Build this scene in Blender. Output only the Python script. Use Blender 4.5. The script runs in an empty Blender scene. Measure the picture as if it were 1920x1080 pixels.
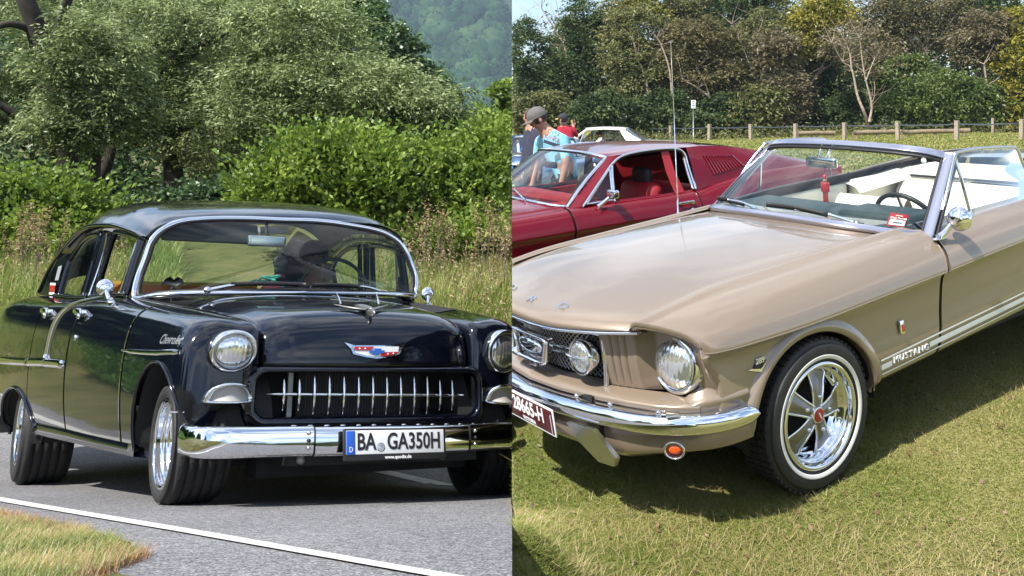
import bpy, bmesh, math, random
import numpy as np
from mathutils import Matrix, Vector

SC = bpy.context.scene
COL = SC.collection
R = math.radians
EYE = 1.5362                       # eye height above the lawn

# ------------------------------------------------------------------ camera
cam_d = bpy.data.cameras.new("camera")
cam_d.sensor_width = 36.0
cam_d.lens = 1700.0 / 1920.0 * 36.0
cam_d.shift_x = -140.0 / 1920.0
cam_d.shift_y = -315.0 / 1920.0
cam_d.clip_start = 0.05
cam_d.clip_end = 6000.0
cam = bpy.data.objects.new("camera", cam_d)
COL.objects.link(cam)
cam.location = (0, 0, EYE)
cam.rotation_euler = (R(90), 0, 0)
SC.camera = cam

# ------------------------------------------------------------------ sky, sun, exposure
SUN_EL, SUN_AZ = R(53), R(-131)      # azimuth from +Y towards +X
w = bpy.data.worlds.new("World")
SC.world = w
w.use_nodes = True
nt = w.node_tree
nt.nodes.clear()
out = nt.nodes.new("ShaderNodeOutputWorld")
bg = nt.nodes.new("ShaderNodeBackground")
sky = nt.nodes.new("ShaderNodeTexSky")
sky.sky_type = 'NISHITA'
sky.sun_disc = False
sky.sun_elevation = SUN_EL
sky.sun_rotation = SUN_AZ
sky.air_density = 1.0
sky.dust_density = 0.6
tc = nt.nodes.new("ShaderNodeTexCoord")
mp = nt.nodes.new("ShaderNodeMapping")
mp.inputs['Scale'].default_value = (1.0, 1.0, 2.2)
nz = nt.nodes.new("ShaderNodeTexNoise")
nz.inputs['Scale'].default_value = 2.6
nz.inputs['Detail'].default_value = 9.0
nz.inputs['Roughness'].default_value = 0.58
nz.inputs['Distortion'].default_value = 0.35
rmp = nt.nodes.new("ShaderNodeValToRGB")
rmp.color_ramp.elements[0].position = 0.44
rmp.color_ramp.elements[1].position = 0.66
mixc = nt.nodes.new("ShaderNodeMix")
mixc.data_type = 'RGBA'
mixc.inputs[7].default_value = (8.0, 8.2, 8.6, 1)     # sunlit cloud
nt.links.new(tc.outputs['Generated'], mp.inputs['Vector'])
nt.links.new(mp.outputs['Vector'], nz.inputs['Vector'])
nt.links.new(nz.outputs['Fac'], rmp.inputs['Fac'])
nt.links.new(rmp.outputs['Color'], mixc.inputs[0])
nt.links.new(sky.outputs['Color'], mixc.inputs[6])
nt.links.new(mixc.outputs[2], bg.inputs['Color'])
bg.inputs['Strength'].default_value = 0.115
nt.links.new(bg.outputs['Background'], out.inputs['Surface'])

sun_d = bpy.data.lights.new("sun", 'SUN')
sun_d.energy = 4.7
sun_d.angle = R(0.55)
sun_d.color = (1.0, 0.95, 0.87)
sun = bpy.data.objects.new("sun", sun_d)
COL.objects.link(sun)
sd = Vector((math.sin(SUN_AZ) * math.cos(SUN_EL), math.cos(SUN_AZ) * math.cos(SUN_EL), math.sin(SUN_EL)))
sun.rotation_euler = sd.to_track_quat('Z', 'Y').to_euler()
sun.location = (0, 0, 30)

SC.view_settings.view_transform = 'Standard'
SC.view_settings.look = 'None'
SC.view_settings.exposure = 1.0
SC.view_settings.gamma = 1.0
SC.view_settings.use_curve_mapping = False
SC.cycles.max_bounces = 8
SC.cycles.diffuse_bounces = 3
SC.cycles.glossy_bounces = 4
SC.cycles.transmission_bounces = 4
SC.cycles.transparent_max_bounces = 14
SC.cycles.use_denoising = True
SC.cycles.caustics_reflective = False
SC.cycles.caustics_refractive = False
SC.cycles.sample_clamp_indirect = 6.0

# the two places meet at one vertical plane that runs away from the viewer; each set stops there
SEAM = -140.0 / 1700.0              # X = SEAM * Y on that plane
def seam_side(p):                   # >0 on the lawn side, <0 on the road side
    return p[..., 0] - SEAM * p[..., 1]

# ------------------------------------------------------------------ helpers
def tag(o, label=None, cat=None, group=None, kind=None):
    if label: o['label'] = label
    if cat: o['category'] = cat
    if group: o['group'] = group
    if kind: o['kind'] = kind
    return o

def empty(name, loc=(0, 0, 0), label=None, cat=None, group=None):
    o = bpy.data.objects.new(name, None)
    COL.objects.link(o)
    o.location = loc
    o.empty_display_size = 0.2
    return tag(o, label, cat, group)

def make_mesh(name, V, F, smooth=True, clip=None):
    me = bpy.data.meshes.new(name)
    V = np.asarray(V, dtype=float)
    me.from_pydata([tuple(v) for v in V], [], [tuple(int(i) for i in f) for f in F])
    if clip is not None:
        co, no = clip
        bm = bmesh.new()
        bm.from_mesh(me)
        bmesh.ops.bisect_plane(bm, geom=bm.verts[:] + bm.edges[:] + bm.faces[:], dist=1e-5,
                               plane_co=co, plane_no=no, clear_outer=True)
        bm.to_mesh(me)
        bm.free()
    if smooth:
        me.polygons.foreach_set('use_smooth', [True] * len(me.polygons))
    me.update()
    return me

def link_mesh(name, me, mat, parent=None):
    o = bpy.data.objects.new(name, me)
    COL.objects.link(o)
    for m in (mat if isinstance(mat, (list, tuple)) else [mat]):
        me.materials.append(m)
    if parent is not None:
        o.parent = parent
    return o

def mobj(name, V, F, mat, parent=None, smooth=True):
    return link_mesh(name, make_mesh(name, V, F, smooth), mat, parent)

def fast_mesh(name, V, F, mat, parent=None, smooth=False):
    """large mesh from arrays; F is (n,3) or (n,4)"""
    me = bpy.data.meshes.new(name)
    k = F.shape[1]
    me.vertices.add(len(V))
    me.vertices.foreach_set('co', np.ascontiguousarray(V, dtype=np.float32).ravel())
    me.loops.add(F.size)
    me.loops.foreach_set('vertex_index', np.ascontiguousarray(F, dtype=np.int32).ravel())
    me.polygons.add(len(F))
    me.polygons.foreach_set('loop_start', np.arange(0, F.size, k, dtype=np.int32))
    me.polygons.foreach_set('loop_total', np.full(len(F), k, dtype=np.int32))
    if smooth:
        me.polygons.foreach_set('use_smooth', np.ones(len(F), dtype=bool))
    me.update(calc_edges=True)
    return link_mesh(name, me, mat, parent)

def crv(P, t):
    """Catmull-Rom through P (n,d) at index parameters t"""
    P = np.asarray(P, float)
    n = len(P)
    t = np.clip(np.atleast_1d(np.asarray(t, float)), 0, n - 1)
    if n == 2:
        return P[0] + (P[1] - P[0]) * t[:, None]
    Q = np.concatenate([[2 * P[0] - P[1]], P, [2 * P[-1] - P[-2]]])
    i = np.minimum(t.astype(int), n - 2)
    f = (t - i)[:, None]
    a, b, c, d = Q[i], Q[i + 1], Q[i + 2], Q[i + 3]
    return 0.5 * ((2 * b) + (-a + c) * f + (2 * a - 5 * b + 4 * c - d) * f * f + (-a + 3 * b - 3 * c + d) * f ** 3)

def crn(P, n):
    return crv(P, np.linspace(0, len(P) - 1, n))

def surf(net, tu, tv):
    """net (a,b,3) evaluated on parameters tu x tv"""
    net = np.asarray(net, float)
    a, b, d = net.shape
    A = crv(net.reshape(a, b * d), tu).reshape(len(tu), b, d)
    B = crv(A.transpose(1, 0, 2).reshape(b, len(tu) * d), tv).reshape(len(tv), len(tu), d)
    return B.transpose(1, 0, 2)

def gfaces(nu, nv, wu=False, wv=False):
    F = []
    for i in range(nu if wu else nu - 1):
        for j in range(nv if wv else nv - 1):
            a, b = i * nv + j, i * nv + (j + 1) % nv
            c, d = ((i + 1) % nu) * nv + (j + 1) % nv, ((i + 1) % nu) * nv + j
            F.append((a, b, c, d))
    return F

def flip(F):
    return [tuple(reversed(f)) for f in F]

def merge(parts):
    V, F, n = [], [], 0
    for v, f in parts:
        v = np.asarray(v, float)
        V.append(v)
        F += [tuple(i + n for i in q) for q in f]
        n += len(v)
    return np.concatenate(V), F

def box(c, s, rot=None):
    c = np.asarray(c, float)
    h = np.asarray(s, float) / 2
    v = np.array([(x, y, z) for x in (-1, 1) for y in (-1, 1) for z in (-1, 1)], float) * h
    if rot is not None:
        v = v @ np.asarray(rot).T
    return v + c, [(0, 1, 3, 2), (4, 6, 7, 5), (0, 4, 5, 1), (2, 3, 7, 6), (0, 2, 6, 4), (1, 5, 7, 3)]

def rbox(c, s, b=0.01, rot=None, n=3):
    """box with rounded edges"""
    s = np.asarray(s, float)
    b = min(b, s.min() * 0.49)
    bm = bmesh.new()
    bmesh.ops.create_cube(bm, size=1.0)
    for v in bm.verts:
        v.co = Vector((v.co.x * s[0], v.co.y * s[1], v.co.z * s[2]))
    bmesh.ops.bevel(bm, geom=bm.edges[:] + bm.verts[:], offset=b, segments=n, affect='EDGES', profile=0.5)
    V = np.array([v.co[:] for v in bm.verts])
    bm.verts.index_update()
    F = [tuple(v.index for v in f.verts) for f in bm.faces]
    bm.free()
    if rot is not None:
        V = V @ np.asarray(rot).T
    return V + np.asarray(c, float), F

def frames(P, up=None):
    P = np.asarray(P, float)
    T = np.gradient(P, axis=0)
    T /= np.linalg.norm(T, axis=1)[:, None] + 1e-12
    if up is None:
        up = np.array([0, 0, 1.0]) if abs(T[0][2]) < 0.9 else np.array([1.0, 0, 0])
        N = up - T[0] * (up @ T[0])
        N /= np.linalg.norm(N)
        Ns = []
        for t in T:
            N = N - t * (N @ t)
            N /= np.linalg.norm(N) + 1e-12
            Ns.append(N)
        Ns = np.array(Ns)
    else:
        up = np.asarray(up, float)
        if up.ndim == 1:
            up = np.repeat(up[None], len(P), 0)
        Ns = up - T * (up * T).sum(1)[:, None]
        Ns /= np.linalg.norm(Ns, axis=1)[:, None] + 1e-12
    return T, Ns, np.cross(T, Ns)

def tube(P, r, n=10, caps=True, closed=False, up=None, flat=1.0):
    """tube along P; r scalar or per point; flat scales the second axis"""
    P = np.asarray(P, float)
    T, N, B = frames(P, up)
    if closed:
        T = np.roll(P, -1, 0) - np.roll(P, 1, 0)
        T /= np.linalg.norm(T, axis=1)[:, None]
        B = np.cross(T, N); B /= np.linalg.norm(B, axis=1)[:, None]
        N = np.cross(B, T)
    r = np.broadcast_to(np.asarray(r, float), (len(P),))
    a = np.linspace(0, 2 * np.pi, n, endpoint=False)
    V = P[:, None] + r[:, None, None] * (np.cos(a)[None, :, None] * N[:, None] + flat * np.sin(a)[None, :, None] * B[:, None])
    F = gfaces(len(P), n, wu=closed, wv=True)
    if caps and not closed:
        F.append(tuple(range(n)))
        F.append(tuple((len(P) - 1) * n + k for k in reversed(range(n))))
    return V.reshape(-1, 3), F

def sweep(P, prof, up=None, closed_prof=True, caps=True):
    """profile (m,2) [along N, along B] swept along P"""
    P = np.asarray(P, float)
    prof = np.asarray(prof, float)
    T, N, B = frames(P, up)
    V = P[:, None] + prof[None, :, 0:1] * N[:, None] + prof[None, :, 1:2] * B[:, None]
    m = len(prof)
    F = gfaces(len(P), m, wv=closed_prof)
    if caps and closed_prof:
        F.append(tuple(range(m)))
        F.append(tuple((len(P) - 1) * m + k for k in reversed(range(m))))
    return V.reshape(-1, 3), F

def lathe(prof, n=48, axis='y', a0=0.0, a1=2 * math.pi, c=(0, 0, 0)):
    """profile (m,2) of (radius, along axis)"""
    prof = np.asarray(prof, float)
    full = abs(a1 - a0 - 2 * math.pi) < 1e-6
    a = np.linspace(a0, a1, n, endpoint=not full)
    r, h = prof[:, 0], prof[:, 1]
    C, S = np.cos(a)[:, None], np.sin(a)[:, None]
    z = np.zeros((n, 1))
    if axis == 'y':
        V = np.stack([C * r, h + z, S * r], -1)
    elif axis == 'x':
        V = np.stack([h + z, C * r, S * r], -1)
    else:
        V = np.stack([C * r, S * r, h + z], -1)
    return V.reshape(-1, 3) + np.asarray(c, float), gfaces(n, len(prof), wu=full)

def panel(G, th=0.015, out=None):
    """grid (nu,nv,3) with its edge turned in by th"""
    nu, nv, _ = G.shape
    du = np.gradient(G, axis=0)
    dv = np.gradient(G, axis=1)
    N = np.cross(du, dv)
    N /= np.linalg.norm(N, axis=2)[..., None] + 1e-12
    if out is not None:
        c = G.reshape(-1, 3).mean(0)
        if ((N * np.asarray(out)).sum(2)).mean() < 0:
            N = -N
    V = list(G.reshape(-1, 3))
    F = gfaces(nu, nv)
    loop = [(i, 0) for i in range(nu)] + [(nu - 1, j) for j in range(1, nv)] + \
           [(i, nv - 1) for i in range(nu - 2, -1, -1)] + [(0, j) for j in range(nv - 2, 0, -1)]
    base = len(V)
    for i, j in loop:
        V.append(G[i, j] - N[i, j] * th)
    m = len(loop)
    for k in range(m):
        a = loop[k][0] * nv + loop[k][1]
        b = loop[(k + 1) % m][0] * nv + loop[(k + 1) % m][1]
        F.append((b, a, base + k, base + (k + 1) % m))
    return np.array(V), F

def ellipsoid(c, r, nu=16, nv=10):
    a = np.linspace(0, 2 * np.pi, nu, endpoint=False)
    b = np.linspace(-np.pi / 2 + 0.001, np.pi / 2 - 0.001, nv)
    A, B = np.meshgrid(a, b, indexing='ij')
    V = np.stack([np.cos(A) * np.cos(B), np.sin(A) * np.cos(B), np.sin(B)], -1) * np.asarray(r, float)
    F = gfaces(nu, nv, wu=True)
    F.append(tuple(i * nv for i in reversed(range(nu))))
    F.append(tuple(i * nv + nv - 1 for i in range(nu)))
    return V.reshape(-1, 3) + np.asarray(c, float), F

def text_geo(s, size=1.0, ext=0.0, sx=1.0, shear=0.0, align='LEFT', bevel=0.0, spacing=1.0, offset=0.0):
    cu = bpy.data.curves.new('t', 'FONT')
    cu.body = s
    cu.size = size
    cu.extrude = ext
    cu.align_x = align
    cu.align_y = 'CENTER'
    cu.shear = shear
    cu.bevel_depth = bevel
    cu.space_character = spacing
    cu.offset = offset
    cu.resolution_u = 3
    o = bpy.data.objects.new('t', cu)
    COL.objects.link(o)
    bpy.context.view_layer.update()
    dg = bpy.context.evaluated_depsgraph_get()
    me = bpy.data.meshes.new_from_object(o.evaluated_get(dg))
    V = np.array([v.co[:] for v in me.vertices]).reshape(-1, 3)
    F = [tuple(p.vertices) for p in me.polygons]
    bpy.data.objects.remove(o)
    bpy.data.curves.remove(cu)
    bpy.data.meshes.remove(me)
    V[:, 0] *= sx
    return V, F

def place(V, o, ex, ey, ez=None):
    ex = np.asarray(ex, float); ey = np.asarray(ey, float)
    if ez is None:
        ez = np.cross(ex, ey)
    return np.asarray(o, float) + V[:, 0:1] * ex + V[:, 1:2] * ey + V[:, 2:3] * np.asarray(ez, float)

def unit(v):
    v = np.asarray(v, float)
    return v / np.linalg.norm(v)

def rot3(yaw, pit, roll):
    cy, sy, cp, sp, cr, sr = math.cos(yaw), math.sin(yaw), math.cos(pit), math.sin(pit), math.cos(roll), math.sin(roll)
    return np.array([[cy, -sy, 0], [sy, cy, 0], [0, 0, 1]]) @ np.array([[cp, 0, sp], [0, 1, 0], [-sp, 0, cp]]) @ \
        np.array([[1, 0, 0], [0, cr, -sr], [0, sr, cr]])

def smooth(x, a, b):
    t = np.clip((x - a) / (b - a), 0, 1)
    return t * t * (3 - 2 * t)
# ------------------------------------------------------------------ materials
def new_mat(name):
    m = bpy.data.materials.new(name)
    m.use_nodes = True
    m.node_tree.nodes.clear()
    o = m.node_tree.nodes.new('ShaderNodeOutputMaterial')
    return m, m.node_tree, o

def prin(name, col, rough=0.5, metal=0.0, coat=0.0, spec=0.5, noise=None, bump=None, trans=0.0, emit=None, coat_rough=0.03):
    """noise=(scale, amount) varies the colour; bump=(scale, strength, detail)"""
    m, t, o = new_mat(name)
    p = t.nodes.new('ShaderNodeBsdfPrincipled')
    p.inputs['Base Color'].default_value = (*col, 1)
    p.inputs['Roughness'].default_value = rough
    p.inputs['Metallic'].default_value = metal
    p.inputs['Coat Weight'].default_value = coat
    p.inputs['Coat Roughness'].default_value = coat_rough
    p.inputs['Coat IOR'].default_value = 1.46
    p.inputs['Specular IOR Level'].default_value = spec
    p.inputs['Transmission Weight'].default_value = trans
    if emit:
        p.inputs['Emission Color'].default_value = (*emit[0], 1)
        p.inputs['Emission Strength'].default_value = emit[1]
    t.links.new(p.outputs[0], o.inputs['Surface'])
    tcn = None
    if noise or bump:
        tcn = t.nodes.new('ShaderNodeTexCoord')
    if noise:
        n = t.nodes.new('ShaderNodeTexNoise')
        n.inputs['Scale'].default_value = noise[0]
        n.inputs['Detail'].default_value = 5
        t.links.new(tcn.outputs['Object'], n.inputs['Vector'])
        r = t.nodes.new('ShaderNodeValToRGB')
        a = noise[1]
        r.color_ramp.elements[0].color = (*[c * (1 - a) for c in col], 1)
        r.color_ramp.elements[1].color = (*[min(1, c * (1 + a)) for c in col], 1)
        r.color_ramp.elements[0].position = 0.3
        r.color_ramp.elements[1].position = 0.7
        t.links.new(n.outputs['Fac'], r.inputs['Fac'])
        t.links.new(r.outputs['Color'], p.inputs['Base Color'])
    if bump:
        n = t.nodes.new('ShaderNodeTexNoise')
        n.inputs['Scale'].default_value = bump[0]
        n.inputs['Detail'].default_value = bump[2] if len(bump) > 2 else 3
        t.links.new(tcn.outputs['Object'], n.inputs['Vector'])
        b = t.nodes.new('ShaderNodeBump')
        b.inputs['Strength'].default_value = bump[1]
        b.inputs['Distance'].default_value = 0.01
        t.links.new(n.outputs['Fac'], b.inputs['Height'])
        t.links.new(b.outputs['Normal'], p.inputs['Normal'])
    return m

def glass(name, tint=(0.9, 0.95, 0.93), refl=1.0, rough=0.0, ior=1.45):
    m, t, o = new_mat(name)
    tr = t.nodes.new('ShaderNodeBsdfTransparent')
    tr.inputs['Color'].default_value = (*tint, 1)
    gl = t.nodes.new('ShaderNodeBsdfGlossy')
    gl.inputs['Roughness'].default_value = rough
    gl.inputs['Color'].default_value = (refl, refl, refl, 1)
    fr = t.nodes.new('ShaderNodeFresnel')
    fr.inputs['IOR'].default_value = ior
    mx = t.nodes.new('ShaderNodeMixShader')
    t.links.new(fr.outputs[0], mx.inputs[0])
    t.links.new(tr.outputs[0], mx.inputs[1])
    t.links.new(gl.outputs[0], mx.inputs[2])
    t.links.new(mx.outputs[0], o.inputs['Surface'])
    return m

def leaf_mat(name, c0, c1, c2, trans=0.35, gloss=0.06, scale=0.6, var=0.35):
    """leaves: colour runs c0..c1..c2 by leaf and by branch, light comes through"""
    m, t, o = new_mat(name)
    g = t.nodes.new('ShaderNodeNewGeometry')
    tcn = t.nodes.new('ShaderNodeTexCoord')
    n = t.nodes.new('ShaderNodeTexNoise')
    n.inputs['Scale'].default_value = scale
    n.inputs['Detail'].default_value = 3
    t.links.new(tcn.outputs['Object'], n.inputs['Vector'])
    ma = t.nodes.new('ShaderNodeMath'); ma.operation = 'MULTIPLY_ADD'
    ma.inputs[1].default_value = var
    t.links.new(g.outputs['Random Per Island'], ma.inputs[0])
    mb = t.nodes.new('ShaderNodeMath'); mb.operation = 'MULTIPLY_ADD'
    mb.inputs[1].default_value = 1.5
    mb.inputs[2].default_value = -0.25 - var * 0.5
    t.links.new(n.outputs['Fac'], mb.inputs[0])
    t.links.new(mb.outputs[0], ma.inputs[2])
    r = t.nodes.new('ShaderNodeValToRGB')
    e = r.color_ramp.elements
    e[0].position = 0.15; e[0].color = (*c0, 1)
    e[1].position = 0.9; e[1].color = (*c2, 1)
    k = e.new(0.5); k.color = (*c1, 1)
    t.links.new(ma.outputs[0], r.inputs['Fac'])
    d = t.nodes.new('ShaderNodeBsdfDiffuse')
    tl = t.nodes.new('ShaderNodeBsdfTranslucent')
    gl = t.nodes.new('ShaderNodeBsdfGlossy')
    gl.inputs['Roughness'].default_value = 0.42
    t.links.new(r.outputs['Color'], d.inputs['Color'])
    t.links.new(r.outputs['Color'], tl.inputs['Color'])
    m1 = t.nodes.new('ShaderNodeMixShader'); m1.inputs[0].default_value = trans
    m2 = t.nodes.new('ShaderNodeMixShader'); m2.inputs[0].default_value = gloss
    t.links.new(d.outputs[0], m1.inputs[1]); t.links.new(tl.outputs[0], m1.inputs[2])
    t.links.new(m1.outputs[0], m2.inputs[1]); t.links.new(gl.outputs[0], m2.inputs[2])
    t.links.new(m2.outputs[0], o.inputs['Surface'])
    return m

def ground_mat(name, cols, scales=(1.2, 14.0, 90.0), rough=0.9, bump=0.6, bscale=120.0, weights=(0.5, 0.3, 0.35)):
    """soil/lawn/asphalt: three sizes of noise pick between the colours"""
    m, t, o = new_mat(name)
    p = t.nodes.new('ShaderNodeBsdfPrincipled')
    p.inputs['Roughness'].default_value = rough
    p.inputs['Specular IOR Level'].default_value = 0.25
    tcn = t.nodes.new('ShaderNodeTexCoord')
    acc = None
    for s, wt in zip(scales, weights):
        n = t.nodes.new('ShaderNodeTexNoise')
        n.inputs['Scale'].default_value = s
        n.inputs['Detail'].default_value = 4
        t.links.new(tcn.outputs['Object'], n.inputs['Vector'])
        mu = t.nodes.new('ShaderNodeMath'); mu.operation = 'MULTIPLY_ADD'
        t.links.new(n.outputs['Fac'], mu.inputs[0])
        mu.inputs[1].default_value = wt * 1.9
        if acc is None:
            mu.inputs[2].default_value = 0.5 - sum(weights) * 0.95
        else:
            t.links.new(acc.outputs[0], mu.inputs[2])
        acc = mu
    r = t.nodes.new('ShaderNodeValToRGB')
    e = r.color_ramp.elements
    e[0].color = (*cols[0], 1); e[0].position = 0.2
    e[1].color = (*cols[-1], 1); e[1].position = 0.8
    for k, c in enumerate(cols[1:-1]):
        q = e.new(0.2 + 0.6 * (k + 1) / (len(cols) - 1)); q.color = (*c, 1)
    t.links.new(acc.outputs[0], r.inputs['Fac'])
    t.links.new(r.outputs['Color'], p.inputs['Base Color'])
    n = t.nodes.new('ShaderNodeTexNoise')
    n.inputs['Scale'].default_value = bscale
    n.inputs['Detail'].default_value = 4
    t.links.new(tcn.outputs['Object'], n.inputs['Vector'])
    b = t.nodes.new('ShaderNodeBump')
    b.inputs['Strength'].default_value = bump
    b.inputs['Distance'].default_value = 0.01
    t.links.new(n.outputs['Fac'], b.inputs['Height'])
    t.links.new(b.outputs['Normal'], p.inputs['Normal'])
    t.links.new(p.outputs[0], o.inputs['Surface'])
    return m

M = {}
M['black'] = prin('black_paint', (0.0025, 0.0035, 0.008), 0.12, 0.0, 0.8, 0.25, coat_rough=0.012)
M['gold'] = prin('champagne_paint', (0.250, 0.194, 0.142), 0.26, 0.25, 1.0, 0.5, noise=(900, 0.06), coat_rough=0.02)
M['red'] = prin('dark_red_paint', (0.125, 0.0012, 0.008), 0.2, 0.0, 0.7, 0.2, coat_rough=0.02)
M['white'] = prin('white_paint', (0.78, 0.77, 0.70), 0.3, 0.0, 0.8, 0.5)
M['blue'] = prin('blue_paint', (0.03, 0.12, 0.38), 0.25, 0.0, 1.0, 0.5)
M['chrome'] = prin('chrome', (0.80, 0.81, 0.83), 0.05, 1.0)
M['chrome_dull'] = prin('dull_chrome', (0.62, 0.62, 0.63), 0.22, 1.0)
M['argent'] = prin('grey_steel', (0.24, 0.235, 0.225), 0.34, 0.85)
M['frame_blue'] = prin('brushed_frame', (0.42, 0.43, 0.52), 0.22, 0.85, 0.5)
M['rubber'] = prin('rubber', (0.018, 0.018, 0.019), 0.62, noise=(30, 0.3), bump=(220, 0.25))
M['tread'] = prin('tread_rubber', (0.012, 0.012, 0.012), 0.75, noise=(40, 0.4), bump=(90, 0.5))
M['gasket'] = prin('black_gasket', (0.01, 0.01, 0.011), 0.5)
M['dark'] = prin('dark_underside', (0.012, 0.012, 0.012), 0.8, noise=(12, 0.4))
M['gapdark'] = prin('gap_dark', (0.006, 0.006, 0.006), 0.9)
M['trim_in'] = prin('dark_interior', (0.02, 0.02, 0.022), 0.6, noise=(40, 0.2))
M['glass'] = glass('window_glass', (0.86, 0.93, 0.90))
M['glass_l'] = glass('windscreen_glass', (0.78, 0.87, 0.82), ior=1.28)
M['glass_d'] = glass('side_glass', (0.80, 0.86, 0.82), ior=1.3)
M['glass_c'] = glass('thin_side_glass', (0.93, 0.96, 0.95), ior=1.14)
M['lens'] = prin('lamp_lens', (0.95, 0.97, 0.97), 0.04, 0.0, 0.0, 0.5, trans=0.0)
M['white_vinyl'] = prin('cream_vinyl', (0.66, 0.63, 0.53), 0.5, noise=(6, 0.06), bump=(60, 0.1))
M['whitewall'] = prin('whitewall_rubber', (0.72, 0.71, 0.67), 0.55, noise=(14, 0.08))
M['stripe'] = prin('stripe_white', (0.74, 0.76, 0.74), 0.4)
M['plate_w'] = prin('plate_white', (0.66, 0.67, 0.67), 0.4, noise=(60, 0.05))
M['plate_b'] = prin('plate_blue', (0.015, 0.10, 0.50), 0.4)
M['ink'] = prin('ink_black', (0.01, 0.01, 0.012), 0.5)
M['ink_w'] = prin('ink_white', (0.75, 0.76, 0.76), 0.45)
M['plate_r'] = prin('plate_maroon', (0.075, 0.012, 0.012), 0.35, coat=0.4)
M['badge_r'] = prin('badge_red', (0.42, 0.012, 0.02), 0.25, coat=0.6)
M['badge_b'] = prin('badge_blue', (0.02, 0.10, 0.42), 0.25, coat=0.6)
M['amber'] = prin('amber_lens', (0.62, 0.09, 0.015), 0.12, coat=0.8)
M['lamp_grey'] = prin('clear_ribbed_lens', (0.42, 0.40, 0.37), 0.3, coat=0.7)
M['red_trim'] = prin('red_vinyl', (0.30, 0.012, 0.02), 0.5)
M['skin'] = prin('skin', (0.42, 0.22, 0.15), 0.55, noise=(20, 0.12))
M['hair'] = prin('hair', (0.05, 0.03, 0.02), 0.7)
M['wood_post'] = prin('weathered_timber', (0.30, 0.245, 0.19), 0.9, noise=(9, 0.35), bump=(26, 0.6, 5))
M['log'] = prin('log_timber', (0.19, 0.145, 0.095), 0.9, noise=(5, 0.35), bump=(14, 0.6, 5))
M['cable'] = prin('steel_cable', (0.10, 0.12, 0.14), 0.4, 0.6)
M['galv'] = prin('galvanised_pole', (0.42, 0.45, 0.46), 0.45, 0.5)
M['bark'] = prin('bark', (0.030, 0.023, 0.017), 0.95, noise=(6, 0.5), bump=(12, 0.8, 5))
M['bark_pale'] = prin('pale_bark', (0.33, 0.26, 0.20), 0.9, noise=(5, 0.4), bump=(12, 0.5, 4))
M['bark_grey'] = prin('grey_bark', (0.15, 0.12, 0.10), 0.9, noise=(6, 0.4), bump=(12, 0.5, 4))

def reflector_lens(name, ribs=60.0):
    m, t, o = new_mat(name)
    p = t.nodes.new('ShaderNodeBsdfPrincipled')
    p.inputs['Base Color'].default_value = (0.78, 0.80, 0.80, 1)
    p.inputs['Metallic'].default_value = 0.85
    p.inputs['Roughness'].default_value = 0.14
    p.inputs['Coat Weight'].default_value = 1.0
    p.inputs['Coat Roughness'].default_value = 0.02
    tcn = t.nodes.new('ShaderNodeTexCoord')
    wv = t.nodes.new('ShaderNodeTexWave')
    wv.wave_type = 'BANDS'
    wv.bands_direction = 'Y'
    wv.inputs['Scale'].default_value = ribs
    wv.inputs['Distortion'].default_value = 1.2
    wv.inputs['Detail'].default_value = 1
    b = t.nodes.new('ShaderNodeBump')
    b.inputs['Strength'].default_value = 0.16
    b.inputs['Distance'].default_value = 0.006
    t.links.new(tcn.outputs['Object'], wv.inputs['Vector'])
    t.links.new(wv.outputs['Fac'], b.inputs['Height'])
    t.links.new(b.outputs['Normal'], p.inputs['Normal'])
    t.links.new(p.outputs[0], o.inputs['Surface'])
    return m
M['headlamp'] = reflector_lens('ribbed_headlamp_glass', 16.0)
# ------------------------------------------------------------------ a vehicle standing on its ground
class Car:
    """points are given in metres from the front axle: x forward, y to the car's left, z up"""
    def __init__(s, name, label, cat, pos, rot, k=1.0, taper=0.0, clip=0, group=None, scale=1.0):
        s.k, s.t, s.sc = k, taper, scale
        s.Rm = rot3(*rot)
        s.pos = np.array([pos[0], pos[1], pos[2] + EYE])
        s.root = empty(name, label=label, cat=cat, group=group)
        M4 = np.eye(4); M4[:3, :3] = s.Rm; M4[:3, 3] = s.pos
        s.root.matrix_world = Matrix(M4.tolist())
        s.pre = None
        s.clip = None
        if clip:
            n = s.Rm.T @ np.array([1.0, -SEAM, 0]) * clip
            c = s.Rm.T @ (np.array([0, 0, EYE]) - s.pos)
            s.clip = (Vector(c), Vector(n))
    def warp0(s, V):
        return np.asarray(V, float)
    def warp(s, V):
        V = np.asarray(V, float)
        if s.pre: V = s.pre(V)
        g = s.sc * (1 - s.t * V[..., 0:1])
        return np.concatenate([V[..., 0:1] * s.k * s.sc, V[..., 1:2] * g, V[..., 2:3] * g], -1)
    def world(s, V):
        return s.warp(np.atleast_2d(V)) @ s.Rm.T + s.pos
    def px(s, V):
        W = s.world(V)
        return np.stack([1100 + 1700 * W[:, 0] / W[:, 1], 225 - 1700 * (W[:, 2] - EYE) / W[:, 1]], 1)
    def raw(s, name, V, F, mat, parent=None, smooth=True):
        me = make_mesh(name, V, F, smooth, s.clip)
        if name in ('bumper', 'bumper_end'):
            bm = bmesh.new(); bm.from_mesh(me)
            bmesh.ops.remove_doubles(bm, verts=bm.verts[:], dist=1e-4)
            bm.to_mesh(me); bm.free()
        if len(me.polygons) == 0:
            bpy.data.meshes.remove(me)
            return None
        return link_mesh(name, me, mat, parent if parent is not None else s.root)
    def part(s, name, V, F, mat, parent=None, smooth=True, mirror=False):
        V = s.warp0(V)
        o2 = None
        if mirror:
            o2 = s.raw(name, s.warp(V * np.array([1, -1, 1])), flip(F), mat, parent, smooth)
        return s.raw(name, s.warp(V), F, mat, parent, smooth) or o2
    def geo(s, name, parts, mat, parent=None, smooth=True, mirror=False):
        V, F = merge(parts)
        return s.part(name, V, F, mat, parent, smooth, mirror)

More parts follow.
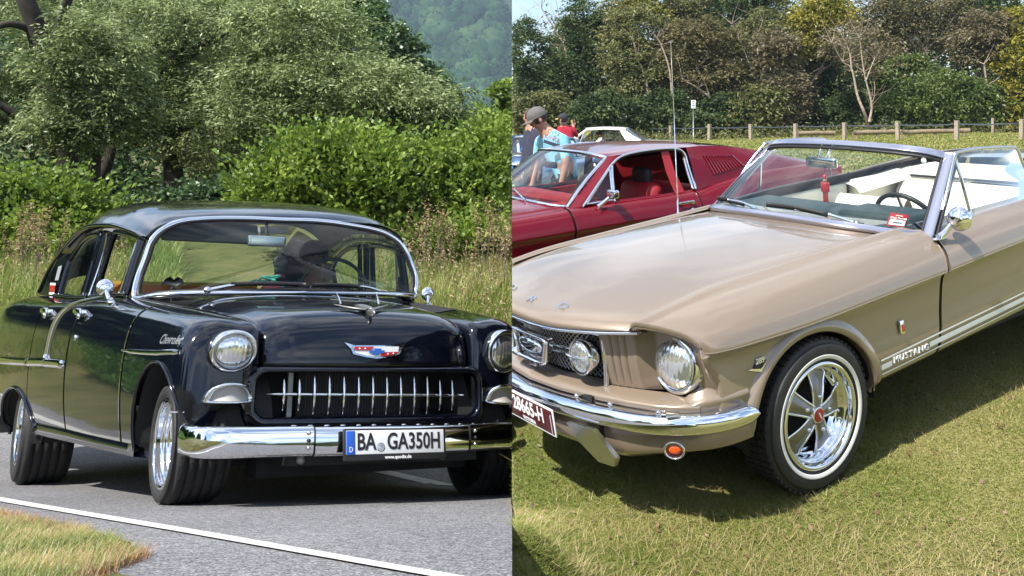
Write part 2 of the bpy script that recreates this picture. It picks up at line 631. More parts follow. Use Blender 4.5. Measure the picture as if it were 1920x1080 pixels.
def cut_arch(G, cx, cz, r, rz=None):
    """grid -> verts, faces with the wheel opening taken out (cut in x and z); returns also the lip points"""
    rz = rz or r
    nu, nv, _ = G.shape
    V = G.reshape(-1, 3).copy()
    X, Z = (V[:, 0] - cx) / r, (V[:, 2] - cz) / rz
    D = np.where(Z > 0, np.hypot(X, Z), np.abs(X))
    ins = D < 1
    F = [f for f in gfaces(nu, nv) if not all(ins[i] for i in f)]
    used = set(i for f in F for i in f)
    for i in used:
        if ins[i]:
            if Z[i] > 0:
                q = 1 / max(D[i], 1e-6)
                V[i, 0] = cx + (V[i, 0] - cx) * q
                V[i, 2] = cz + (V[i, 2] - cz) * q
            else:
                V[i, 0] = cx + (r if V[i, 0] > cx else -r)
    return V, F

def side_at(G, x, z, lo=0):
    """y of a side surface (stations are constant in x) at x, z; uses columns lo.. (z falling)"""
    xs = G[:, lo, 0]
    o = np.argsort(xs)
    i = np.clip(np.searchsorted(xs[o], x), 1, len(xs) - 1)
    a, b = o[i - 1], o[i]
    f = 0 if xs[b] == xs[a] else (x - xs[a]) / (xs[b] - xs[a])
    ya = np.interp(z, G[a, lo:, 2][::-1], G[a, lo:, 1][::-1])
    yb = np.interp(z, G[b, lo:, 2][::-1], G[b, lo:, 1][::-1])
    return ya + (yb - ya) * f

def tyre_geo(R0, w, rim, n=72, wall=None):
    """tyre, outer wall at +y; returns (wall geometry, tread geometry, whitewall geometry or None)"""
    h = w / 2
    a = R0 - rim
    wallp = [(rim - .012, h * .70), (rim, h * .86), (rim + a * .22, h * .985), (rim + a * .5, h * 1.03), (rim + a * .78, h * .98), (R0 - .018, h * .87), (R0 - .006, h * .80)]
    p = crn(np.array(wallp), 22)
    back = p[::-1] * np.array([1, -1])
    tr = [(R0 - .006, h * .80)]
    g = 5
    for i in range(g):
        c = h * .80 - (i + .5) * (h * 1.6 / g)
        hw = h * 1.6 / g / 2
        tr += [(R0, c + hw * .82), (R0 + .002, c), (R0, c - hw * .82), (R0 - .009, c - hw * .9), (R0 - .009, c - hw * 1.0)]
    tr[-2:] = [(R0 - .006, -h * .80)]
    W1 = merge([lathe(p, n), lathe(back, n)])
    T1 = lathe(np.array(tr), n)
    ww = None
    if wall:
        r0, r1 = wall
        rr = np.linspace(r0, r1, 5)
        yy = np.interp(rr, p[:, 0], p[:, 1]) + .0022
        q = np.stack([rr, yy], 1)
        q = np.concatenate([[[r0 - .001, yy[0] - .004]], q, [[r1 + .001, yy[-1] - .004]]])
        ww = lathe(q, n)
    return W1, T1, ww
# ------------------------------------------------------------------ the land
rng = np.random.default_rng(7)

PROF = np.array([(-200, .5), (-60, -.30), (-10, -.30), (0, -.30), (.5, -.45), (1.0, -.612), (1.76, -.886), (2.6, -1.187), (3.906, -1.661), (5.86, -2.362), (7.5, -2.72), (9.0, -2.97), (12, -3.35), (40, -3.8)])
def road_z(Y):
    """the road runs down past the viewer and levels out in a dip"""
    return np.interp(Y, PROF[:, 0], PROF[:, 1]) + EYE
E1, E2 = np.array([-.70, .714]), np.array([.714, .70])
O_ = np.array([-1.02, 2.48])
def rt(X, Y):
    """distance across the road from its near edge line"""
    return (X - O_[0]) * E2[0] + (Y - O_[1]) * E2[1]
def left_z(X, Y):
    X = np.asarray(X, float); Y = np.asarray(Y, float)
    z = road_z(Y)
    bank = np.interp(Y, [9.0, 9.7, 10.4, 12, 16, 25, 60, 200], [-2.97, -2.52, -2.26, -2.06, -1.75, -1.4, -1.6, -4.0]) + EYE
    z = np.where(Y > 9.0, bank, z)
    t = rt(X, Y)
    v = smooth(-t, .21, 1.4)
    near = np.clip((6 - Y) / 3, 0, 1)
    flat = smooth(-X, 7.5, 14)
    z = z * (1 - flat) + (EYE - 2.25) * flat
    return z + near * v * (1 - flat) * (.05 + .035 * np.sin(X * 7.1) * np.cos(Y * 6.3)) 
def right_z(X, Y):
    X = np.asarray(X, float); Y = np.asarray(Y, float)
    near = -1.5362 + .0646 * (np.clip(X, -4, 8) - .59) + .0689 * (np.clip(Y, -2, 14) - 4.589)
    far = np.clip(-1.40 + .026 * (X - 4), -1.62, -.85)
    k = smooth(Y, 6.2, 12.5)
    z = near * (1 - k) + far * k
    z = z - .13 * np.exp(-(((X + 1.9) / 2.0) ** 2 + ((Y - 8.2) / 1.6) ** 2) ** 2)
    wd = np.clip(X - SEAM * Y, 0, None)
    z = z + np.clip(left_z(SEAM * Y - .02, Y) - EYE - z - .01, 0, .6) * np.exp(-(wd / .30) ** 2) * smooth(6 - Y, 0, 1.5) * smooth(Y, 2.2, 2.9)
    return z + EYE + .006 * np.sin(X * 2.3 + Y) + .006 * np.sin(Y * 3.1)

def land(name, zf, ws, Ys, mat, side):
    Y, W = np.meshgrid(Ys, ws, indexing='ij')
    X = SEAM * Y + W
    Z = zf(X, Y)
    V = np.stack([X, Y, Z], -1).reshape(-1, 3)
    F = gfaces(len(Ys), len(ws))
    n = np.cross(V[F[0][1]] - V[F[0][0]], V[F[0][2]] - V[F[0][0]])
    if n[2] < 0: F = flip(F)
    return V, F

def seg(*a):
    return np.unique(np.concatenate([np.linspace(x0, x1, n) for x0, x1, n in a]))

M['lawn'] = ground_mat('lawn_soil', [(0.10, 0.125, 0.028), (0.18, 0.19, 0.058), (0.25, 0.225, 0.095), (0.32, 0.265, 0.13)], (0.7, 5.0, 60.0), bump=0.7, bscale=160.0)
M['verge'] = ground_mat('verge_soil', [(0.05, 0.065, 0.02), (0.11, 0.11, 0.035), (0.17, 0.14, 0.07)], (1.5, 9.0, 70.0), bump=0.9, bscale=60.0)
M['asphalt'] = ground_mat('asphalt', [(0.055, 0.055, 0.060), (0.160, 0.158, 0.165), (0.34, 0.335, 0.34)], (1.1, 45.0, 150.0), rough=0.86, bump=.5, bscale=160.0, weights=(.12, .34, .85))
M['line_white'] = ground_mat('road_paint', [(0.42, 0.41, 0.38), (0.60, 0.59, 0.55), (0.66, 0.65, 0.61)], (3.0, 40.0, 160.0), rough=0.7, bump=0.3, bscale=200.0)

# lawn
V, F = land('lawn', right_z, seg((0, 3, 40), (3, 12, 40), (12, 60, 25), (60, 900, 12)), seg((-60, -2, 12), (-2, 2, 14), (2, 9, 70), (9, 20, 40), (20, 90, 36), (90, 900, 10)), None, 1)
o = mobj('lawn', V, F, M['lawn']); tag(o, kind='structure')
# verge and meadow on the road side
V, F = land('meadow', left_z, seg((-400, -60, 10), (-60, -14, 22), (-14, -5, 50), (-5, 0, 60)), seg((-60, -2, 14), (-2, 1, 12), (1, 6, 80), (6, 12, 60), (12, 30, 30), (30, 200, 14)), None, -1)
me_keep = []
for f in F:
    c = V[list(f)].mean(0)
    if not (rt(c[0], c[1]) > .2 and c[1] < 8.95): me_keep.append(f)
o = mobj('meadow', V, me_keep, M['verge']); tag(o, kind='structure')
# carriageway, 4 mm above
def road_sheet(t0, t1, s0, s1, lift, ns=160, ntt=14, wob=0.0, ymax=9.0):
    S, T = np.meshgrid(np.linspace(s0, s1, ns), np.linspace(t0, t1, ntt), indexing='ij')
    if wob:
        T = T + (np.sin(S * 5.1) * .5 + np.sin(S * 13.7 + 1) * .3 + np.sin(S * 31.0) * .2) * wob * (1 - (T - t0) / (t1 - t0)) - .32 * smooth(-S, .1, .8) * (1 - (T - t0) / (t1 - t0))
    X = O_[0] + S * E1[0] + T * E2[0]; Y = O_[1] + S * E1[1] + T * E2[1]
    Z = road_z(Y) + lift
    V = np.stack([X, Y, Z], -1).reshape(-1, 3)
    F = gfaces(ns, ntt)
    F = [f for f in F if V[list(f), 1].max() < ymax]
    return V, flip(F)
SEAMCLIP = (Vector((0, 0, EYE)), Vector((1.0, -SEAM, 0)))
def left_obj(name, V, F, mat, smooth=True):
    me = make_mesh(name, V, F, smooth, SEAMCLIP)
    return link_mesh(name, me, mat)
V, F = road_sheet(-.23, 9.5, -8, 30, .004, 200, 70, .05, 9.06)
n0 = np.cross(V[F[0][1]] - V[F[0][0]], V[F[0][2]] - V[F[0][1]])
if n0[2] < 0: F = flip(F)
o = left_obj('road', V, F, M['asphalt']); tag(o, kind='structure')
V, F = road_sheet(-.045, .045, -8, 30, .009, 200, 4)
Sg = V.reshape(200, 4, 3); c_ = Sg.mean(1, keepdims=True)
V = (c_ + (Sg - c_) * np.interp(np.linspace(-8, 30, 200), [-1, 3], [.5, .95])[:, None, None]).reshape(-1, 3)
if np.cross(V[F[0][1]] - V[F[0][0]], V[F[0][2]] - V[F[0][1]])[2] < 0: F = flip(F)
o = left_obj('road_edge_marking', V, F, M['line_white']); tag(o, kind='structure')
for s0 in (-3.3, -.6, 2.1, 4.2):
    V, F = road_sheet(2.36, 2.47, s0, s0 + 1.3, .009, 20, 3)
    if np.cross(V[F[0][1]] - V[F[0][0]], V[F[0][2]] - V[F[0][1]])[2] < 0: F = flip(F)
    me = make_mesh('road_centre_marking', V, F, True, SEAMCLIP)
    if len(me.polygons): tag(link_mesh('road_centre_marking', me, M['line_white']), kind='structure')
# low bank of earth where the two grounds differ in height
Ys = seg((-20, 2, 12), (2, 12, 40), (12, 60, 20))
Vw = []
for y in Ys:
    x = SEAM * y
    a, b = float(left_z(x - .01, y)), float(right_z(x + .01, y))
    Vw += [(x - .004, y, min(a, b) - .05), (x - .004, y, max(a, b) - .004)]
F = [(2 * i, 2 * i + 1, 2 * i + 3, 2 * i + 2) for i in range(len(Ys) - 1)]
o = mobj('earth_bank', Vw, F, M['verge']); tag(o, kind='structure')

# ------------------------------------------------------------------ leaves, blades, limbs
def at(u, v, Y):
    return np.array([(u - 1100) / 1700 * Y, Y, EYE + (225 - v) / 1700 * Y])

def leaf_quads(C, L, W, rng, droop=0.0, up=0.35, D=None):
    """one rhombic leaf at each centre"""
    n = len(C)
    d = rng.normal(size=(n, 3)); d[:, 2] = d[:, 2] * .6 - droop
    if D is not None: d = d * .55 + D * 1.2
    d /= np.linalg.norm(d, axis=1)[:, None]
    q = rng.normal(size=(n, 3)); q[:, 2] += up
    b = np.cross(d, q); b /= np.linalg.norm(b, axis=1)[:, None] + 1e-9
    l = (L * rng.uniform(.6, 1.35, n))[:, None]; w_ = (W * rng.uniform(.6, 1.3, n))[:, None]
    nrm = np.cross(d, b)
    V = np.stack([C - d * l / 2, C + b * w_ / 2 + nrm * w_ * .12, C + d * l / 2, C - b * w_ / 2 + nrm * w_ * .12], 1)
    F = np.arange(4 * n).reshape(n, 4)
    return V.reshape(-1, 3), F

def clump_points(blobs, n, rng, clumps=40, spread=.22, shell=.55):
    """blobs: (centre, radii, weight); leaves gather in clumps set mostly toward the outside of each blob"""
    P = []
    wt = np.array([b[2] for b in blobs], float); wt /= wt.sum()
    for (c, r, _), f in zip(blobs, wt):
        m = max(8, int(n * f)); k = max(6, int(clumps * (f * len(blobs)) ** .7))
        u = rng.normal(size=(k, 3)); u /= np.linalg.norm(u, axis=1)[:, None]
        rad = shell + (1 - shell) * rng.uniform(0, 1, k) ** .6
        cc = u * rad[:, None]
        i = rng.integers(0, k, m)
        sp = spread * rng.uniform(.6, 1.3, k)
        p = cc[i] + rng.normal(size=(m, 3)) * sp[i][:, None] * np.array([1, 1, .75])
        P.append(np.asarray(c) + p * np.asarray(r))
    return np.concatenate(P)

def sprays(C, k, L, droop, rng):
    """twigs of k leaves: each runs outward from its root and bends down (or up) along its length"""
    n = len(C)
    a = rng.uniform(0, 2 * np.pi, n)
    d = np.stack([np.cos(a), np.sin(a), rng.uniform(-.2, .7, n)], 1)
    l = L * rng.uniform(.5, 1.4, n)
    t = (np.arange(k) + .5) / k
    P = C[:, None] + d[:, None] * (t[None] * l[:, None])[..., None]
    P[..., 2] -= droop * l[:, None] * t[None] ** 2
    D = d[:, None] + np.array([0, 0, -1.0]) * (2 * droop * t)[None, :, None]
    D = D / np.linalg.norm(D, axis=2, keepdims=True)
    P = P + rng.normal(size=P.shape) * L * .07
    return P.reshape(-1, 3), D.reshape(-1, 3)

def cull(P, side, margin=0.0):
    s = seam_side(P)
    return P[s > margin] if side > 0 else P[s < -margin]

def limb(P, r0, r1, n=7, m=14):
    P = crn(np.asarray(P, float), m)
    return tube(P, r0 + (r1 - r0) * np.linspace(0, 1, m) ** .8, n)

def branching(base, top, r0, rng, spread=1.0, n=6, twigs=4, wob=.12):
    """trunk from base to top with limbs that fork"""
    base, top = np.asarray(base, float), np.asarray(top, float)
    ax = top - base; H = np.linalg.norm(ax)
    mid = [base + ax * t + rng.normal(size=3) * wob * H * .25 * np.array([1, 1, .2]) * (t > 0) for t in (0, .35, .7, 1)]
    G = [limb(mid, r0, r0 * .25)]
    C = crn(np.array(mid), 40)
    for k in range(n):
        t = rng.uniform(.25, .92)
        p = C[int(t * 39)]
        a = rng.uniform(0, 2 * np.pi)
        d = np.array([math.cos(a), math.sin(a) * .8, rng.uniform(.5, 1.3)]); d /= np.linalg.norm(d)
        L = spread * H * rng.uniform(.22, .42) * (1.15 - t * .5)
        q = p + d * L
        rr = r0 * (1 - .7 * t) * .5
        G.append(limb([p, p + d * L * .5 + rng.normal(size=3) * L * .08, q], rr, rr * .3, 6, 9))
        for j in range(twigs):
            s = rng.uniform(.4, 1)
            p2 = p + (q - p) * s
            d2 = d + rng.normal(size=3) * .6; d2[2] += .25; d2 /= np.linalg.norm(d2)
            G.append(limb([p2, p2 + d2 * L * .3, p2 + d2 * L * .55 + (0, 0, L * .05)], rr * .35, rr * .08, 4, 5))
    return merge(G)

def tree(name, label, group, base, blobs, n, L, W, leafm, barkm, side, trunk=None, clumps=40, spread=.22, droop=.0, seed=1, shell=.55, cat='tree', r0=.12, spray=None):
    rg_ = np.random.default_rng(seed)
    root = empty(name, tuple(base), label, cat, group)
    D = None
    if spray:
        P = clump_points(blobs, max(20, int(n / spray[0])), rg_, clumps, spread, shell)
        P, D = sprays(P, spray[0], spray[1], spray[2], rg_)
    else:
        P = clump_points(blobs, n, rg_, clumps, spread, shell)
    ok = (seam_side(P) * side > .03) & (P[:, 2] > base[2] - .05)
    P = P[ok]
    if D is not None: D = D[ok]
    if len(P):
        V, F = leaf_quads(P - np.asarray(base), L, W, rg_, 0 if spray else droop, .35, D)
        fast_mesh('crown', V, F, leafm, root)
    if trunk is None:
        top = np.mean([b[0] for b in blobs], 0) + (0, 0, blobs[0][1][2] * .3)
        trunk = branching(base, top, r0, rg_)
    Vt, Ft = trunk
    Vt = Vt - np.asarray(base)
    me = make_mesh('trunk', Vt, Ft, True, (Vector((0, 0, EYE)) - Vector(base), Vector((1.0, -SEAM, 0)) * (1 if side < 0 else -1)))
    if len(me.polygons): link_mesh('trunk', me, barkm, root)
    return root

def blades(P, L, rng, width=.004, lean=.5, curve=.4, segs=2):
    """grass blades as narrow bent strips; P roots, L lengths"""
    n = len(P)
    a = rng.uniform(0, 2 * np.pi, n)
    h = np.stack([np.cos(a), np.sin(a), 0 * a], 1)
    ln = lean * rng.uniform(.1, 1, n)
    sd_ = np.stack([-np.sin(a), np.cos(a), 0 * a], 1)
    rows = []
    for k in range(segs + 1):
        t = k / segs
        hor = (ln * t + curve * rng.uniform(.3, 1, n) * t * t) * L
        z = L * (t - .35 * curve * t * t)
        c = P + h * hor[:, None] + np.array([0, 0, 1]) * z[:, None]
        wd = (width * (1 - t) ** .7)[:, None] if np.ndim(width) else width * (1 - t) ** .7
        if k < segs:
            rows += [c - sd_ * wd / 2, c + sd_ * wd / 2]
        else:
            rows.append(c)
    V = np.stack(rows, 1)
    m = V.shape[1]
    base = (np.arange(n) * m)[:, None]
    T = []
    for k in range(segs - 1):
        a0 = 2 * k
        T += [[a0, a0 + 1, a0 + 3], [a0, a0 + 3, a0 + 2]]
    a0 = 2 * (segs - 1)
    T += [[a0, a0 + 1, a0 + 2]]
    F = np.concatenate([base + np.array(t)[None] for t in T])
    return V.reshape(-1, 3), F
# ------------------------------------------------------------------ growth on the road side
LM = {}
LM['willow'] = leaf_mat('willow_leaves', (0.040, 0.064, 0.016), (0.209, 0.266, 0.091), (0.446, 0.518, 0.260), trans=.38, gloss=.025, scale=.9, var=.7)  # tone range stretched to suggest highlights and shade between clumps
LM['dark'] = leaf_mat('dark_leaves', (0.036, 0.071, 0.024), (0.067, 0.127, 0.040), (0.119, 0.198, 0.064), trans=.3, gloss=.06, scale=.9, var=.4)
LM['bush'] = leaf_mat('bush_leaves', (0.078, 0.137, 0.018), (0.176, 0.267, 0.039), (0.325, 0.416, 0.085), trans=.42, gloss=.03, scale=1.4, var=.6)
LM['tall'] = leaf_mat('tall_grass', (0.144, 0.228, 0.034), (0.276, 0.348, 0.072), (0.480, 0.456, 0.192), trans=.45, gloss=.03, scale=1.1, var=.75)
LM['seed'] = leaf_mat('seed_heads', (0.253, 0.172, 0.092), (0.380, 0.287, 0.161), (0.529, 0.425, 0.265), trans=.3, gloss=.02, scale=1.5, var=.6)
LM['verge'] = leaf_mat('verge_grass', (0.102, 0.144, 0.024), (0.228, 0.240, 0.066), (0.432, 0.324, 0.156), trans=.35, gloss=.03, scale=3.0, var=.7)
LM['red_grass'] = leaf_mat('reddish_grass', (0.20, 0.14, 0.06), (0.32, 0.17, 0.09), (0.42, 0.26, 0.15), trans=.3, gloss=.02, scale=3.0, var=.6)
gz = lambda x, y: float(left_z(x, y))
def B(u, v, Y, ru, rv, w_=1.0, ry=None):
    """crown mass centred on a sight line, radii given in photo pixels at that distance"""
    k = Y / 1700
    return (at(u, v, Y), (ru * k, ry if ry else (ru + rv) * .5 * k, rv * k), w_)
def base_at(u, Y, zf):
    x = (u - 1100) / 1700 * Y
    return (x, Y, float(zf(x, Y)))
WG = 'willows behind the black car'
# big leaning willow at the left edge, dark stems showing
b = base_at(150, 18, left_z)
r2 = np.random.default_rng(3)
tr = merge([limb([b, at(120, 300, 18), at(95, 160, 17.8), at(60, 30, 17.6), at(20, -60, 17.5)], .30, .14, 10, 24),
            limb([at(95, 160, 17.8), at(110, 60, 17.6), at(140, -40, 17.4)], .16, .07, 8, 14),
            limb([at(70, 60, 17.7), at(20, 45, 17.3), at(-30, 60, 17)], .09, .05, 7, 12),
            limb([at(118, 290, 18), at(50, 230, 17.5), at(-10, 190, 17.2)], .14, .06, 8, 12),
            limb([b, at(195, 320, 18), at(215, 250, 18.2)], .2, .08, 8, 12)])
tree('willow_tree', 'old willow with a thick dark leaning stem at the left edge', WG, b,
     [B(40, 60, 19, 150, 90), B(20, 190, 18.5, 110, 70), B(160, 20, 20, 110, 60, .8)], 41600, .092, .030, LM['willow'], M['bark'], -1, tr, 69, .15, .0, 11, .45, spray=(12, .42, .45))
# the pale clump in front of it
b = base_at(165, 16, left_z)
tree('willow_tree', 'pale silvery willow clump in front of the dark leaning stem', WG, b,
     [B(165, 110, 16, 78, 82, 1.2), B(150, 225, 16, 85, 60, 1.0), B(215, 180, 16.2, 62, 70, .8)], 48000, .090, .030, LM['willow'], M['bark'], -1, None, 63, .15, .0, 12, .45, spray=(12, .42, .45))
b = base_at(330, 19, left_z)
tr = merge([limb([b, at(320, 280, 19), at(300, 200, 19), at(318, 130, 18.8), at(380, 85, 18.6)], .22, .09, 9, 20),
            limb([at(318, 130, 18.8), at(350, 60, 18.7), at(330, -20, 18.5)], .09, .04, 7, 12),
            limb([at(380, 85, 18.6), at(430, 60, 18.4)], .08, .03, 6, 8)])
tree('willow_tree', 'shaded willow with a crooked limb bending right over the car roof', WG, b,
     [B(330, 60, 19, 120, 90, 1.1), B(290, 190, 18.8, 110, 90, 1.0), B(390, 220, 18.8, 100, 100, 1.0)], 48000, .092, .030, LM['willow'], M['bark'], -1, tr, 63, .15, .0, 13, .45, spray=(12, .42, .45))
b = base_at(600, 17, left_z)
tree('willow_tree', 'broad silver leaved willow filling the middle behind the bright bush', WG, b,
     [B(560, 60, 17.5, 130, 80, 1.2), B(620, 160, 17, 140, 75, 1.3), B(720, 190, 17, 110, 70, 1.0), B(500, 180, 17.5, 100, 90, .9), B(800, 215, 17.2, 80, 60, .6), B(640, 255, 17, 120, 34, .4)], 92800, .090, .029, LM['willow'], M['bark'], -1, None, 103, .15, .0, 14, .45, spray=(12, .42, .45))
b = base_at(470, 20, left_z)
tr = merge([limb([b, at(420, 300, 20), at(410, 230, 20), at(450, 160, 20)], .12, .05, 7, 14)])
tree('willow_tree', 'slender willow with yellowish leaves standing among the others', WG, b,
     [B(470, 40, 21, 110, 80), B(470, 160, 21, 90, 90), B(430, 280, 20.5, 70, 60, .6)], 35200, .090, .030, LM['willow'], M['bark'], -1, tr, 57, .15, .0, 15, .45, spray=(12, .42, .45))
b = base_at(800, 25, left_z)
tree('broadleaf_tree', 'dark green broadleaf tree rising before the blue wooded hill', 'trees behind the black car', b,
     [B(660, 30, 25, 62, 56, 1.0), B(730, 95, 25, 68, 55, 1.2), B(790, 175, 25, 68, 55, 1.0), B(825, 250, 25, 62, 50, 1.0), B(800, 300, 25, 80, 40, .7)], 30000, .13, .085, LM['dark'], M['bark'], -1, None, 70, .15, .0, 16)
b = base_at(960, 19, left_z)
tree('broadleaf_tree', 'small light green tree below the hill, right of the dark broadleaf tree', 'trees behind the black car', b,
     [B(955, 175, 19, 42, 26, .5), B(935, 250, 19, 55, 50, 1.0), B(880, 300, 19.5, 60, 40, .8)], 12000, .11, .07, LM['bush'], M['bark'], -1, None, 30, .18, .0, 17)
# the dark wood closing the view behind
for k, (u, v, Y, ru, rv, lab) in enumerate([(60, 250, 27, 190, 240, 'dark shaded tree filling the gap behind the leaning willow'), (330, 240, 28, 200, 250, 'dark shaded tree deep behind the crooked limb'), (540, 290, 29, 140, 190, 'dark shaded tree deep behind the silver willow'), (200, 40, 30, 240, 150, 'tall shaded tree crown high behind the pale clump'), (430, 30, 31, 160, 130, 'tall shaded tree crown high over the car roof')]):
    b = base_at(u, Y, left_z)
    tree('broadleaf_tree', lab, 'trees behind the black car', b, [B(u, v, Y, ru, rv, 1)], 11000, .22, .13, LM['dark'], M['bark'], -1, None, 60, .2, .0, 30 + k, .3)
# bushes
BG = 'bright bushes along the meadow'
b = base_at(60, 13, left_z)
tree('bush', 'bright green leafy bush at the left edge behind the rear fender', BG, b,
     [B(40, 420, 13, 90, 60, 1.2), B(120, 400, 13, 75, 50, 1.0), B(-20, 400, 13, 60, 60, .8), B(190, 430, 13.2, 50, 30, .5), B(60, 365, 13, 60, 26, .5), B(40, 470, 12.6, 95, 36, .9), B(130, 455, 12.6, 70, 32, .7)], 22000, .090, .060, LM['bush'], M['bark'], -1, None, 60, .23, .0, 41, .45, 'bush', .04, (8, .38, -.35))
b = base_at(620, 13, left_z)
tree('bush', 'wide bright green bush directly behind the car roof', BG, b,
     [B(560, 350, 13, 80, 60, 1.0), B(640, 330, 13, 85, 75, 1.2), B(700, 350, 12.8, 70, 70, 1.0), B(610, 290, 13, 60, 30, .5), B(500, 380, 13, 40, 40, .5)], 34000, .088, .058, LM['bush'], M['bark'], -1, None, 80, .23, .0, 42, .45, 'bush', .05, (8, .38, -.35))
b = base_at(860, 13.5, left_z)
tree('bush', 'tall yellow green bush rising behind the right side mirror', BG, b,
     [B(800, 340, 13.5, 70, 60, 1.0), B(880, 340, 13.5, 80, 85, 1.2), B(950, 320, 13.5, 60, 90, 1.0), B(820, 400, 13.2, 70, 40, .7), B(920, 430, 13.0, 60, 40, .7), B(830, 455, 12.4, 60, 32, .7), B(930, 460, 12.4, 50, 30, .6)], 34000, .088, .056, LM['bush'], M['bark'], -1, None, 80, .23, .0, 43, .45, 'bush', .05, (8, .38, -.35))
b = base_at(430, 15, left_z)
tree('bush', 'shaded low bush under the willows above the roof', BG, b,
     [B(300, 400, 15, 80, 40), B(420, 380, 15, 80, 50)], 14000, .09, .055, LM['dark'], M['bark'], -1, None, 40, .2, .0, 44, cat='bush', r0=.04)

# tall meadow grass
n = 46000
Y = 9.5 + 4.2 * rng.uniform(0, 1, n) ** 1.3
n2 = 14000
Y = np.concatenate([Y, 9.3 + 4.5 * rng.uniform(0, 1, n2)])
u = np.concatenate([rng.uniform(-60, 330, n // 2), rng.uniform(640, 962, n - n // 2), rng.uniform(-700, -60, n2)])
X = (u - 1100) / 1700 * Y
P = np.stack([X, Y, left_z(X, Y)], 1); P = cull(P, -1, .02)
V, F = blades(P, rng.uniform(.18, .44, len(P)), rng, .012, .45, .5, 3)
o = fast_mesh('tall_grass', V, F, LM['tall']); tag(o, kind='stuff')
n = 700
Y = 9.7 + 3.4 * rng.uniform(0, 1, n)
u = np.concatenate([rng.uniform(-60, 250, n // 2), rng.uniform(700, 962, n - n // 2)])
X = (u - 1100) / 1700 * Y
P = np.stack([X, Y, left_z(X, Y)], 1); P = cull(P, -1, .02)
L = rng.uniform(.40, .68, len(P))
V1, F1 = blades(P, L, rng, .007, .35, .25, 3)
tips = V1.reshape(len(P), -1, 3)[:, -1]
k = 9
tp = np.repeat(tips, k, 0) + rng.normal(size=(len(P) * k, 3)) * np.array([.012, .012, .045])
V2, F2 = leaf_quads(tp, .034, .013, rng, -.6)
o = fast_mesh('grass_seed_heads', V2, F2, LM['seed']); tag(o, kind='stuff')
o = fast_mesh('grass_stalks', V1, F1, LM['seed']); tag(o, kind='stuff')
# brown dead stems standing taller, right of the screen
for lab, us, seedk in (('dead brown seed stems standing tall right of the windscreen', (775, 850), 71), ('dead brown seed stems beyond the left fender of the black car', (900, 955), 72), ('dead brown seed stems at the left edge of the meadow', (20, 110), 73)):
    rs = np.random.default_rng(seedk)
    G = []
    pts = []
    Y = 11.5
    b0 = base_at(np.mean(us), Y, left_z)
    for q in range(16):
        uu = rs.uniform(*us); bb = np.array(base_at(uu, Y + rs.uniform(-.5, .5), left_z))
        tp_ = bb + (rs.normal() * .12, rs.normal() * .1, rs.uniform(.6, .95))
        G.append(limb([bb, (bb + tp_) / 2 + rs.normal(size=3) * .03, tp_], .006, .003, 4, 6))
        pts.append(tp_ + rs.normal(size=(60, 3)) * (.03, .03, .10))
    root = empty('dead_weeds', b0, lab, 'weeds', 'dead weed stems in the meadow')
    V, F = merge(G); mobj('stem', V - np.array(b0), F, M['bark_grey'], root)
    Pq = cull(np.concatenate(pts), -1, .02)
    V, F = leaf_quads(Pq - np.array(b0), .035, .016, rs); fast_mesh('seed_head', V, F, LM['seed'], root)
# short grass of the near verge
n = 70000
s = rng.uniform(-1.2, 3.2, n); t = -.23 - rng.exponential(.32, n)
t += (np.sin(s * 5.1) * .5 + np.sin(s * 13.7 + 1) * .3) * .03 - .30 * smooth(-s, .15, .8)
P = np.stack([O_[0] + s * E1[0] + t * E2[0], O_[1] + s * E1[1] + t * E2[1]], 1)
P = np.c_[P, left_z(P[:, 0], P[:, 1])]; P = cull(P, -1, .02); P = P[P[:, 1] > .7]
bare = np.sin(P[:, 0] * 9.0 + 2 * np.sin(P[:, 1] * 5)) + np.sin(P[:, 1] * 11.0 + P[:, 0] * 4)
P = P[(bare < 1.0) | (rng.uniform(size=len(P)) < .15)]
V, F = blades(P, rng.uniform(.010, .034, len(P)), rng, .0030, 1.0, .7, 2)
o = fast_mesh('verge_grass', V, F, LM['verge']); tag(o, kind='stuff')
n = 5200
s = rng.uniform(-.8, 2.6, n); t = -.21 - np.abs(rng.normal(0, .06, n)) - .30 * smooth(-s, .15, .8)
P = np.stack([O_[0] + s * E1[0] + t * E2[0], O_[1] + s * E1[1] + t * E2[1]], 1)
P = np.c_[P, left_z(P[:, 0], P[:, 1])]; P = cull(P, -1, .02)
patch = np.sin(P[:, 0] * 3.3) + np.sin(P[:, 1] * 4.1 + 1) > .1
P = P[patch]
V, F = blades(P, rng.uniform(.015, .045, len(P)), rng, .0022, .6, .5, 2)
o = fast_mesh('red_verge_grass', V, F, LM['red_grass']); tag(o, kind='stuff')

# far wooded hill
def hill_z(X, Y):
    return EYE - 12 + 460 * smooth(Y, 700, 1650) + 6 * np.sin(X * .02) + 4 * np.sin(Y * .017 + X * .01)
Ys = np.linspace(600, 1800, 40); Ws = np.linspace(-900, 0, 40)
Yg, Wg = np.meshgrid(Ys, Ws, indexing='ij'); Xg = SEAM * Yg + Wg
V = np.stack([Xg, Yg, hill_z(Xg, Yg)], -1).reshape(-1, 3); F = gfaces(40, 40)
if np.cross(V[F[0][1]] - V[F[0][0]], V[F[0][2]] - V[F[0][1]])[2] < 0: F = flip(F)
LM['hillg'] = prin('hill_ground', (0.02, 0.034, 0.018), .95)
o = mobj('hill', V, F, LM['hillg']); tag(o, kind='structure')
n = 620
Yc = rng.uniform(690, 1300, n); uc = rng.uniform(700, 975, n); Xc = (uc - 1100) / 1700 * Yc
C = np.stack([Xc, Yc, hill_z(Xc, Yc) + 3], 1)
rad = rng.uniform(8, 15, n)
G = []
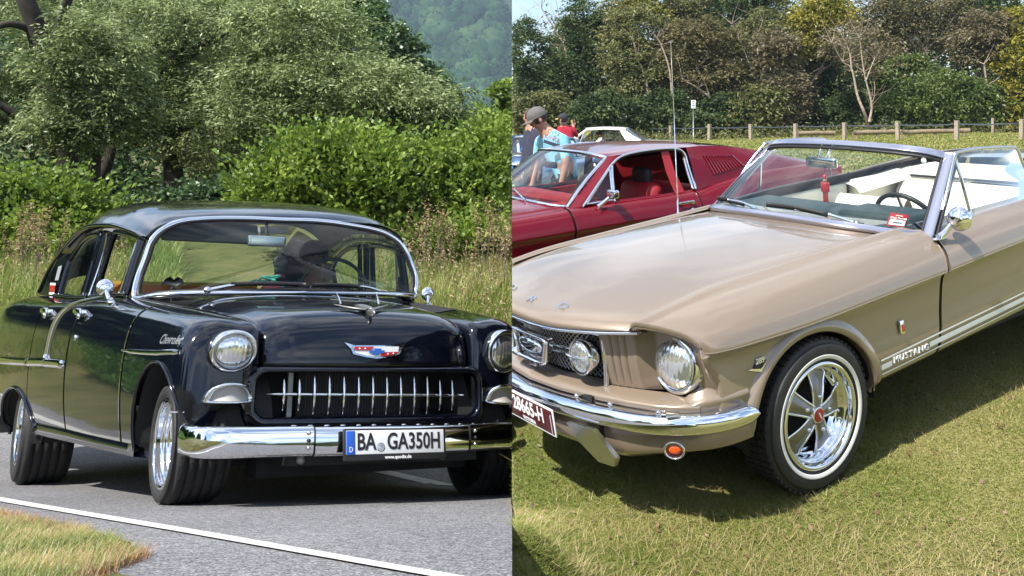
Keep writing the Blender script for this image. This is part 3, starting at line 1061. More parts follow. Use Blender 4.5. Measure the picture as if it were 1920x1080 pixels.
for c, r in zip(C, rad):
    v, f = ellipsoid((0, 0, 0), (1, 1, 1.1), 12, 8)
    v = v * (1 + .16 * np.sin(v[:, 0:1] * 5 + c[0]) * np.cos(v[:, 1:2] * 6 + c[1]) + .10 * rng.normal(size=(len(v), 1))) * r + c
    if seam_side(v).max() < -1: G.append((v, [q for q in f if len(q) == 4]))
q_ = rng.normal(size=(len(C) * 70, 3)); q_ /= np.linalg.norm(q_, axis=1)[:, None]; q_[:, 2] = np.abs(q_[:, 2])
Pq = cull(np.repeat(C, 70, 0) + q_ * np.repeat(rad, 70)[:, None] * 1.04, -1, 1.0)
Vl, Fl = leaf_quads(Pq, 3.2, 2.4, rng)
G.append((Vl, [tuple(f) for f in Fl]))
V, F = merge(G)
F = np.array(F)
LM['hill'] = leaf_mat('hill_forest', (0.012, 0.034, 0.014), (0.026, 0.060, 0.024), (0.052, 0.095, 0.036), trans=.04, gloss=0.0, scale=.02, var=.5)
o = fast_mesh('hill_forest', V, F, LM['hill'], None, False); tag(o, kind='stuff')
# wood and meadow to the left of the road, outside the view, seen in the paintwork
n = 30000
an = rng.uniform(R(118), R(262), n)
rr_ = 16 + rng.normal(0, 1.2, n) + 2 * np.sin(an * 9)
P = np.stack([-2.5 + rr_ * np.cos(an), 4.0 + rr_ * np.sin(an), 0 * an], 1)
P[:, 2] = EYE - 2.3 + rng.uniform(0, 1, n) ** .7 * (5.2 + 1.3 * np.sin(an * 13) + .8 * np.sin(an * 31))
P = cull(P, -1, .2); P = P[P[:, 0] < -.72 * np.maximum(P[:, 1], -99) - 1.5]
V, F = leaf_quads(P, .8, .55, rng)
o = fast_mesh('woods', V, F, LM['dark']); tag(o, kind='stuff')
n = 46000
an = rng.uniform(R(112), R(265), n); rr_ = rng.uniform(6, 15, n)
P = np.stack([-2.5 + rr_ * np.cos(an), 4.0 + rr_ * np.sin(an)], 1); P = np.c_[P, left_z(P[:, 0], P[:, 1])]
P = cull(P, -1, .05); P = P[(rt(P[:, 0], P[:, 1]) < -1.6) & (P[:, 0] < -.70 * P[:, 1] - .8) & ((P[:, 1] < -.5) | (P[:, 0] < -5))]
V, F = blades(P, rng.uniform(.12, .3, len(P)), rng, .09, .6, .5, 2)
LM['field'] = leaf_mat('green_meadow', (0.062, 0.145, 0.014), (0.099, 0.212, 0.025), (0.130, 0.255, 0.035), trans=.4, gloss=.02, scale=.4, var=.4)
o = fast_mesh('meadow_grass', V, F, LM['field']); tag(o, kind='stuff')
# ================================================================== the black saloon
SD = Car('saloon_car', 'glossy black vintage four-door saloon with chrome bumper and toothed grille driving on the road', 'car',
         (-1.33620, 4.61312, -1.96797), (-0.92894, -0.22495, -0.13214), k=0.85, taper=0.1053, clip=+1)

def sd_pre(V):
    # the nose hangs a little lower on its left side
    V = np.array(V, float)
    wx = np.clip((V[..., 0] - .35) / .4, 0, 1)
    wz = np.clip((.95 - V[..., 2]) / .35, 0, 1)
    V[..., 2] -= .05 * V[..., 1] * wx * wz
    return V
SD.pre = sd_pre

# --- body side, from the hidden inner edge over the crown down to the rocker; a = distance from the centreline
ST = [
 (.672, [(.61,.47),(.60,.70),(.615,.85),(.66,.895),(.745,.905),(.83,.885),(.880,.81),(.893,.66),(.888,.52),(.865,.44),(.81,.42)]),
 (.625, [(.575,.44),(.57,.72),(.58,.915),(.66,.945),(.765,.955),(.86,.920),(.915,.83),(.93,.68),(.925,.50),(.90,.40),(.87,.38)]),
 (.50, [(.57,.50),(.57,.80),(.578,.94),(.67,.966),(.785,.974),(.88,.935),(.928,.84),(.945,.68),(.938,.50),(.912,.36),(.88,.33)]),
 (.20, [(.57,.60),(.57,.88),(.578,.950),(.68,.974),(.795,.985),(.888,.945),(.932,.85),(.948,.68),(.94,.50),(.915,.345),(.88,.31)]),
 (-.20,[(.60,.65),(.60,.90),(.605,.957),(.70,.978),(.805,.987),(.892,.947),(.935,.85),(.95,.68),(.942,.50),(.916,.34),(.88,.30)]),
 (-.70,[(.68,.70),(.70,.92),(.715,.975),(.75,.985),(.815,.985),(.896,.945),(.937,.85),(.952,.68),(.944,.50),(.917,.335),(.88,.295)]),
 (-1.05,[(.70,.75),(.73,.93),(.745,.983),(.77,.988),(.82,.980),(.898,.938),(.938,.845),(.953,.68),(.945,.50),(.917,.33),(.88,.29)]),
 (-1.40,[(.70,.75),(.73,.92),(.745,.972),(.77,.976),(.82,.966),(.898,.927),(.938,.838),(.953,.67),(.945,.49),(.916,.325),(.88,.285)]),
 (-2.00,[(.70,.72),(.73,.90),(.745,.945),(.77,.948),(.825,.938),(.90,.900),(.938,.815),(.952,.65),(.944,.47),(.914,.315),(.875,.275)]),
 (-2.43,[(.68,.70),(.72,.87),(.74,.925),(.77,.930),(.828,.920),(.90,.885),(.938,.80),(.951,.64),(.943,.46),(.912,.305),(.875,.265)]),
 (-3.10,[(.60,.68),(.66,.86),(.70,.910),(.76,.920),(.83,.905),(.898,.865),(.936,.78),(.948,.62),(.94,.44),(.908,.29),(.87,.25)]),
 (-3.90,[(.55,.68),(.62,.85),(.68,.890),(.76,.900),(.83,.885),(.892,.845),(.926,.76),(.936,.60),(.925,.43),(.895,.30),(.86,.27)]),
 (-4.60,[(.55,.66),(.62,.82),(.68,.860),(.75,.868),(.81,.850),(.86,.81),(.89,.73),(.895,.58),(.885,.43),(.86,.33),(.83,.31)]),
]
NET = np.array([[(x, -a, z) for a, z in s] for x, s in ST])
sx = {x: i for i, (x, s) in enumerate(ST)}
tvd = np.linspace(0, 10, 61)
SIDE = surf(NET, np.linspace(0, len(ST) - 1, 260), tvd)      # for look-ups
def sy(x, z):
    return side_at(SIDE, x, z, 27)
AF = (.352, .395, .315, .355)       # front wheel opening: x, z, half width, height
AR = (-2.84, .25, .57, .215)
g = .03                            # half panel gap in station units

def side_panel(name, u0, u1, v0=0.0, v1=10.0, arch=None, n=80, mat=None, parent=None, m=61):
    G = surf(NET, np.linspace(u0, u1, n), np.linspace(v0, v1, m))
    if arch:
        V, F = cut_arch(G, *arch)
    else:
        V, F = panel(G, .02, (0, -1, 0))
    return V, F

tip = np.array([(.692,-.67,.58),(.692,-.66,.70),(.692,-.67,.78),(.692,-.69,.81),(.692,-.74,.815),(.692,-.79,.80),(.692,-.815,.75),(.692,-.82,.67),(.692,-.82,.59),(.692,-.81,.53),(.692,-.76,.53)])
NETF = np.concatenate([tip[None], NET[:5]])
Gf = surf(NETF, np.linspace(0, 5 - g, 130), np.linspace(0, 10, 81))
Vf, Ff = cut_arch(Gf, *AF)
capv = np.concatenate([Gf[0], [Gf[0].mean(0) + (.006, 0, 0)]])
capf = [(i, i + 1, 81) for i in range(80)] + [(80, 0, 81)]
V, F = merge([(Vf, Ff), (capv, capf)])
fend = SD.part('fender', V, F, M['black'], mirror=True)
u_d1, u_d2, u_q = 4, 7, 9
V, F = side_panel('door', u_d1 + g, u_d2 - .02)
door1 = SD.part('door', V, F, M['black'], mirror=True)
G = surf(NET, np.linspace(u_d2 + .02, u_q - .02, 70), np.linspace(0, 10, 81))
V, F = cut_arch(G, *AR)
door2 = SD.part('door', V, F, M['black'], mirror=True)
G = surf(NET, np.linspace(u_q + .02, len(ST) - 1, 110), np.linspace(0, 10, 81))
V, F = cut_arch(G, *AR)
SD.part('rear_quarter', V, F, M['black'], mirror=True)
# dark structure behind the gaps, rocker and floor
Gi = surf(NET, np.linspace(3.2, len(ST) - 1.2, 120), np.linspace(2, 10, 50))
Gi[..., 1] += .022
V, F = cut_arch(Gi, *AR)
keep = [f for f in F if all(V[i][0] < -.03 for i in f)]
SD.part('inner_shell', V, keep, M['gapdark'], mirror=True)
rock = [(x, -.875, z) for x, z in ((.04, .345), (-.7, .33), (-1.4, .32), (-2.25, .305))]
V, F = sweep(crn(rock, 20), [(-.03, -.05), (.02, -.05), (.03, -.0), (.015, .03), (-.045, .03)], up=(0, 0, 1))
SD.part('rocker_panel', V, F, M['black'], mirror=True)
SD.geo('floor_pan', [box((-1.6, 0, .30), (4.2, 1.60, .05)), box((.45, 0, .34), (.9, 1.0, .10)), box((.55, 0, .27), (.16, 1.1, .10))], M['dark'], smooth=False)
# wheel wells
for cx, cz, r, rz in (AF, AR):
    th = np.linspace(-.1, math.pi + .1, 30)
    P = np.stack([cx + (r + .012) * np.cos(th), 0 * th, cz + (rz + .012) * np.sin(th)], 1)
    Gw = np.stack([P + (0, y, 0) for y in (-.925, -.80, -.62, -.50)], 1)
    back = np.stack([P * (1, 0, 1) + (0, -.50, 0), np.repeat([[cx, -.50, cz]], 30, 0)], 1)
    SD.geo('wheel_well', [(Gw.reshape(-1, 3), gfaces(30, 4)), (back.reshape(-1, 3), gfaces(30, 2))], M['dark'], mirror=True)
    # raised lip of the opening
    th = np.linspace(-.1, math.pi + .15, 60)
    L = []
    for t in th:
        x, z = cx + (r + .008) * math.cos(t), cz + (rz + .008) * math.sin(t)
        if t < 0: x, z = cx + r + .008, cz + (rz) * math.sin(t)
        if t > math.pi: x, z = cx - r - .008, cz + (rz) * math.sin(t)
        L.append((x, sy(x, z) - .003, z))
    V, F = tube(crn(L, 60), .0085, 8, flat=.8, up=(0, -1, 0))
    SD.part('arch_lip', V, F, M['black'], mirror=True)
for sgn in (1,):
    pass

# --- bonnet
HN = []
rails = [(-.70, 1.030), (-.35, 1.038), (0, 1.036), (.30, 1.026), (.50, 1.010), (.60, .985), (.665, .935), (.695, .86), (.705, .79), (.708, .745), (.69, .722)]
ys = [-.565, -.53, -.42, -.22, 0, .22, .42, .53, .565]
dz = {0: 0, .22: -.004, .42: -.022, .53: -.058, .565: -.092}
for i, (x, z) in enumerate(rails):
    row = []
    for y in ys:
        a = abs(y)
        f = max(0, (x - .3) / .4)
        back = f * (.02 * (a / .42) ** 2 + (.08 if a > .55 else .03 if a > .5 else 0))
        k = 1.0 if i < 6 else max(0, 1 - (i - 5) * .26)
        sw = -.10 * max(0, (-.2 - x)) * (a / .565) ** 2          # rear edge sweeps back
        row.append((x - back + sw, y * (1 + .02 * min(1, max(0, (i - 4) / 4))), z + dz[a] * k))
    HN.append(row)
HN = np.array(HN)
G = surf(HN, np.linspace(0, 10, 90), np.linspace(0, 8, 70))
V, F = panel(G, .02, (.4, 0, 1))
hood = SD.part('hood', V, F, M['black'])
HOOD = G
def hood_z(x, y):
    f = HOOD[:60].reshape(-1, 3)
    i = np.argmin((f[:, 0] - x) ** 2 + (f[:, 1] - y) ** 2)
    return f[i, 2]
# cowl between bonnet and screen
cow = [[(-.66 - .10 * (abs(y) / .7) ** 2, y, 1.018 - .045 * (abs(y) / .7) ** 2 + .0), (-.80 - .14 * (abs(y) / .7) ** 2, y, 1.02 - .035 * (abs(y) / .7) ** 2)] for y in np.linspace(-.74, .74, 25)]
G = np.array(cow)
SD.part('cowl', G.reshape(-1, 3), gfaces(25, 2), M['black'])

# --- nose around the grille
def rrect(y0, y1, z0, z1, r, n=8):
    P = []
    for cx, cz, a0 in ((y1 - r, z1 - r, 0), (y0 + r, z1 - r, 90), (y0 + r, z0 + r, 180), (y1 - r, z0 + r, 270)):
        for a in np.linspace(a0, a0 + 90, n):
            P.append((cx + r * math.cos(R(a)), cz + r * math.sin(R(a))))
    return np.array(P)
rings = []
for (e, x, zt) in ((.055, .62, .74), (.05, .70, .735), (.028, .745, .73), (.008, .752, .715), (-.004, .735, .706), (-.006, .66, .704), (-.006, .45, .70)):
    P = rrect(-.60 - e, .60 + e, .485 - e * 1.3, zt if e > 0 else zt, .06 + max(0, e) * .4)
    rings.append(np.stack([np.full(len(P), x) - .035 * (np.abs(P[:, 0]) / .6) ** 2, P[:, 0], P[:, 1]], 1))
G = np.array(rings)
SD.part('grille_surround', G.reshape(-1, 3), gfaces(len(rings), G.shape[1], wv=True), M['black'])
P = rrect(-.60, .60, .47, .715, .05)
gb = SD.part('grille_backing', np.stack([np.full(len(P), .46), P[:, 0], P[:, 1]], 1), [tuple(range(len(P)))], M['gapdark'], smooth=False)
# radiator seen through the grille
rad = [box((.52, -.012, .595), (.03, .66, .22))]
SD.geo('radiator', rad, M['dark'], smooth=False)
fins = [box((.537, y, .595), (.006, .006, .21)) for y in np.linspace(-.30, .28, 40)]
SD.geo('radiator_fins', fins, M['trim_in'], smooth=False)
for y in (-.375, .30):
    SD.geo('radiator_support', [box((.52, y, .59), (.02, .024, .235))], M['argent'], smooth=False)
# chrome bar and thirteen teeth
barz = .60
V, F = tube([(.745 - .03 * (y / .6) ** 2, y, barz) for y in np.linspace(-.555, .50, 20)], [.003] + [.0075] * 18 + [.003], 8)
SD.part('grille_bar', V, F, M['chrome'])
ty = [-.478, -.405, -.332, -.258, -.184, -.108, -.032, .044, .121, .198, .274, .350, .425]
for i, y in enumerate(ty):
    hgt = .092 if 1 < i < 11 else .075
    zz = np.linspace(-1, 1, 13)
    P = np.stack([.752 - .03 * (y / .6) ** 2 + .012 * (1 - zz ** 2), np.full(13, y), barz + zz * hgt], 1)
    V, F = tube(P, .0066 * (1 - np.abs(zz) ** 2.2) + .0012, 8)
    SD.part('grille_tooth', V, F, M['chrome'])

# --- lamps
HLY = {-1: -.725, 1: .75}
def bezel(side):
    y0 = HLY[side]
    c = np.array([.735, y0, .815])
    prof = [(.088, -.02), (.091, .012), (.096, .021), (.103, .019), (.109, .006), (.111, -.03), (.108, -.09)]
    V, F = lathe(crn(np.array(prof), 24), 56, 'x')
    # the hood of the ring leans forward at the top
    V[:, 0] += (V[:, 2] / .12) * .03 * (V[:, 0] > -.05)
    V[:, 2] *= 1.0
    o = SD.part('headlight', V + c, F, M['chrome'])
    if o is None: return
    pr = [(.001, .028), (.03, .0265), (.055, .021), (.078, .010), (.090, -.006)]
    V, F = lathe(crn(np.array(pr), 16), 48, 'x')
    V[:, 0] += (V[:, 2] / .12) * .02
    F.append(tuple(k * 16 for k in range(48)))
    SD.part('headlight_lens', V + c, F, M['headlamp'], parent=o)
    V, F = lathe([(.089, -.004), (.0925, .004), (.096, .002)], 48, 'x')
    SD.part('headlight_ring', V + c + (.004, 0, 0), F, M['gasket'], parent=o)
    # parking lamp below
    pl = np.array([(-.105, -.022), (-.085, .022), (-.04, .050), (.02, .054), (.075, .036), (.108, .0), (.112, -.024), (.10, -.040), (-.09, -.040)])
    th = crn(np.concatenate([pl, pl[:1]]), 46)[:-1]
    ringp = np.stack([np.full(45, 0.0), th[:, 0], th[:, 1]], 1)
    c2 = np.array([.742, y0, .600])
    rr = []
    for sc, dx in ((1.05, -.05), (1.05, .012), (.96, .030), (.80, .028), (.78, .010)):
        rr.append(ringp * (1, sc, sc) + (dx, 0, 0) + c2 - np.array([.05, 0, 0]) * (np.abs(ringp[:, 1:2]) / .11) ** 2)
    rr = np.array(rr)
    p = SD.part('parking_lamp', rr.reshape(-1, 3), gfaces(5, 45, wv=True), M['chrome'])
    if p is None: return
    L = rr[-1] + (.006, 0, 0)
    SD.part('lamp_lens', np.concatenate([L, [L.mean(0) + (.012, 0, 0)]]), [(i, (i + 1) % 45, 45) for i in range(45)], M['lamp_grey'], parent=p)
bezel(-1); bezel(1)

# --- bumper in three pieces
def bump_path(y):
    a = abs(y)
    return .985 - .03 * a ** 2 - (.16 * max(0, a - .80) ** 1.0 if a > .8 else 0)
def bumper_piece(pts, name, droop=0.0):
    prof = crn(np.array([(.060, -.055), (.069, -.012), (.066, .010), (.050, .024), (.0, .029), (-.046, .025), (-.058, .014), (-.068, -.004), (-.069, -.05)]), 30)
    # N is up, B points outward
    P = np.asarray(pts)
    V, F = sweep(P, prof, up=(0, 0, 1), closed_prof=False)
    return V, F
zb = .413
ends = [(.76, -.918), (.83, -.918), (.88, -.905), (.918, -.878), (.940, -.835), (.953, -.78), (.965, -.65), (.972, -.52), (.978, -.418)]
for side in (-1, 1):
    P = np.array([(x, y * (1 if side == -1 else -1), zb + (-.012 if side < 0 else .012) + (.006 if side < 0 else -.018) * (i / 8)) for i, (x, y) in enumerate(ends)])
    P = crn(P, 60)
    if side == 1: P = P[::-1]
    V, F = bumper_piece(P, 'bumper_end')
    cap = V.reshape(60, 30, 3)[0 if side == -1 else -1]
    V2 = np.concatenate([cap, [cap.mean(0)]])
    SD.geo('bumper_end', [(V, F), (V2, [(i, i + 1, 30) for i in range(29)])], M['chrome'])
P = np.array([(.984 - .03 * (y / .4) ** 2 * .3, y, zb - .010) for y in np.linspace(-.408, .408, 30)])
V, F = bumper_piece(P, 'bumper_centre')
V = np.asarray(V); 
cb = SD.part('bumper_centre', V, F, M['chrome'])
for sgn in (-1, 1):
    for dzb in (-.034, 0.0, .034):
        V, F = lathe([(.0005, .006), (.006, .005), (.009, .0)], 12, 'x', c=(1.012, sgn * .445, zb + dzb))
        SD.part('bumper_bolt', V, F, M['chrome_dull'] if dzb else M['gasket'])
for y in np.linspace(-.50, .46, 13):
    V, F = ellipsoid((.955, y, zb + .062), (.010, .016, .004), 8, 6)
    SD.part('bumper_slot', V, F, M['chrome'])
# dark pan under the nose
G = np.array([[(.70, y, .45), (.86 - .05 * y * y, y, .43), (.88 - .05 * y * y, y, .37), (.70, y, .31 + .02 * (abs(y) > .3)), (.45, y, .30)] for y in np.linspace(-.80, .80, 21)])
SD.part('front_apron', G.reshape(-1, 3), gfaces(21, 5), M['dark'])
for y in (-.44, .30):
    V, F = lathe([(.001, .02), (.012, .02), (.022, .006), (.024, -.02)], 16, 'x', c=(.90, y, .315))
    SD.part('tow_bolt', V, F, M['argent'])

# --- number plate with its holder
pc = np.array([1.045, -.020, .392])
def on_plate(V, dx=0.0):
    return place(V, pc + (dx, 0, 0), (0, 1, 0), (-.12, 0, .993))
pl = SD.geo('licence_plate', [rbox((0, 0, 0), (.0001 + .022, .555, .150), .012)], M['gasket'])
pl_local = rbox((0, 0, 0), (.545, .150, .016), .007)
bpy.data.objects.remove(pl)
V, F = pl_local
pl = SD.part('licence_plate', on_plate(V), F, M['gasket'])
V, F = rbox((.0, .012, 0), (.520, .110, .006), .003)
SD.part('plate_face', on_plate(V, .008), F, M['plate_w'], parent=pl)
V, F = rbox((-.238, .012, 0), (.044, .108, .005), .002)
SD.part('plate_country_strip', on_plate(V, .0105), F, M['plate_b'], parent=pl)
def plate_text(s, x, y, size, sxx, mat, name='plate_lettering', dx=.0125, off=0.0):
    V, F = text_geo(s, size, .0006, sxx, offset=off)
    V[:, 0] += x; V[:, 1] += y
    SD.part(name, on_plate(V, dx), F, mat, parent=pl, smooth=False)
plate_text('BA', -.208, .012, .108, .74, M['ink'], off=.0022)
plate_text('GA', -.052, .012, .108, .74, M['ink'], off=.0022)
plate_text('350H', .062, .012, .108, .74, M['ink'], off=.0022)
plate_text('D', -.247, -.020, .034, .8, M['ink_w'], dx=.0138)
plate_text('www.quodix.de', -.062, -.058, .022, 1.0, M['ink_w'], dx=.009, off=.0006)
V, F = lathe([(.0005, .0015), (.018, .0015), (.022, 0)], 24, 'z')
V[:, 0] += -.083; V[:, 1] += -.012
SD.part('plate_seal', on_plate(V, .011), F, M['chrome_dull'], parent=pl)
V, F = lathe([(.012, .0022), (.0145, .0030), (.017, .0022)], 24, 'z')
V[:, 0] += -.083; V[:, 1] += -.012
SD.part('plate_seal', on_plate(V, .011), F, M['galv'], parent=pl)
# --- wheels of the saloon
def sedan_wheel(cx, cz, side, R0, rim, w):
    s = float(SD.warp(np.array([cx, 1.0, 1.0]))[1])
    yo = .905 * side
    c = SD.warp(np.array([cx, yo, cz])) - np.array([0, side * w * s / 2, 0])
    W1, T1, _ = tyre_geo(R0 * s, w * s, rim * s)
    def pl(g):
        V = np.array(g[0]) * (1, side, 1) + c
        return V, (g[1] if side == 1 else flip(g[1]))
    V, F = pl(W1)
    o = SD.raw('wheel', V, F, M['rubber'])
    if o is None: return
    V, F = pl(T1); SD.raw('tread', V, F, M['tread'], parent=o)
    h = w * s / 2
    r = rim * s
    prof = [(r * 1.03, h * .80), (r * 1.035, h * .93), (r * .99, h * .97), (r * .95, h * .93), (r * .935, h * .70), (r * .90, h * .62), (r * .885, h * .50), (r * .84, h * .42), (r * .80, h * .22), (r * .74, h * .16), (r * .70, -h * .1)]
    V, F = pl(lathe(crn(np.array(prof), 50), 72)); SD.raw('rim', V, F, M['chrome'], parent=o)
    V, F = pl(lathe([(r * .72, -h * .1), (.01, -h * .12)], 40)); SD.raw('brake_drum', V, F, M['dark'], parent=o)
    G = []
    for k in range(5):
        a = k * 2 * math.pi / 5 + .3
        e = np.array([math.cos(a), 0, math.sin(a)]); t = np.array([-math.sin(a), 0, math.cos(a)])
        P = [e * r * .14 + (0, h * .42, 0), e * r * .40 + (0, h * .40, 0), e * r * .62 + (0, h * .25, 0), e * r * .76 + (0, h * .14, 0)]
        G.append(tube(crn(P, 10), np.linspace(.034, .044, 10) * s * .9, 10, up=t, flat=.5))
    G.append(lathe(crn(np.array([(.001, h * .60), (r * .12, h * .58), (r * .2, h * .50), (r * .24, h * .38), (r * .24, h * .1)]), 18), 32))
    for k in range(5):
        a = k * 2 * math.pi / 5 + .3 + math.pi / 5
        G.append(lathe([(.001, h * .5), (.008 * s, h * .5), (.010 * s, h * .3)], 8, c=(math.cos(a) * r * .3, 0, math.sin(a) * r * .3)))
    V, F = pl(merge(G)); SD.raw('hub', V, F, M['chrome'], parent=o)
for side in (-1, 1):
    sedan_wheel(.39, .395 if side < 0 else .275, side, .267, .195, .25)
    sedan_wheel(-2.86, .264, side, .260, .165, .23)

# --- screen, roof, pillars
half = [(.0, -.640, 1.046), (.30, -.662, 1.044), (.55, -.742, 1.038), (.70, -.868, 1.029), (.770, -.985, 1.020), (.787, -1.045, 1.045), (.775, -1.07, 1.12), (.748, -1.078, 1.20), (.712, -1.080, 1.275), (.66, -1.092, 1.340), (.56, -1.115, 1.388), (.40, -1.14, 1.412), (.20, -1.155, 1.425), (0, -1.16, 1.430)]
zr = {4: .985, 5: .995, 6: 1.085, 7: 1.185, 3: 1.008, 2: 1.026, 1: 1.038}
R_half = [(x, -a * (.962 if a > .74 else .98) + .012, zr.get(i, z)) for i, (a, x, z) in enumerate(half)]
loop = R_half + [(x, a * (1.018 if z < 1.1 else 1.045) + .012, z + (.012 if z > 1.1 else 0)) for a, x, z in half[-2:0:-1]]
loop = np.array(loop)
Lp = crn(np.concatenate([loop, loop[:1]]), 161)[:-1]
V, F = tube(Lp, .0135, 10, closed=True)
SD.part('windscreen_trim', V, F, M['chrome'])
c0 = np.array([-.86, 0, 1.23])
inner = c0 + (Lp - c0) * np.array([1.0, .972, .955]) + (.0, 0, 0)
V, F = tube(inner, .012, 8, closed=True)
SD.part('windscreen_gasket', V, F, M['gasket'])
rows = []
for s in np.linspace(0, 1, 12):
    q = c0 + (inner - c0) * s
    q[:, 0] += .06 * (1 - s * s)
    rows.append(q)
G = np.array(rows)
SD.part('windscreen', G.reshape(-1, 3), gfaces(12, 160, wv=True), M['glass_l'])
# darker sun band across the top of the screen, printed on the glass
RS = [
 [(-1.16,0,1.440),(-1.152,.2,1.436),(-1.135,.40,1.424),(-1.112,.56,1.400),(-1.088,.66,1.353),(-1.075,.715,1.295)],
 [(-1.30,0,1.478),(-1.295,.2,1.474),(-1.285,.40,1.461),(-1.27,.56,1.430),(-1.26,.66,1.375),(-1.25,.725,1.312)],
 [(-1.55,0,1.508),(-1.55,.2,1.503),(-1.55,.40,1.487),(-1.55,.56,1.452),(-1.55,.665,1.392),(-1.55,.730,1.328)],
 [(-1.90,0,1.522),(-1.90,.2,1.517),(-1.90,.40,1.500),(-1.90,.57,1.462),(-1.90,.672,1.400),(-1.90,.735,1.332)],
 [(-2.60,0,1.512),(-2.60,.2,1.507),(-2.60,.40,1.488),(-2.60,.57,1.446),(-2.60,.672,1.380),(-2.60,.735,1.302)],
 [(-3.20,0,1.440),(-3.20,.2,1.434),(-3.20,.40,1.412),(-3.20,.56,1.366),(-3.20,.665,1.292),(-3.22,.730,1.200)],
 [(-3.70,0,1.300),(-3.70,.2,1.295),(-3.72,.40,1.275),(-3.74,.55,1.232),(-3.76,.65,1.160),(-3.78,.725,1.060)],
 [(-4.20,0,1.05),(-4.20,.2,1.05),(-4.20,.40,1.04),(-4.15,.54,1.02),(-4.10,.64,.975),(-4.05,.735,.92)],
]
RN = np.array(RS)
RN = np.concatenate([RN[:, :0:-1] * np.array([1, -1, 1]), RN], 1)
RN[..., 2] += np.interp(RN[..., 1], [-.72, -.5, -.35, -.16, .05, .25, .45, .6, .7], [0, -.016, -.022, -.018, -.008, .006, .024, .045, .050])
RN[..., 1] *= np.where(RN[..., 1] > 0, 1.03, 1.0)
G = surf(RN, np.linspace(0, 5.2, 70), np.linspace(0, 10, 81))
V, F = panel(G, .015, (0, 0, 1))
SD.part('roof', V, F, M['black'])
Gq = surf(RN, np.linspace(5.2, 7, 40), np.linspace(0, 2.2, 24))
SD.part('rear_pillar', Gq.reshape(-1, 3), gfaces(40, 24), M['black'], mirror=True)
Gq = surf(RN, np.linspace(5.2, 7, 30), np.linspace(2.2, 7.8, 40))
SD.part('rear_window', Gq.reshape(-1, 3), gfaces(30, 40), M['glass_c'])
# headlining
Gh = surf(RN, np.linspace(.05, 5.2, 40), np.linspace(.2, 9.8, 40)); Gh[..., 2] -= .03; Gh[..., 1] *= .985
SD.part('headlining', Gh.reshape(-1, 3), flip(gfaces(40, 40)), M['trim_in'])
# drip rail
dr = [(-1.075,-.722,1.290),(-1.25,-.735,1.312),(-1.55,-.740,1.328),(-1.90,-.745,1.332),(-2.60,-.745,1.302),(-3.22,-.740,1.200),(-3.78,-.735,1.060),(-4.05,-.745,.92)]
V, F = tube(crn(dr, 60), .011, 8)
SD.part('drip_rail', V, F, M['black'], mirror=True)
# window frames
def bar(pts, w, mat, name, n=30, d=.02, parent=None, mirror=True):
    P = crn(np.array(pts, float), n)
    V, F = sweep(P, [(-w / 2, -d / 2), (w / 2, -d / 2), (w / 2, d / 2), (-w / 2, d / 2)], up=None)
    return SD.part(name, V, F, mat, mirror=mirror, parent=parent)
yb, yt = -.765, -.722
apost = [(-1.10, yb - .010, 1.0), (-1.10, -.755, 1.12), (-1.095, -.735, 1.22), (-1.09, yt, 1.285)]
V, F = tube(crn(apost, 24), .026, 10, flat=.8); SD.part('windscreen_pillar', V, F, M['black'], mirror=True)
fr1 = [(-1.15, yb, .982), (-1.13, -.742, 1.15), (-1.13, yt + .004, 1.265), (-1.16, yt + .004, 1.285), (-1.45, yt, 1.298), (-1.76, yt, 1.300), (-1.82, yt, 1.285), (-1.86, -.735, 1.20), (-1.92, yb, .955)]
V, F = tube(crn(fr1, 70), .016, 8); SD.part('window_frame', V, F, M['black'], mirror=True)
fr2 = [(-2.30, yb, .94), (-2.24, -.740, 1.12), (-2.19, yt, 1.25), (-2.22, yt, 1.272), (-2.50, yt, 1.262), (-2.80, yt, 1.215), (-3.05, yt - .004, 1.135), (-3.10, -.735, 1.09), (-3.06, yb, .915)]
V, F = tube(crn(fr2, 70), .016, 8); SD.part('window_frame', V, F, M['black'], mirror=True)
for x0, x1 in ((-1.96, -1.89), (-2.12, -2.03), (-2.26, -2.22)):
    P = [(x0, yb, .95), (x0 + (x1 - x0) * .6, -.742, 1.14), (x1, yt - .004, 1.295)]
    V, F = tube(crn(P, 16), .030 if x0 < -2 and x0 > -2.2 else .016, 8, flat=.7); SD.part('centre_pillar', V, F, M['black'], mirror=True)
P = [(-1.99, yb - .02, .95), (-1.96, -.750, 1.14), (-1.92, yt - .02, 1.29)]
V, F = tube(crn(P, 16), .006, 6); SD.part('pillar_trim', V, F, M['chrome'], mirror=True)
# quarter vent bar of the front door and the pane
P = [(-1.30, yb, .980), (-1.24, -.742, 1.15), (-1.20, yt + .003, 1.285)]
V, F = tube(crn(P, 12), .010, 8); SD.part('vent_window_bar', V, F, M['chrome'], mirror=True)
pane = np.array([(-1.15, yb, .98), (-1.13, yt, 1.27), (-1.20, yt, 1.285), (-1.30, yb, .975)])
SD.part('vent_window', pane, [(0, 1, 2, 3)], M['glass_d'], mirror=True, smooth=False)
P2 = crn(np.array(fr2), 40)
SD.part('door_window', np.concatenate([P2, [P2.mean(0)]]), [(i, i + 1, 40) for i in range(39)] + [(39, 0, 40)], M['glass_d'], mirror=True, smooth=False)
# belt moulding strips
for pts in ([(-1.02, -.790, .998), (-1.40, -.788, .985), (-1.95, -.788, .955)], [(-2.0, -.788, .952), (-2.43, -.788, .935), (-3.1, -.786, .925)]):
    V, F = tube(crn(pts, 30), .010, 8); SD.part('belt_moulding', V, F, M['black'], mirror=True)
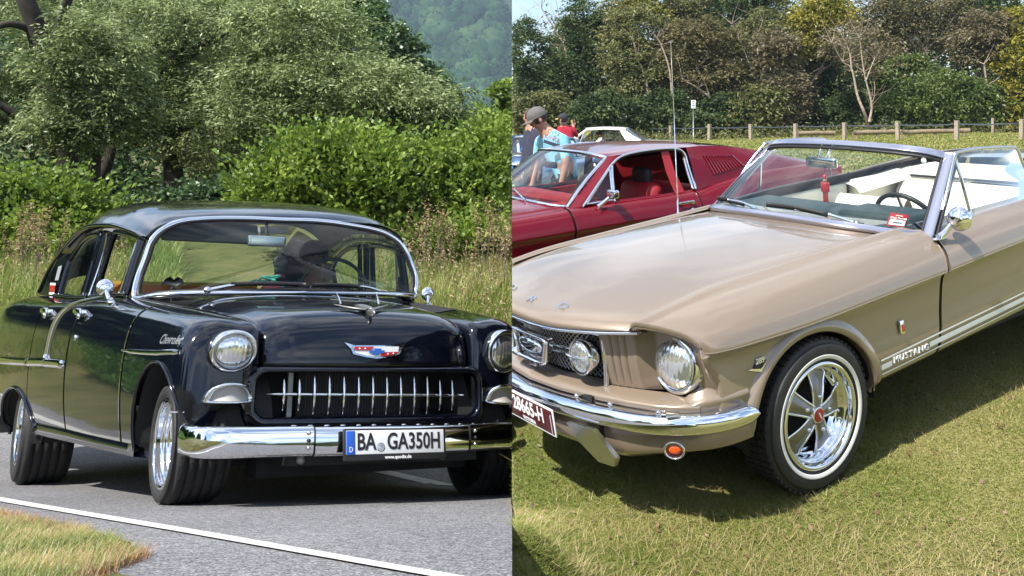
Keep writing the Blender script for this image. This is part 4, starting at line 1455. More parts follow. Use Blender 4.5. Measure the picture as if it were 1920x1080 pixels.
# panel filling below the rear pillar
Gp = np.array([[(-3.08, -.752, .915), (-3.10, -.735, 1.10), (-3.07, -.725, 1.15)], [(-3.5, -.752, .91), (-3.5, -.738, 1.06), (-3.5, -.728, 1.14)], [(-4.0, -.75, .905), (-3.98, -.745, .93), (-3.95, -.740, .97)]])
SD.part('rear_pillar', Gp.reshape(-1, 3), gfaces(3, 3), M['black'], mirror=True)
st = [(-3.34, .935), (-3.34, .972), (-3.55, .968), (-3.55, .93)]
o = SD.part('sticker', np.array([(x, -.757, z) for x, z in st]), [(0, 1, 2, 3)], M['badge_r'], smooth=False)
SD.part('sticker_edge', np.array([(x, -.756, z + dz) for (x, z), dz in zip(st, (-.012, .012, .012, -.012))]), [(0, 1, 2, 3)], M['ink_w'], smooth=False, parent=o)
st = [(-3.32, 1.0), (-3.32, 1.08), (-3.45, 1.07), (-3.45, .995)]
SD.part('sticker', np.array([(x, -.748 + (z - 1.0) * .12, z) for x, z in st]), [(0, 1, 2, 3)], M['galv'], smooth=False)

# --- inside
SD.geo('dashboard', [rbox((-1.06, 0, .955), (.26, 1.44, .10), .04), rbox((-1.12, 0, .86), (.12, 1.42, .16), .03)], M['trim_in'])
for x, z in ((-2.05, .76), (-3.05, .70)):
    SD.geo('seat', [rbox((x, 0, z - .05), (.22, 1.34, .50), .08, rot=rot3(0, -.18, 0)), rbox((x + .34, 0, .52), (.60, 1.34, .18), .07)], M['trim_in'])
SD.geo('door_lining', [box((-2.0, -.735, .66), (2.3, .02, .55))], M['trim_in'], mirror=True, smooth=False)
# blanket strip of warm colours on the far sill, seen through the side glass
a = np.linspace(0, 2 * np.pi, 40, endpoint=False)
swc = np.array([-1.30, .37, 1.02])
ax1, ax2 = np.array([0, 1, 0]), np.array([-.30, 0, .954])
P = swc + .205 * (np.cos(a)[:, None] * ax1 + np.sin(a)[:, None] * ax2)
V, F = tube(P, .0115, 8, closed=True)
sw = SD.part('steering_wheel', V, F, M['gasket'])
V, F = merge([tube([swc, swc + .2 * ax1], .009), tube([swc, swc - .2 * ax1], .009), tube([swc, swc - .2 * ax2], .010), tube([swc, swc + (.20, 0, -.10)], .028)])
if sw: SD.part('steering_column', V, F, M['gasket'], parent=sw)
# mirror inside
V, F = rbox((-1.10, -.085, 1.305), (.03, .215, .062), .014)
mi = SD.part('rear_view_mirror', V, F, M['chrome'])
V, F = rbox((-1.083, -.085, 1.305), (.006, .19, .048), .003); SD.part('mirror_back', V, F, M['chrome_dull'], parent=mi)
V, F = tube([(-1.11, -.085, 1.33), (-1.13, -.085, 1.42)], .009); SD.part('mirror_stalk', V, F, M['gasket'], parent=mi)

# --- chrome and fittings outside
def strip(pts, h, d, name, mat=M['chrome'], n=40, taper=None):
    P = crn(np.array([(x, sy(x, z) - .002, z) for x, z in pts]), n)
    r = np.full(n, h / 2)
    if taper: r = h / 2 * np.interp(np.linspace(0, 1, n), *taper)
    V, F = tube(P, r, 10, up=(0, 0, 1), flat=d / (h / 2))
    return SD.part(name, V, F, mat, mirror=True)
strip([(-.25, .772), (.10, .785), (.40, .80), (.615, .806)], .030, .012, 'fender_moulding', taper=([0, .15, .9, 1], [.15, .8, 1, .7]))
strip([(-1.45, .642), (-1.6, .640), (-1.92, .630)], .044, .014, 'door_moulding', taper=([0, .12, 1], [.35, 1, 1]))
strip([(-1.92, .632), (-2.42, .612)], .042, .012, 'door_moulding')
strip([(-2.45, .611), (-3.1, .592), (-3.9, .575), (-4.4, .565)], .040, .012, 'quarter_moulding')
xs_ = [-1.36, -1.46, -1.56, -1.68, -1.78, -1.86, -1.90, -1.92]
vs_ = [3.7, 3.9, 4.2, 4.6, 5.1, 5.7, 6.3, 7.0]
us_ = np.interp([-x for x in xs_], [-x for x, _ in ST], range(len(ST)))
P = np.array([surf(NET, [u_], [v_])[0, 0] for u_, v_ in zip(us_, vs_)]) + (0, -.003, .002)
V, F = tube(crn(P, 50), .0125, 10, flat=.6, up=(0, -1, .5)); SD.part('belt_sweep_moulding', V, F, M['chrome'], mirror=True)
strip([(.665, .52), (.60, .525), (.79, .52)][:2], .008, .006, 'fender_seam', mat=M['chrome'])
# door handles
for x, z in ((-1.30, .905), (-2.22, .872)):
    y = sy(x, z)
    V, F = merge([rbox((x, y - .028, z), (.17, .014, .026), .006), rbox((x + .075, y - .012, z), (.02, .03, .022), .005), rbox((x - .075, y - .012, z - .004), (.028, .03, .035), .006), ellipsoid((x + .06, y - .03, z - .02), (.02, .012, .016), 10, 6)])
    SD.part('door_handle', V, F, M['chrome'], mirror=True)
V, F = lathe([(.001, .008), (.012, .008), (.014, 0)], 14, 'y', c=(-1.25, 0, 0)); V[:, 1] = -V[:, 1] + sy(-1.25, .78); V[:, 2] += .78
SD.part('door_lock', V, F, M['chrome'])
# script on the fender
V, F = text_geo('Chevrolet', .062, .002, 1.05, shear=.45, bevel=.001)
V = place(V, (.325, sy(.45, .865) - .004, .858), (1, 0, .02), (0, 0.02, 1), (0, -1, 0))
for i in range(len(V)): V[i, 1] = sy(V[i, 0], V[i, 2]) - .004
SD.part('fender_script', V, F, M['galv'])
# round mirrors
def door_mirror(side):
    c = np.array([-1.02, side * .885, 1.035])
    V, F = merge([lathe(crn(np.array([(.001, .024), (.022, .021), (.036, .011), (.042, 0), (.040, -.008), (.036, -.010)]), 18), 30, 'x', c=c),
                  ])
    V[:, 1] += 0
    m = SD.part('door_mirror', V, F, M['chrome'])
    if m is None: return
    V, F = tube(crn(np.array([c + (0.02, 0, -.01), c + (.05, -side * .012, -.055), (-.93, side * .872, .975)]), 12), np.linspace(.011, .015, 12), 10)
    SD.part('mirror_arm', V, F, M['chrome'], parent=m)
    V, F = ellipsoid((-.93, side * .868, .966), (.032, .022, .010), 14, 8)
    SD.part('mirror_foot', V, F, M['chrome'], parent=m)
door_mirror(-1); door_mirror(1)
# wipers
def wiper(p0, p1, q0, q1):
    V, F = tube(crn(np.array([p0, (np.array(p0) + p1) / 2 + (.01, 0, .012), p1]), 14), np.linspace(.010, .006, 14), 8)
    o = SD.part('wiper', V, F, M['chrome'])
    V, F = sweep(crn(np.array([q0, (np.array(q0) + q1) / 2 + (.008, 0, .006), q1]), 14), [(-.012, -.004), (.008, -.006), (.012, 0), (.008, .006), (-.012, .004)])
    SD.part('wiper_blade', V, F, M['gasket'], parent=o)
    V, F = ellipsoid(p0, (.022, .022, .018), 12, 8); SD.part('wiper_pivot', V, F, M['chrome_dull'], parent=o)
wiper((-.70, -.47, 1.045), (-.665, -.20, 1.085), (-.675, -.36, 1.078), (-.60, .02, 1.088))
wiper((-.74, .53, 1.045), (-.655, .28, 1.088), (-.60, .05, 1.085), (-.66, .35, 1.082))
# shield badge
def onface(pts, d):
    """points (y,z) on the bonnet front; x comes from the bonnet itself"""
    f = HOOD[45:].reshape(-1, 3)
    o = []
    for y, z in pts:
        i = np.argmin((f[:, 1] - y) ** 2 + (f[:, 2] - z) ** 2)
        o.append((f[i, 0] + d, y, z))
    return np.array(o)
def plate2(pts, d, th, name, mat, parent=None):
    A = onface(pts, d); n = len(A)
    B = A + (th, 0, .0)
    V = np.concatenate([A, B])
    F = [tuple(range(n, 2 * n))] + [(i, (i + 1) % n, n + (i + 1) % n, n + i) for i in range(n)]
    return SD.part(name, V, F, mat, parent=parent, smooth=False)
zc = .818
sh = [(-.172, .040), (-.135, .030), (-.118, .026), (.118, .026), (.135, .030), (.172, .040), (.140, .010), (.128, -.018), (.06, -.033), (0, -.040), (-.06, -.033), (-.128, -.018), (-.140, .010)]
bd = plate2([(y, zc + z) for y, z in sh], .004, .010, 'shield_badge', M['chrome'])
ins = [(-.122, .020), (.122, .020), (.116, -.012), (.055, -.026), (0, -.031), (-.055, -.026), (-.116, -.012)]
plate2([(y, zc + z) for y, z in ins], .0145, .002, 'badge_field', M['plate_w'], bd)
plate2([(y, zc + z) for y, z in [(-.122, .020), (-.02, .020), (-.035, .002), (-.122, .002)]], .0170, .002, 'badge_red_panel', M['badge_r'], bd)
plate2([(y, zc + z) for y, z in [(.022, -.008), (.118, -.006), (.112, -.013), (.055, -.026), (.018, -.029)]], .0170, .002, 'badge_red_panel', M['badge_r'], bd)
plate2([(y, zc + z) for y, z in [(-.040, .002), (-.018, .002), (-.014, .011), (.024, .011), (.020, .002), (.042, .002), (.034, -.012), (.012, -.012), (.008, -.020), (-.026, -.020), (-.022, -.012), (-.048, -.012)]], .0195, .002, 'badge_bow', M['badge_b'], bd)
for y, z in ((-.096, .011), (-.066, .011), (.058, -.016), (.088, -.013)):
    plate2([(y + dy, zc + z + dz_) for dy, dz_ in ((-.006, 0), (0, .005), (.006, 0), (0, -.005))], .0192, .001, 'badge_star', M['plate_w'], bd)
# winged ornament on the bonnet
oz = 1.008
V, F = merge([ellipsoid((.50, 0, oz + .016), (.13, .022, .016), 20, 10), ellipsoid((.60, 0, oz - .004), (.075, .012, .026), 16, 8),
              tube(crn(np.array([(.46, -.150, oz + .028), (.50, -.09, oz + .016), (.56, 0, oz + .008), (.50, .09, oz + .016), (.46, .150, oz + .028)]), 30), np.interp(np.linspace(-1, 1, 30), [-1, 0, 1], [.006, .026, .006]), 8, up=(1, 0, 0), flat=.35),
              tube(crn(np.array([(.36, -.135, oz + .046), (.40, 0, oz + .040), (.36, .135, oz + .046)]), 20), .010, 8, up=(1, 0, 0), flat=.4)])
orn = SD.part('hood_ornament', V, F, M['argent'])
for sgn in (-1, 1):
    V, F = tube(crn(np.array([(.44, sgn * .105, oz + .022), (.41, sgn * .108, oz + .058), (.375, sgn * .112, oz + .088)]), 10), np.linspace(.016, .004, 10), 8, up=(1, 0, 0), flat=.35)
    SD.part('ornament_fin', V, F, M['chrome'], parent=orn)
# seam of the bonnet toward the wing
for sgn in (-1, 1):
    P = np.array([(x, sgn * (.572 + .028 * max(0, -x)), hood_z(x, .56) - .005 + .0) for x in np.linspace(-.6, .55, 20)])

# --- loose things in the cabin of the saloon, and its sun visor
V, F = rbox((-1.17, -.37, 1.335), (.02, .50, .115), .03, rot=rot3(0, -.35, 0)); SD.part('sun_visor', V, F, M['trim_in'])
M['teal_cloth'] = prin('teal_plastic', (.06, .42, .34), .5)
M['orange'] = prin('orange_cloth', (.62, .19, .03), .85)
M['yellow'] = prin('yellow_cloth', (.62, .42, .05), .85)
def cabin_thing(name, label, cat, parts, at_):
    """a thing carried inside the saloon; parts are (name, geometry, material)"""
    base = SD.world(np.array(at_))[0]
    r_ = empty(name, base, label, cat)
    for nm, g_, mt in parts:
        V_, F_ = g_
        mobj(nm, SD.world(V_) - base, F_, mt, r_)
    return r_
cabin_thing('air_freshener', 'dark bell shaped freshener hanging on a cord from the mirror of the black saloon', 'air freshener',
    [('cord', tube([(-1.08, -.03, 1.28), (-1.06, -.012, 1.22)], .0025, 5), M['gasket']),
     ('body', merge([ellipsoid((-1.055, -.012, 1.19), (.016, .042, .045), 14, 10), ellipsoid((-1.055, -.012, 1.15), (.014, .034, .035), 12, 8)]), M['ink']),
     ('tassel', ellipsoid((-1.055, -.012, 1.112), (.016, .030, .022), 12, 8), M['plate_r'])], (-1.055, -.012, 1.09))
pf = []
rq = np.random.default_rng(9)
for k in range(7):
    p_ = np.array([-.98 + rq.normal() * .012, -.10 + rq.normal() * .03, 1.04 + rq.uniform(0, .05)])
    pf.append(tube(crn(np.array([p_, p_ + (0, rq.normal() * .03, .03), p_ + (0, rq.normal() * .04, .02)]), 8), .0055, 6))
cabin_thing('garland', 'small teal and red flower garland lying on the dashboard of the black saloon', 'garland',
    [('teal_loops', merge(pf), M['teal_cloth']), ('red_bloom', merge([ellipsoid((-.975, -.06, 1.055), (.02, .04, .022)), ellipsoid((-.975, -.10, 1.05), (.02, .03, .018))]), M['badge_r'])], (-.98, -.1, 1.03))
wing = [(0, .018), (.03, .034), (.065, .022), (.095, -.012), (.06, -.004), (.03, -.012), (.012, -.03), (-.012, -.03), (-.03, -.012), (-.06, -.004), (-.095, -.012), (-.065, .022), (-.03, .034)]
Vw_ = np.array([(-.99 + dx, -.575 + y * .62, 1.065 + z) for dx in (.004, -.004) for y, z in wing]); m_ = len(wing)
cabin_thing('dash_ornament', 'black winged ornament standing on the dashboard corner of the black saloon', 'ornament',
    [('wings', (Vw_, [tuple(range(m_)), tuple(range(2 * m_ - 1, m_ - 1, -1))] + [(i, (i + 1) % m_, m_ + (i + 1) % m_, m_ + i) for i in range(m_)]), M['ink']),
     ('foot', rbox((-.99, -.575, 1.022), (.02, .024, .05), .006), M['ink'])], (-.99, -.575, 1.0))
bl = []
for z0, z1, mt, nm in ((.93, .975, M['badge_r'], 'red_stripe'), (.975, 1.018, M['orange'], 'orange_stripe'), (1.018, 1.035, M['yellow'], 'yellow_stripe')):
    rows = [[(-2.16 + .012 * math.sin(y * 9), y, z) for z in (z0, z1)] for y in np.linspace(-.71, .10, 24)]
    bl.append((nm, (np.array(rows).reshape(-1, 3), gfaces(24, 2)), mt))
cabin_thing('striped_blanket', 'orange red and yellow striped blanket over the front seat of the black saloon', 'blanket', bl, (-2.1, -.3, .92))
# ================================================================== the champagne convertible
CV = Car('convertible_car', 'champagne gold open convertible with whitewall wheels and cream seats parked on the lawn', 'car',
         (.590, 4.589, -1.5362), (-2.517, .0924, -.0181), k=1.05, taper=0.0, clip=-1)
def up(x):
    return .052 * max(0.0, -x)
CS = [
 (0.7, [(0.55,0.66),(0.605,0.838),(0.66,0.838),(0.715,0.822),(0.762,0.8),(0.798,0.768),(0.815,0.725),(0.812,0.7),(0.815,0.6),(0.822,0.5),(.82,.44),(.80,.37)]),
 (0.64, [(0.56,0.66),(0.603,0.86),(0.665,0.858),(0.725,0.84),(0.778,0.812),(0.821,0.776),(0.844,0.724),(0.814,0.692),(0.828,0.6),(0.842,0.5),(.842,.415),(.82,.36)]),
 (0.45, [(0.57,0.66),(0.6,0.889),(0.672,0.883),(0.742,0.86),(0.798,0.824),(0.841,0.78),(0.861,0.722),(0.828,0.69),(0.838,0.58),(0.852,0.46),(0.848,0.37),(0.8,0.31)]),
 (0.1, [(0.57,0.66),(0.6,0.905),(0.675,0.897),(0.745,0.87),(0.802,0.83),(0.845,0.784),(0.865,0.722),(0.832,0.69),(0.84,0.57),(0.855,0.45),(0.85,0.36),(0.8,0.31)]),
 (-0.3, [(0.57,0.66),(0.6,0.905),(0.675,0.898),(0.745,0.873),(0.802,0.832),(0.845,0.785),(0.866,0.722),(0.833,0.69),(0.84,0.56),(0.857,0.44),(0.85,0.355),(0.8,0.31)]),
 (-0.72, [(0.6,0.66),(0.63,0.9),(0.69,0.897),(0.752,0.875),(0.805,0.835),(0.846,0.785),(0.867,0.718),(0.835,0.686),(0.842,0.55),(0.858,0.43),(0.85,0.35),(0.8,0.31)]),
 (-0.735, [(0.6,0.66),(0.63,0.9),(0.69,0.897),(0.752,0.875),(0.805,0.835),(0.846,0.785),(0.867,0.718),(0.835,0.686),(0.842,0.55),(0.858,0.43),(0.85,0.35),(0.8,0.31)]),
 (-1.3, [(0.66,0.66),(0.69,0.882),(0.715,0.885),(0.757,0.87),(0.805,0.832),(0.846,0.782),(0.867,0.712),(0.837,0.68),(0.844,0.55),(0.858,0.43),(0.85,0.35),(0.8,0.31)]),
 (-2, [(0.66,0.64),(0.69,0.85),(0.715,0.856),(0.757,0.845),(0.805,0.812),(0.846,0.766),(0.867,0.7),(0.839,0.668),(0.846,0.54),(0.858,0.42),(0.85,0.345),(0.8,0.31)]),
 (-2.35, [(0.64,0.64),(0.67,0.85),(0.71,0.858),(0.757,0.85),(0.806,0.818),(0.848,0.77),(0.871,0.7),(0.847,0.668),(0.853,0.54),(0.86,0.42),(0.85,0.345),(0.8,0.31)]),
 (-3, [(0.6,0.62),(0.66,0.825),(0.71,0.838),(0.757,0.832),(0.806,0.802),(0.848,0.755),(0.872,0.688),(0.852,0.656),(0.856,0.53),(0.855,0.42),(0.845,0.35),(0.8,0.32)]),
 (-3.55, [(0.6,0.6),(0.64,0.77),(0.68,0.785),(0.72,0.78),(0.765,0.755),(0.803,0.715),(0.826,0.655),(0.812,0.623),(0.81,0.5),(0.8,0.42),(0.79,0.37),(0.75,0.35)]),
]
def cst(x, s, sgn=1):
    return [(x + (.15 * min(1, max(0, (.78 - a) / .18)) if x > .66 and z > .79 else .05 * min(1, max(0, (.78 - a) / .18)) if .6 < x < .66 and z > .8 else 0) + (-.085 * min(1, max(0, (.80 - z) / .22)) + .075 * min(1, max(0, (.55 - z) / .2)) if x > .66 else -.045 * min(1, max(0, (.80 - z) / .22)) + .04 * min(1, max(0, (.55 - z) / .2)) if x > .6 else (-.115 * (z - .42) / .46 if -.74 < x < -.71 else 0)), a, z + up(x)) for a, z in s]
CNET = np.array([cst(x, s) for x, s in CS])              # left side, y > 0
cvt = np.linspace(0, 11, 89)
CSIDE = surf(CNET, np.linspace(2, len(CS) - 1, 300), cvt)
def cy(x, z):
    return side_at(CSIDE, min(x, .44), z, 33)
CA = (.115, .318, .372, .352)        # wheel opening
CRA = (-2.63, .43, .372, .330)
def cpanel(u0, u1, v0=1.0, v1=11.0, n=80, m=80, arch=None):
    G = surf(CNET, np.linspace(u0, u1, n), np.linspace(v0, v1, m))
    if arch: return cut_arch(G, *arch)
    return panel(G, .02, (0, 1, .3))
# crease kept crisp: the surface is split along it
def two(name, u0, u1, arch=None, n=90):
    A = cpanel(u0, u1, 1.0, 6.0, n, 44, None)
    B = cpanel(u0, u1, 6.0, 11.0, n, 60, arch)
    return CV.geo(name, [A, B], M['gold'], mirror=True)
fender = two('fender', 0, 5 - .02, CA, 130)
door = two('door', 6 + .004, 8 - .02, None, 70)
quarter = two('rear_quarter', 8 + .02, len(CS) - 1, CRA, 100)
Gi = surf(CNET, np.linspace(2.0, len(CS) - 1.3, 140), np.linspace(1.5, 11, 60)); Gi[..., 1] -= .022; Gi[..., 2] -= .004
V, F = cut_arch(Gi, *CRA)
keep = [f for f in F if all(V[i][0] < -.30 for i in f)]
CV.part('inner_shell', V, keep, M['gapdark'], mirror=True)
# wheel openings: well and rolled lip
for cx, cz, r, rz in (CA, CRA):
    th = np.linspace(-.1, math.pi + .1, 30)
    P = np.stack([cx + (r + .008) * np.cos(th), 0 * th, cz + (rz + .008) * np.sin(th)], 1)
    Gw = np.stack([P + (0, y, 0) for y in (.835, .74, .62, .52)], 1)
    back = np.stack([P + (0, .52, 0), np.repeat([[cx, .52, cz]], 30, 0)], 1)
    CV.geo('wheel_well', [(Gw.reshape(-1, 3), gfaces(30, 4)), (back.reshape(-1, 3), gfaces(30, 2))], M['dark'], mirror=True)
    th = np.linspace(.13, math.pi + .03, 70)
    L, N = [], []
    for t in th:
        ct, st_ = math.cos(t), math.sin(t)
        x, z = cx + (r + .004) * ct, cz + (rz + .004) * st_
        if t < 0: x = cx + r + .004
        if t > math.pi: x = cx - r - .004
        L.append((x, cy(x, max(z, .33)), z)); N.append((ct, 0, st_))
    L = crn(np.array(L), 70)
    # a broad rolled flange standing a little proud of the side
    prof = crn(np.array([(.052, -.006), (.036, .010), (.016, .018), (-.002, .014), (-.006, .002), (-.004, -.03)]), 14)
    N = np.array(N)
    V = L[:, None] + prof[None, :, 0:1] * N[:, None] + prof[None, :, 1:2] * np.array([0, 1.0, 0])
    CV.part('arch_lip', V.reshape(-1, 3), gfaces(70, 14), M['gold'], mirror=True)
# rocker underside, floor
CV.geo('floor_pan', [box((-1.5, 0, .36), (3.4, 1.50, .05)), box((.4, 0, .38), (1.0, .9, .08))], M['dark'], smooth=False)
V, F = ellipsoid((-.30, .74, .335), (.035, .05, .075), 14, 10)
CV.part('mud_flap', V, F, M['argent'])

# --- bonnet
crails = [(-.60, .965), (-.30, .968), (.05, .955), (.40, .925), (.66, .885), (.84, .845), (.93, .818), (.965, .792), (.962, .765), (.93, .750)]
cys = [-.596, -.56, -.42, -.21, 0, .21, .42, .56, .596]
cdz = {0: 0, .21: -.003, .42: -.018, .56: -.036, .596: -.050}
rows = []
for i, (x, z) in enumerate(crails):
    row = []
    for y in cys:
        a = abs(y)
        f = min(1, max(0, (x - .2) / .7))
        vee = -.16 * f * (max(0, a - .10) / .49) ** 1.6
        swp = -.16 * max(0, (-x) / .6) * (a / .588) ** 2
        zz = z + cdz[a] * (1 - .35 * f) + (.034 * f * (a / .588) ** 2)
        if i >= 8: zz = z + .03 * (a / .588) ** 2
        row.append((x + vee + swp, y, zz))
    rows.append(row)
CH = surf(np.array(rows), np.linspace(0, 9, 90), np.linspace(0, 8, 80))
V, F = panel(CH, .02, (.2, 0, 1))
hoodc = CV.part('hood', V, F, M['gold'])
def chz(x, y):
    f = CH[:78].reshape(-1, 3)
    return f[np.argmin((f[:, 0] - x) ** 2 + (f[:, 1] - y) ** 2), 2]
# bright line at the leading edge and the letters along it
L = CH[80][:, :] + (.004, 0, -.004)
V, F = tube(L, .007, 8); CV.part('hood_moulding', V, F, M['chrome'])
for ch, y in (('F', -.50), ('O', -.26), ('R', -.03), ('D', .185)):
    V, F = text_geo(ch, .058, .004, 1.45, bevel=.0006, align='CENTER')
    x0 = .90 - .10 * (abs(y) / .49) ** 1.6 + .0
    zc_ = chz(x0, y)
    dzx = (chz(x0 + .03, y) - chz(x0 - .05, y)) / .08
    V = place(V, (x0, y, zc_ + .004), (0, 1, 0), unit((-1, 0, -dzx)))
    CV.part('hood_letter', V, F, M['chrome'], smooth=False)
# added body-coloured strip that lightens the bonnet gap
for s_ in (1, -1):
    e_ = surf(CNET, np.linspace(0, 4.8, 60), [1.0])[:, 0]
    G = np.stack([e_ + (0, dy, dz_) for dy, dz_ in ((-.05, -.030), (-.012, -.016), (.02, -.012))], 1) * (1, s_, 1)
    CV.part('hood_gap_filler', G.reshape(-1, 3), gfaces(60, 3), M['gold'])
    # turned-down front edge of the wing over the lamp
    e_ = surf(CNET, [0.0], np.linspace(1, 5.4, 40))[0]
    G = np.stack([e_, e_ + (.004, 0, -.010), e_ + (-.004, 0, -.026), e_ + (-.05, 0, -.034)], 1) * (1, s_, 1)
    CV.part('wing_lip', G.reshape(-1, 3), gfaces(40, 4), M['gold'])
# cowl with slots
rows = []
for y in np.linspace(-.70, .70, 29):
    a = abs(y)
    rows.append([(-.585 - .20 * (a / .7) ** 2, y, .958 - .045 * (a / .7) ** 2), (-.62 - .22 * (a / .7) ** 2, y, .967 - .045 * (a / .7) ** 2), (-.72 - .26 * (a / .7) ** 2, y, .972 - .045 * (a / .7) ** 2)])
G = np.array(rows); CV.part('cowl', G.reshape(-1, 3), gfaces(29, 3), M['gold'])
for y in np.linspace(-.42, .42, 9):
    V, F = rbox((-.635 - .22 * (y / .7) ** 2, y, .972 - .045 * (y / .7) ** 2), (.012, .075, .004), .0018)
    CV.part('cowl_slot', V, F, M['gasket'])

# --- nose: grille mouth, gills, lamp buckets
def vx(y, x0=.945, c=.62):
    """the nose is a shallow V in plan"""
    return x0 - c * max(0, abs(y) - .06) ** 1.55 * .72
def nose_ring(e, x0, ztop, zbot):
    y1 = .388 + e
    P = []
    for y, z in ((-y1 + .006, ztop), (-y1 * .5, ztop), (0, ztop), (y1 * .5, ztop), (y1 - .006, ztop), (y1 + .002, ztop - .012), (y1 + .008, (ztop + zbot) / 2), (y1 + .004, zbot + .012), (y1 - .004, zbot), (y1 * .5, zbot - .004), (0, zbot - .006), (-y1 * .5, zbot - .004), (-y1 + .004, zbot), (-y1 - .004, zbot + .012), (-y1 - .008, (ztop + zbot) / 2), (-y1 - .002, ztop - .012)):
        P.append((vx(y, x0), y, z))
    P = np.array(P)
    return crn(np.concatenate([P, P[:1]]), 97)[:-1]
rg = np.array([nose_ring(.004, .905, .752, .515), nose_ring(.0, .915, .748, .520), nose_ring(-.012, .905, .738, .532), nose_ring(-.016, .80, .734, .536)])
V, F = rg.reshape(-1, 3), gfaces(4, 96, wv=True)
CV.part('grille_rim', V, F, M['chrome_dull'])
V, F = tube(rg[1], .008, 8, closed=True); CV.part('grille_moulding', V, F, M['chrome'])
bk = []
for y in np.linspace(-.385, .385, 30):
    bk.append([(vx(y, .80), y, z) for z in (.735, .535)])
G = np.array(bk); CV.part('grille_backing', G.reshape(-1, 3), gfaces(30, 2), M['gapdark'])
# honeycomb mesh
seg = []
for k in range(-33, 34):
    for sg in (-1, 1):
        P = []
        for t in np.linspace(0, 1, 9):
            y = k * .0245 + sg * (t - .5) * .20
            if abs(y) < .380: P.append((vx(y, .835), y, .536 + .198 * t))
        if len(P) > 2: seg.append(tube(P, .0028, 4, caps=False))
V, F = merge(seg)
o = CV.part('grille_mesh', V, F, M['argent'], smooth=False)
if o: o['kind'] = 'stuff'
for z in (.655, .632):
    V, F = tube([(vx(y, .885), y, z) for y in np.linspace(-.34, .34, 30)], .0055, 8)
    CV.part('grille_bar', V, F, M['chrome'])
# corral frame with the running horse left as a plain oval badge
def corral(sc, x, mat, name, dep=.02):
    P = [(-.155, .060), (.155, .060), (.125, -.058), (-.125, -.058)]
    P = np.array(P) * sc
    Q = []
    for i in range(4):
        a, b = P[i], P[(i + 1) % 4]
        Q += [a + (b - a) * t for t in np.linspace(.08, .92, 8)]
    Q = np.array(Q)
    return np.stack([np.full(len(Q), x), Q[:, 0], Q[:, 1] + .645], 1)
A = np.array([corral(1.0, .93, 0, ''), corral(1.06, .955, 0, ''), corral(.98, .965, 0, ''), corral(.86, .945, 0, ''), corral(.84, .90, 0, '')])
cf = CV.part('grille_emblem_frame', A.reshape(-1, 3), gfaces(5, 32, wv=True), M['chrome'])
V, F = ellipsoid((.935, 0, .648), (.02, .095, .034), 20, 10)
if cf: CV.part('grille_emblem', V, F, M['chrome'], parent=cf)
V, F = rbox((.92, 0, .575), (.03, .05, .05), .008); CV.part('emblem_bracket', V, F, M['chrome_dull'])

# gill panel and headlamp bucket between the mouth and the wing
def bucket(side):
    prof = []
    ysb = [.385, .405, .425, .4315, .437, .455, .4615, .467, .485, .4915, .497, .520, .536, .555, .60, .645, .70, .745, .775, .795, .808, .818, .826]
    for y in ysb:
        col = []
        for z, t in ((.806, -1), (.800, 0), (.775, .12), (.72, .35), (.64, .6), (.57, .85), (.535, 1.0)):
            x = vx(y, .925) if y < .54 else vx(.54, .925) - .045 * min(1, (y - .54) / .03) - .06 * (y - .57) / .2
            x -= .030 * max(0, t) ** 2
            if y > .775:
                k_ = min(1, (y - .775) / .038)
                fx = .70 - .085 * min(1, max(0, (.80 - z) / .22))
                x = x * (1 - k_) + (fx - .002 - (.022 if y > .82 else 0)) * k_
            x -= .020 * (1 - min(1, max(0, t) / .12)) + (.10 if t < 0 else 0)
            ztop = np.interp(y, [.385, .54, .60, .66, .715, .762, .798, .818], [.785, .818, .830, .830, .815, .792, .760, .715])
            z2 = .535 + (z - .535) / .265 * (ztop - .535) + .012 * (y > .6) * 0
            for gy in (.4315, .4615, .4915):
                if abs(y - gy) < .001 and .1 < t < .9: x -= .008
            col.append((x, side * y, z2))
        prof.append(col)
    G = surf(np.array(prof), np.linspace(0, len(ysb) - 1, 110), np.linspace(0, 6, 42))
    F = gfaces(110, 42)
    return CV.part('lamp_bucket', G.reshape(-1, 3), F if side > 0 else flip(F), M['gold'])
bucket(1); bucket(-1)
for side in (1, -1):
    c = np.array([.690, side * .662, .655])
    n = unit((1, side * .10, .04))
    ey = unit(np.cross((0, 0, 1), n)); ez = np.cross(n, ey)
    def on(V): return c + V[:, 0:1] * n + V[:, 1:2] * ey * 1.08 + V[:, 2:3] * ez * 1.06
    V, F = lathe(crn(np.array([(.118, -.03), (.116, .004), (.110, .016), (.100, .020), (.094, .014)]), 18), 48, 'x')
    hl = CV.part('headlight', on(V), F, M['chrome'])
    if hl is None: continue
    V, F = lathe(crn(np.array([(.001, .048), (.03, .046), (.06, .038), (.085, .024), (.098, .008)]), 16), 48, 'x')
    F.append(tuple(k * 16 for k in range(48)))
    CV.part('headlight_lens', on(V), F, M['headlamp'], parent=hl)
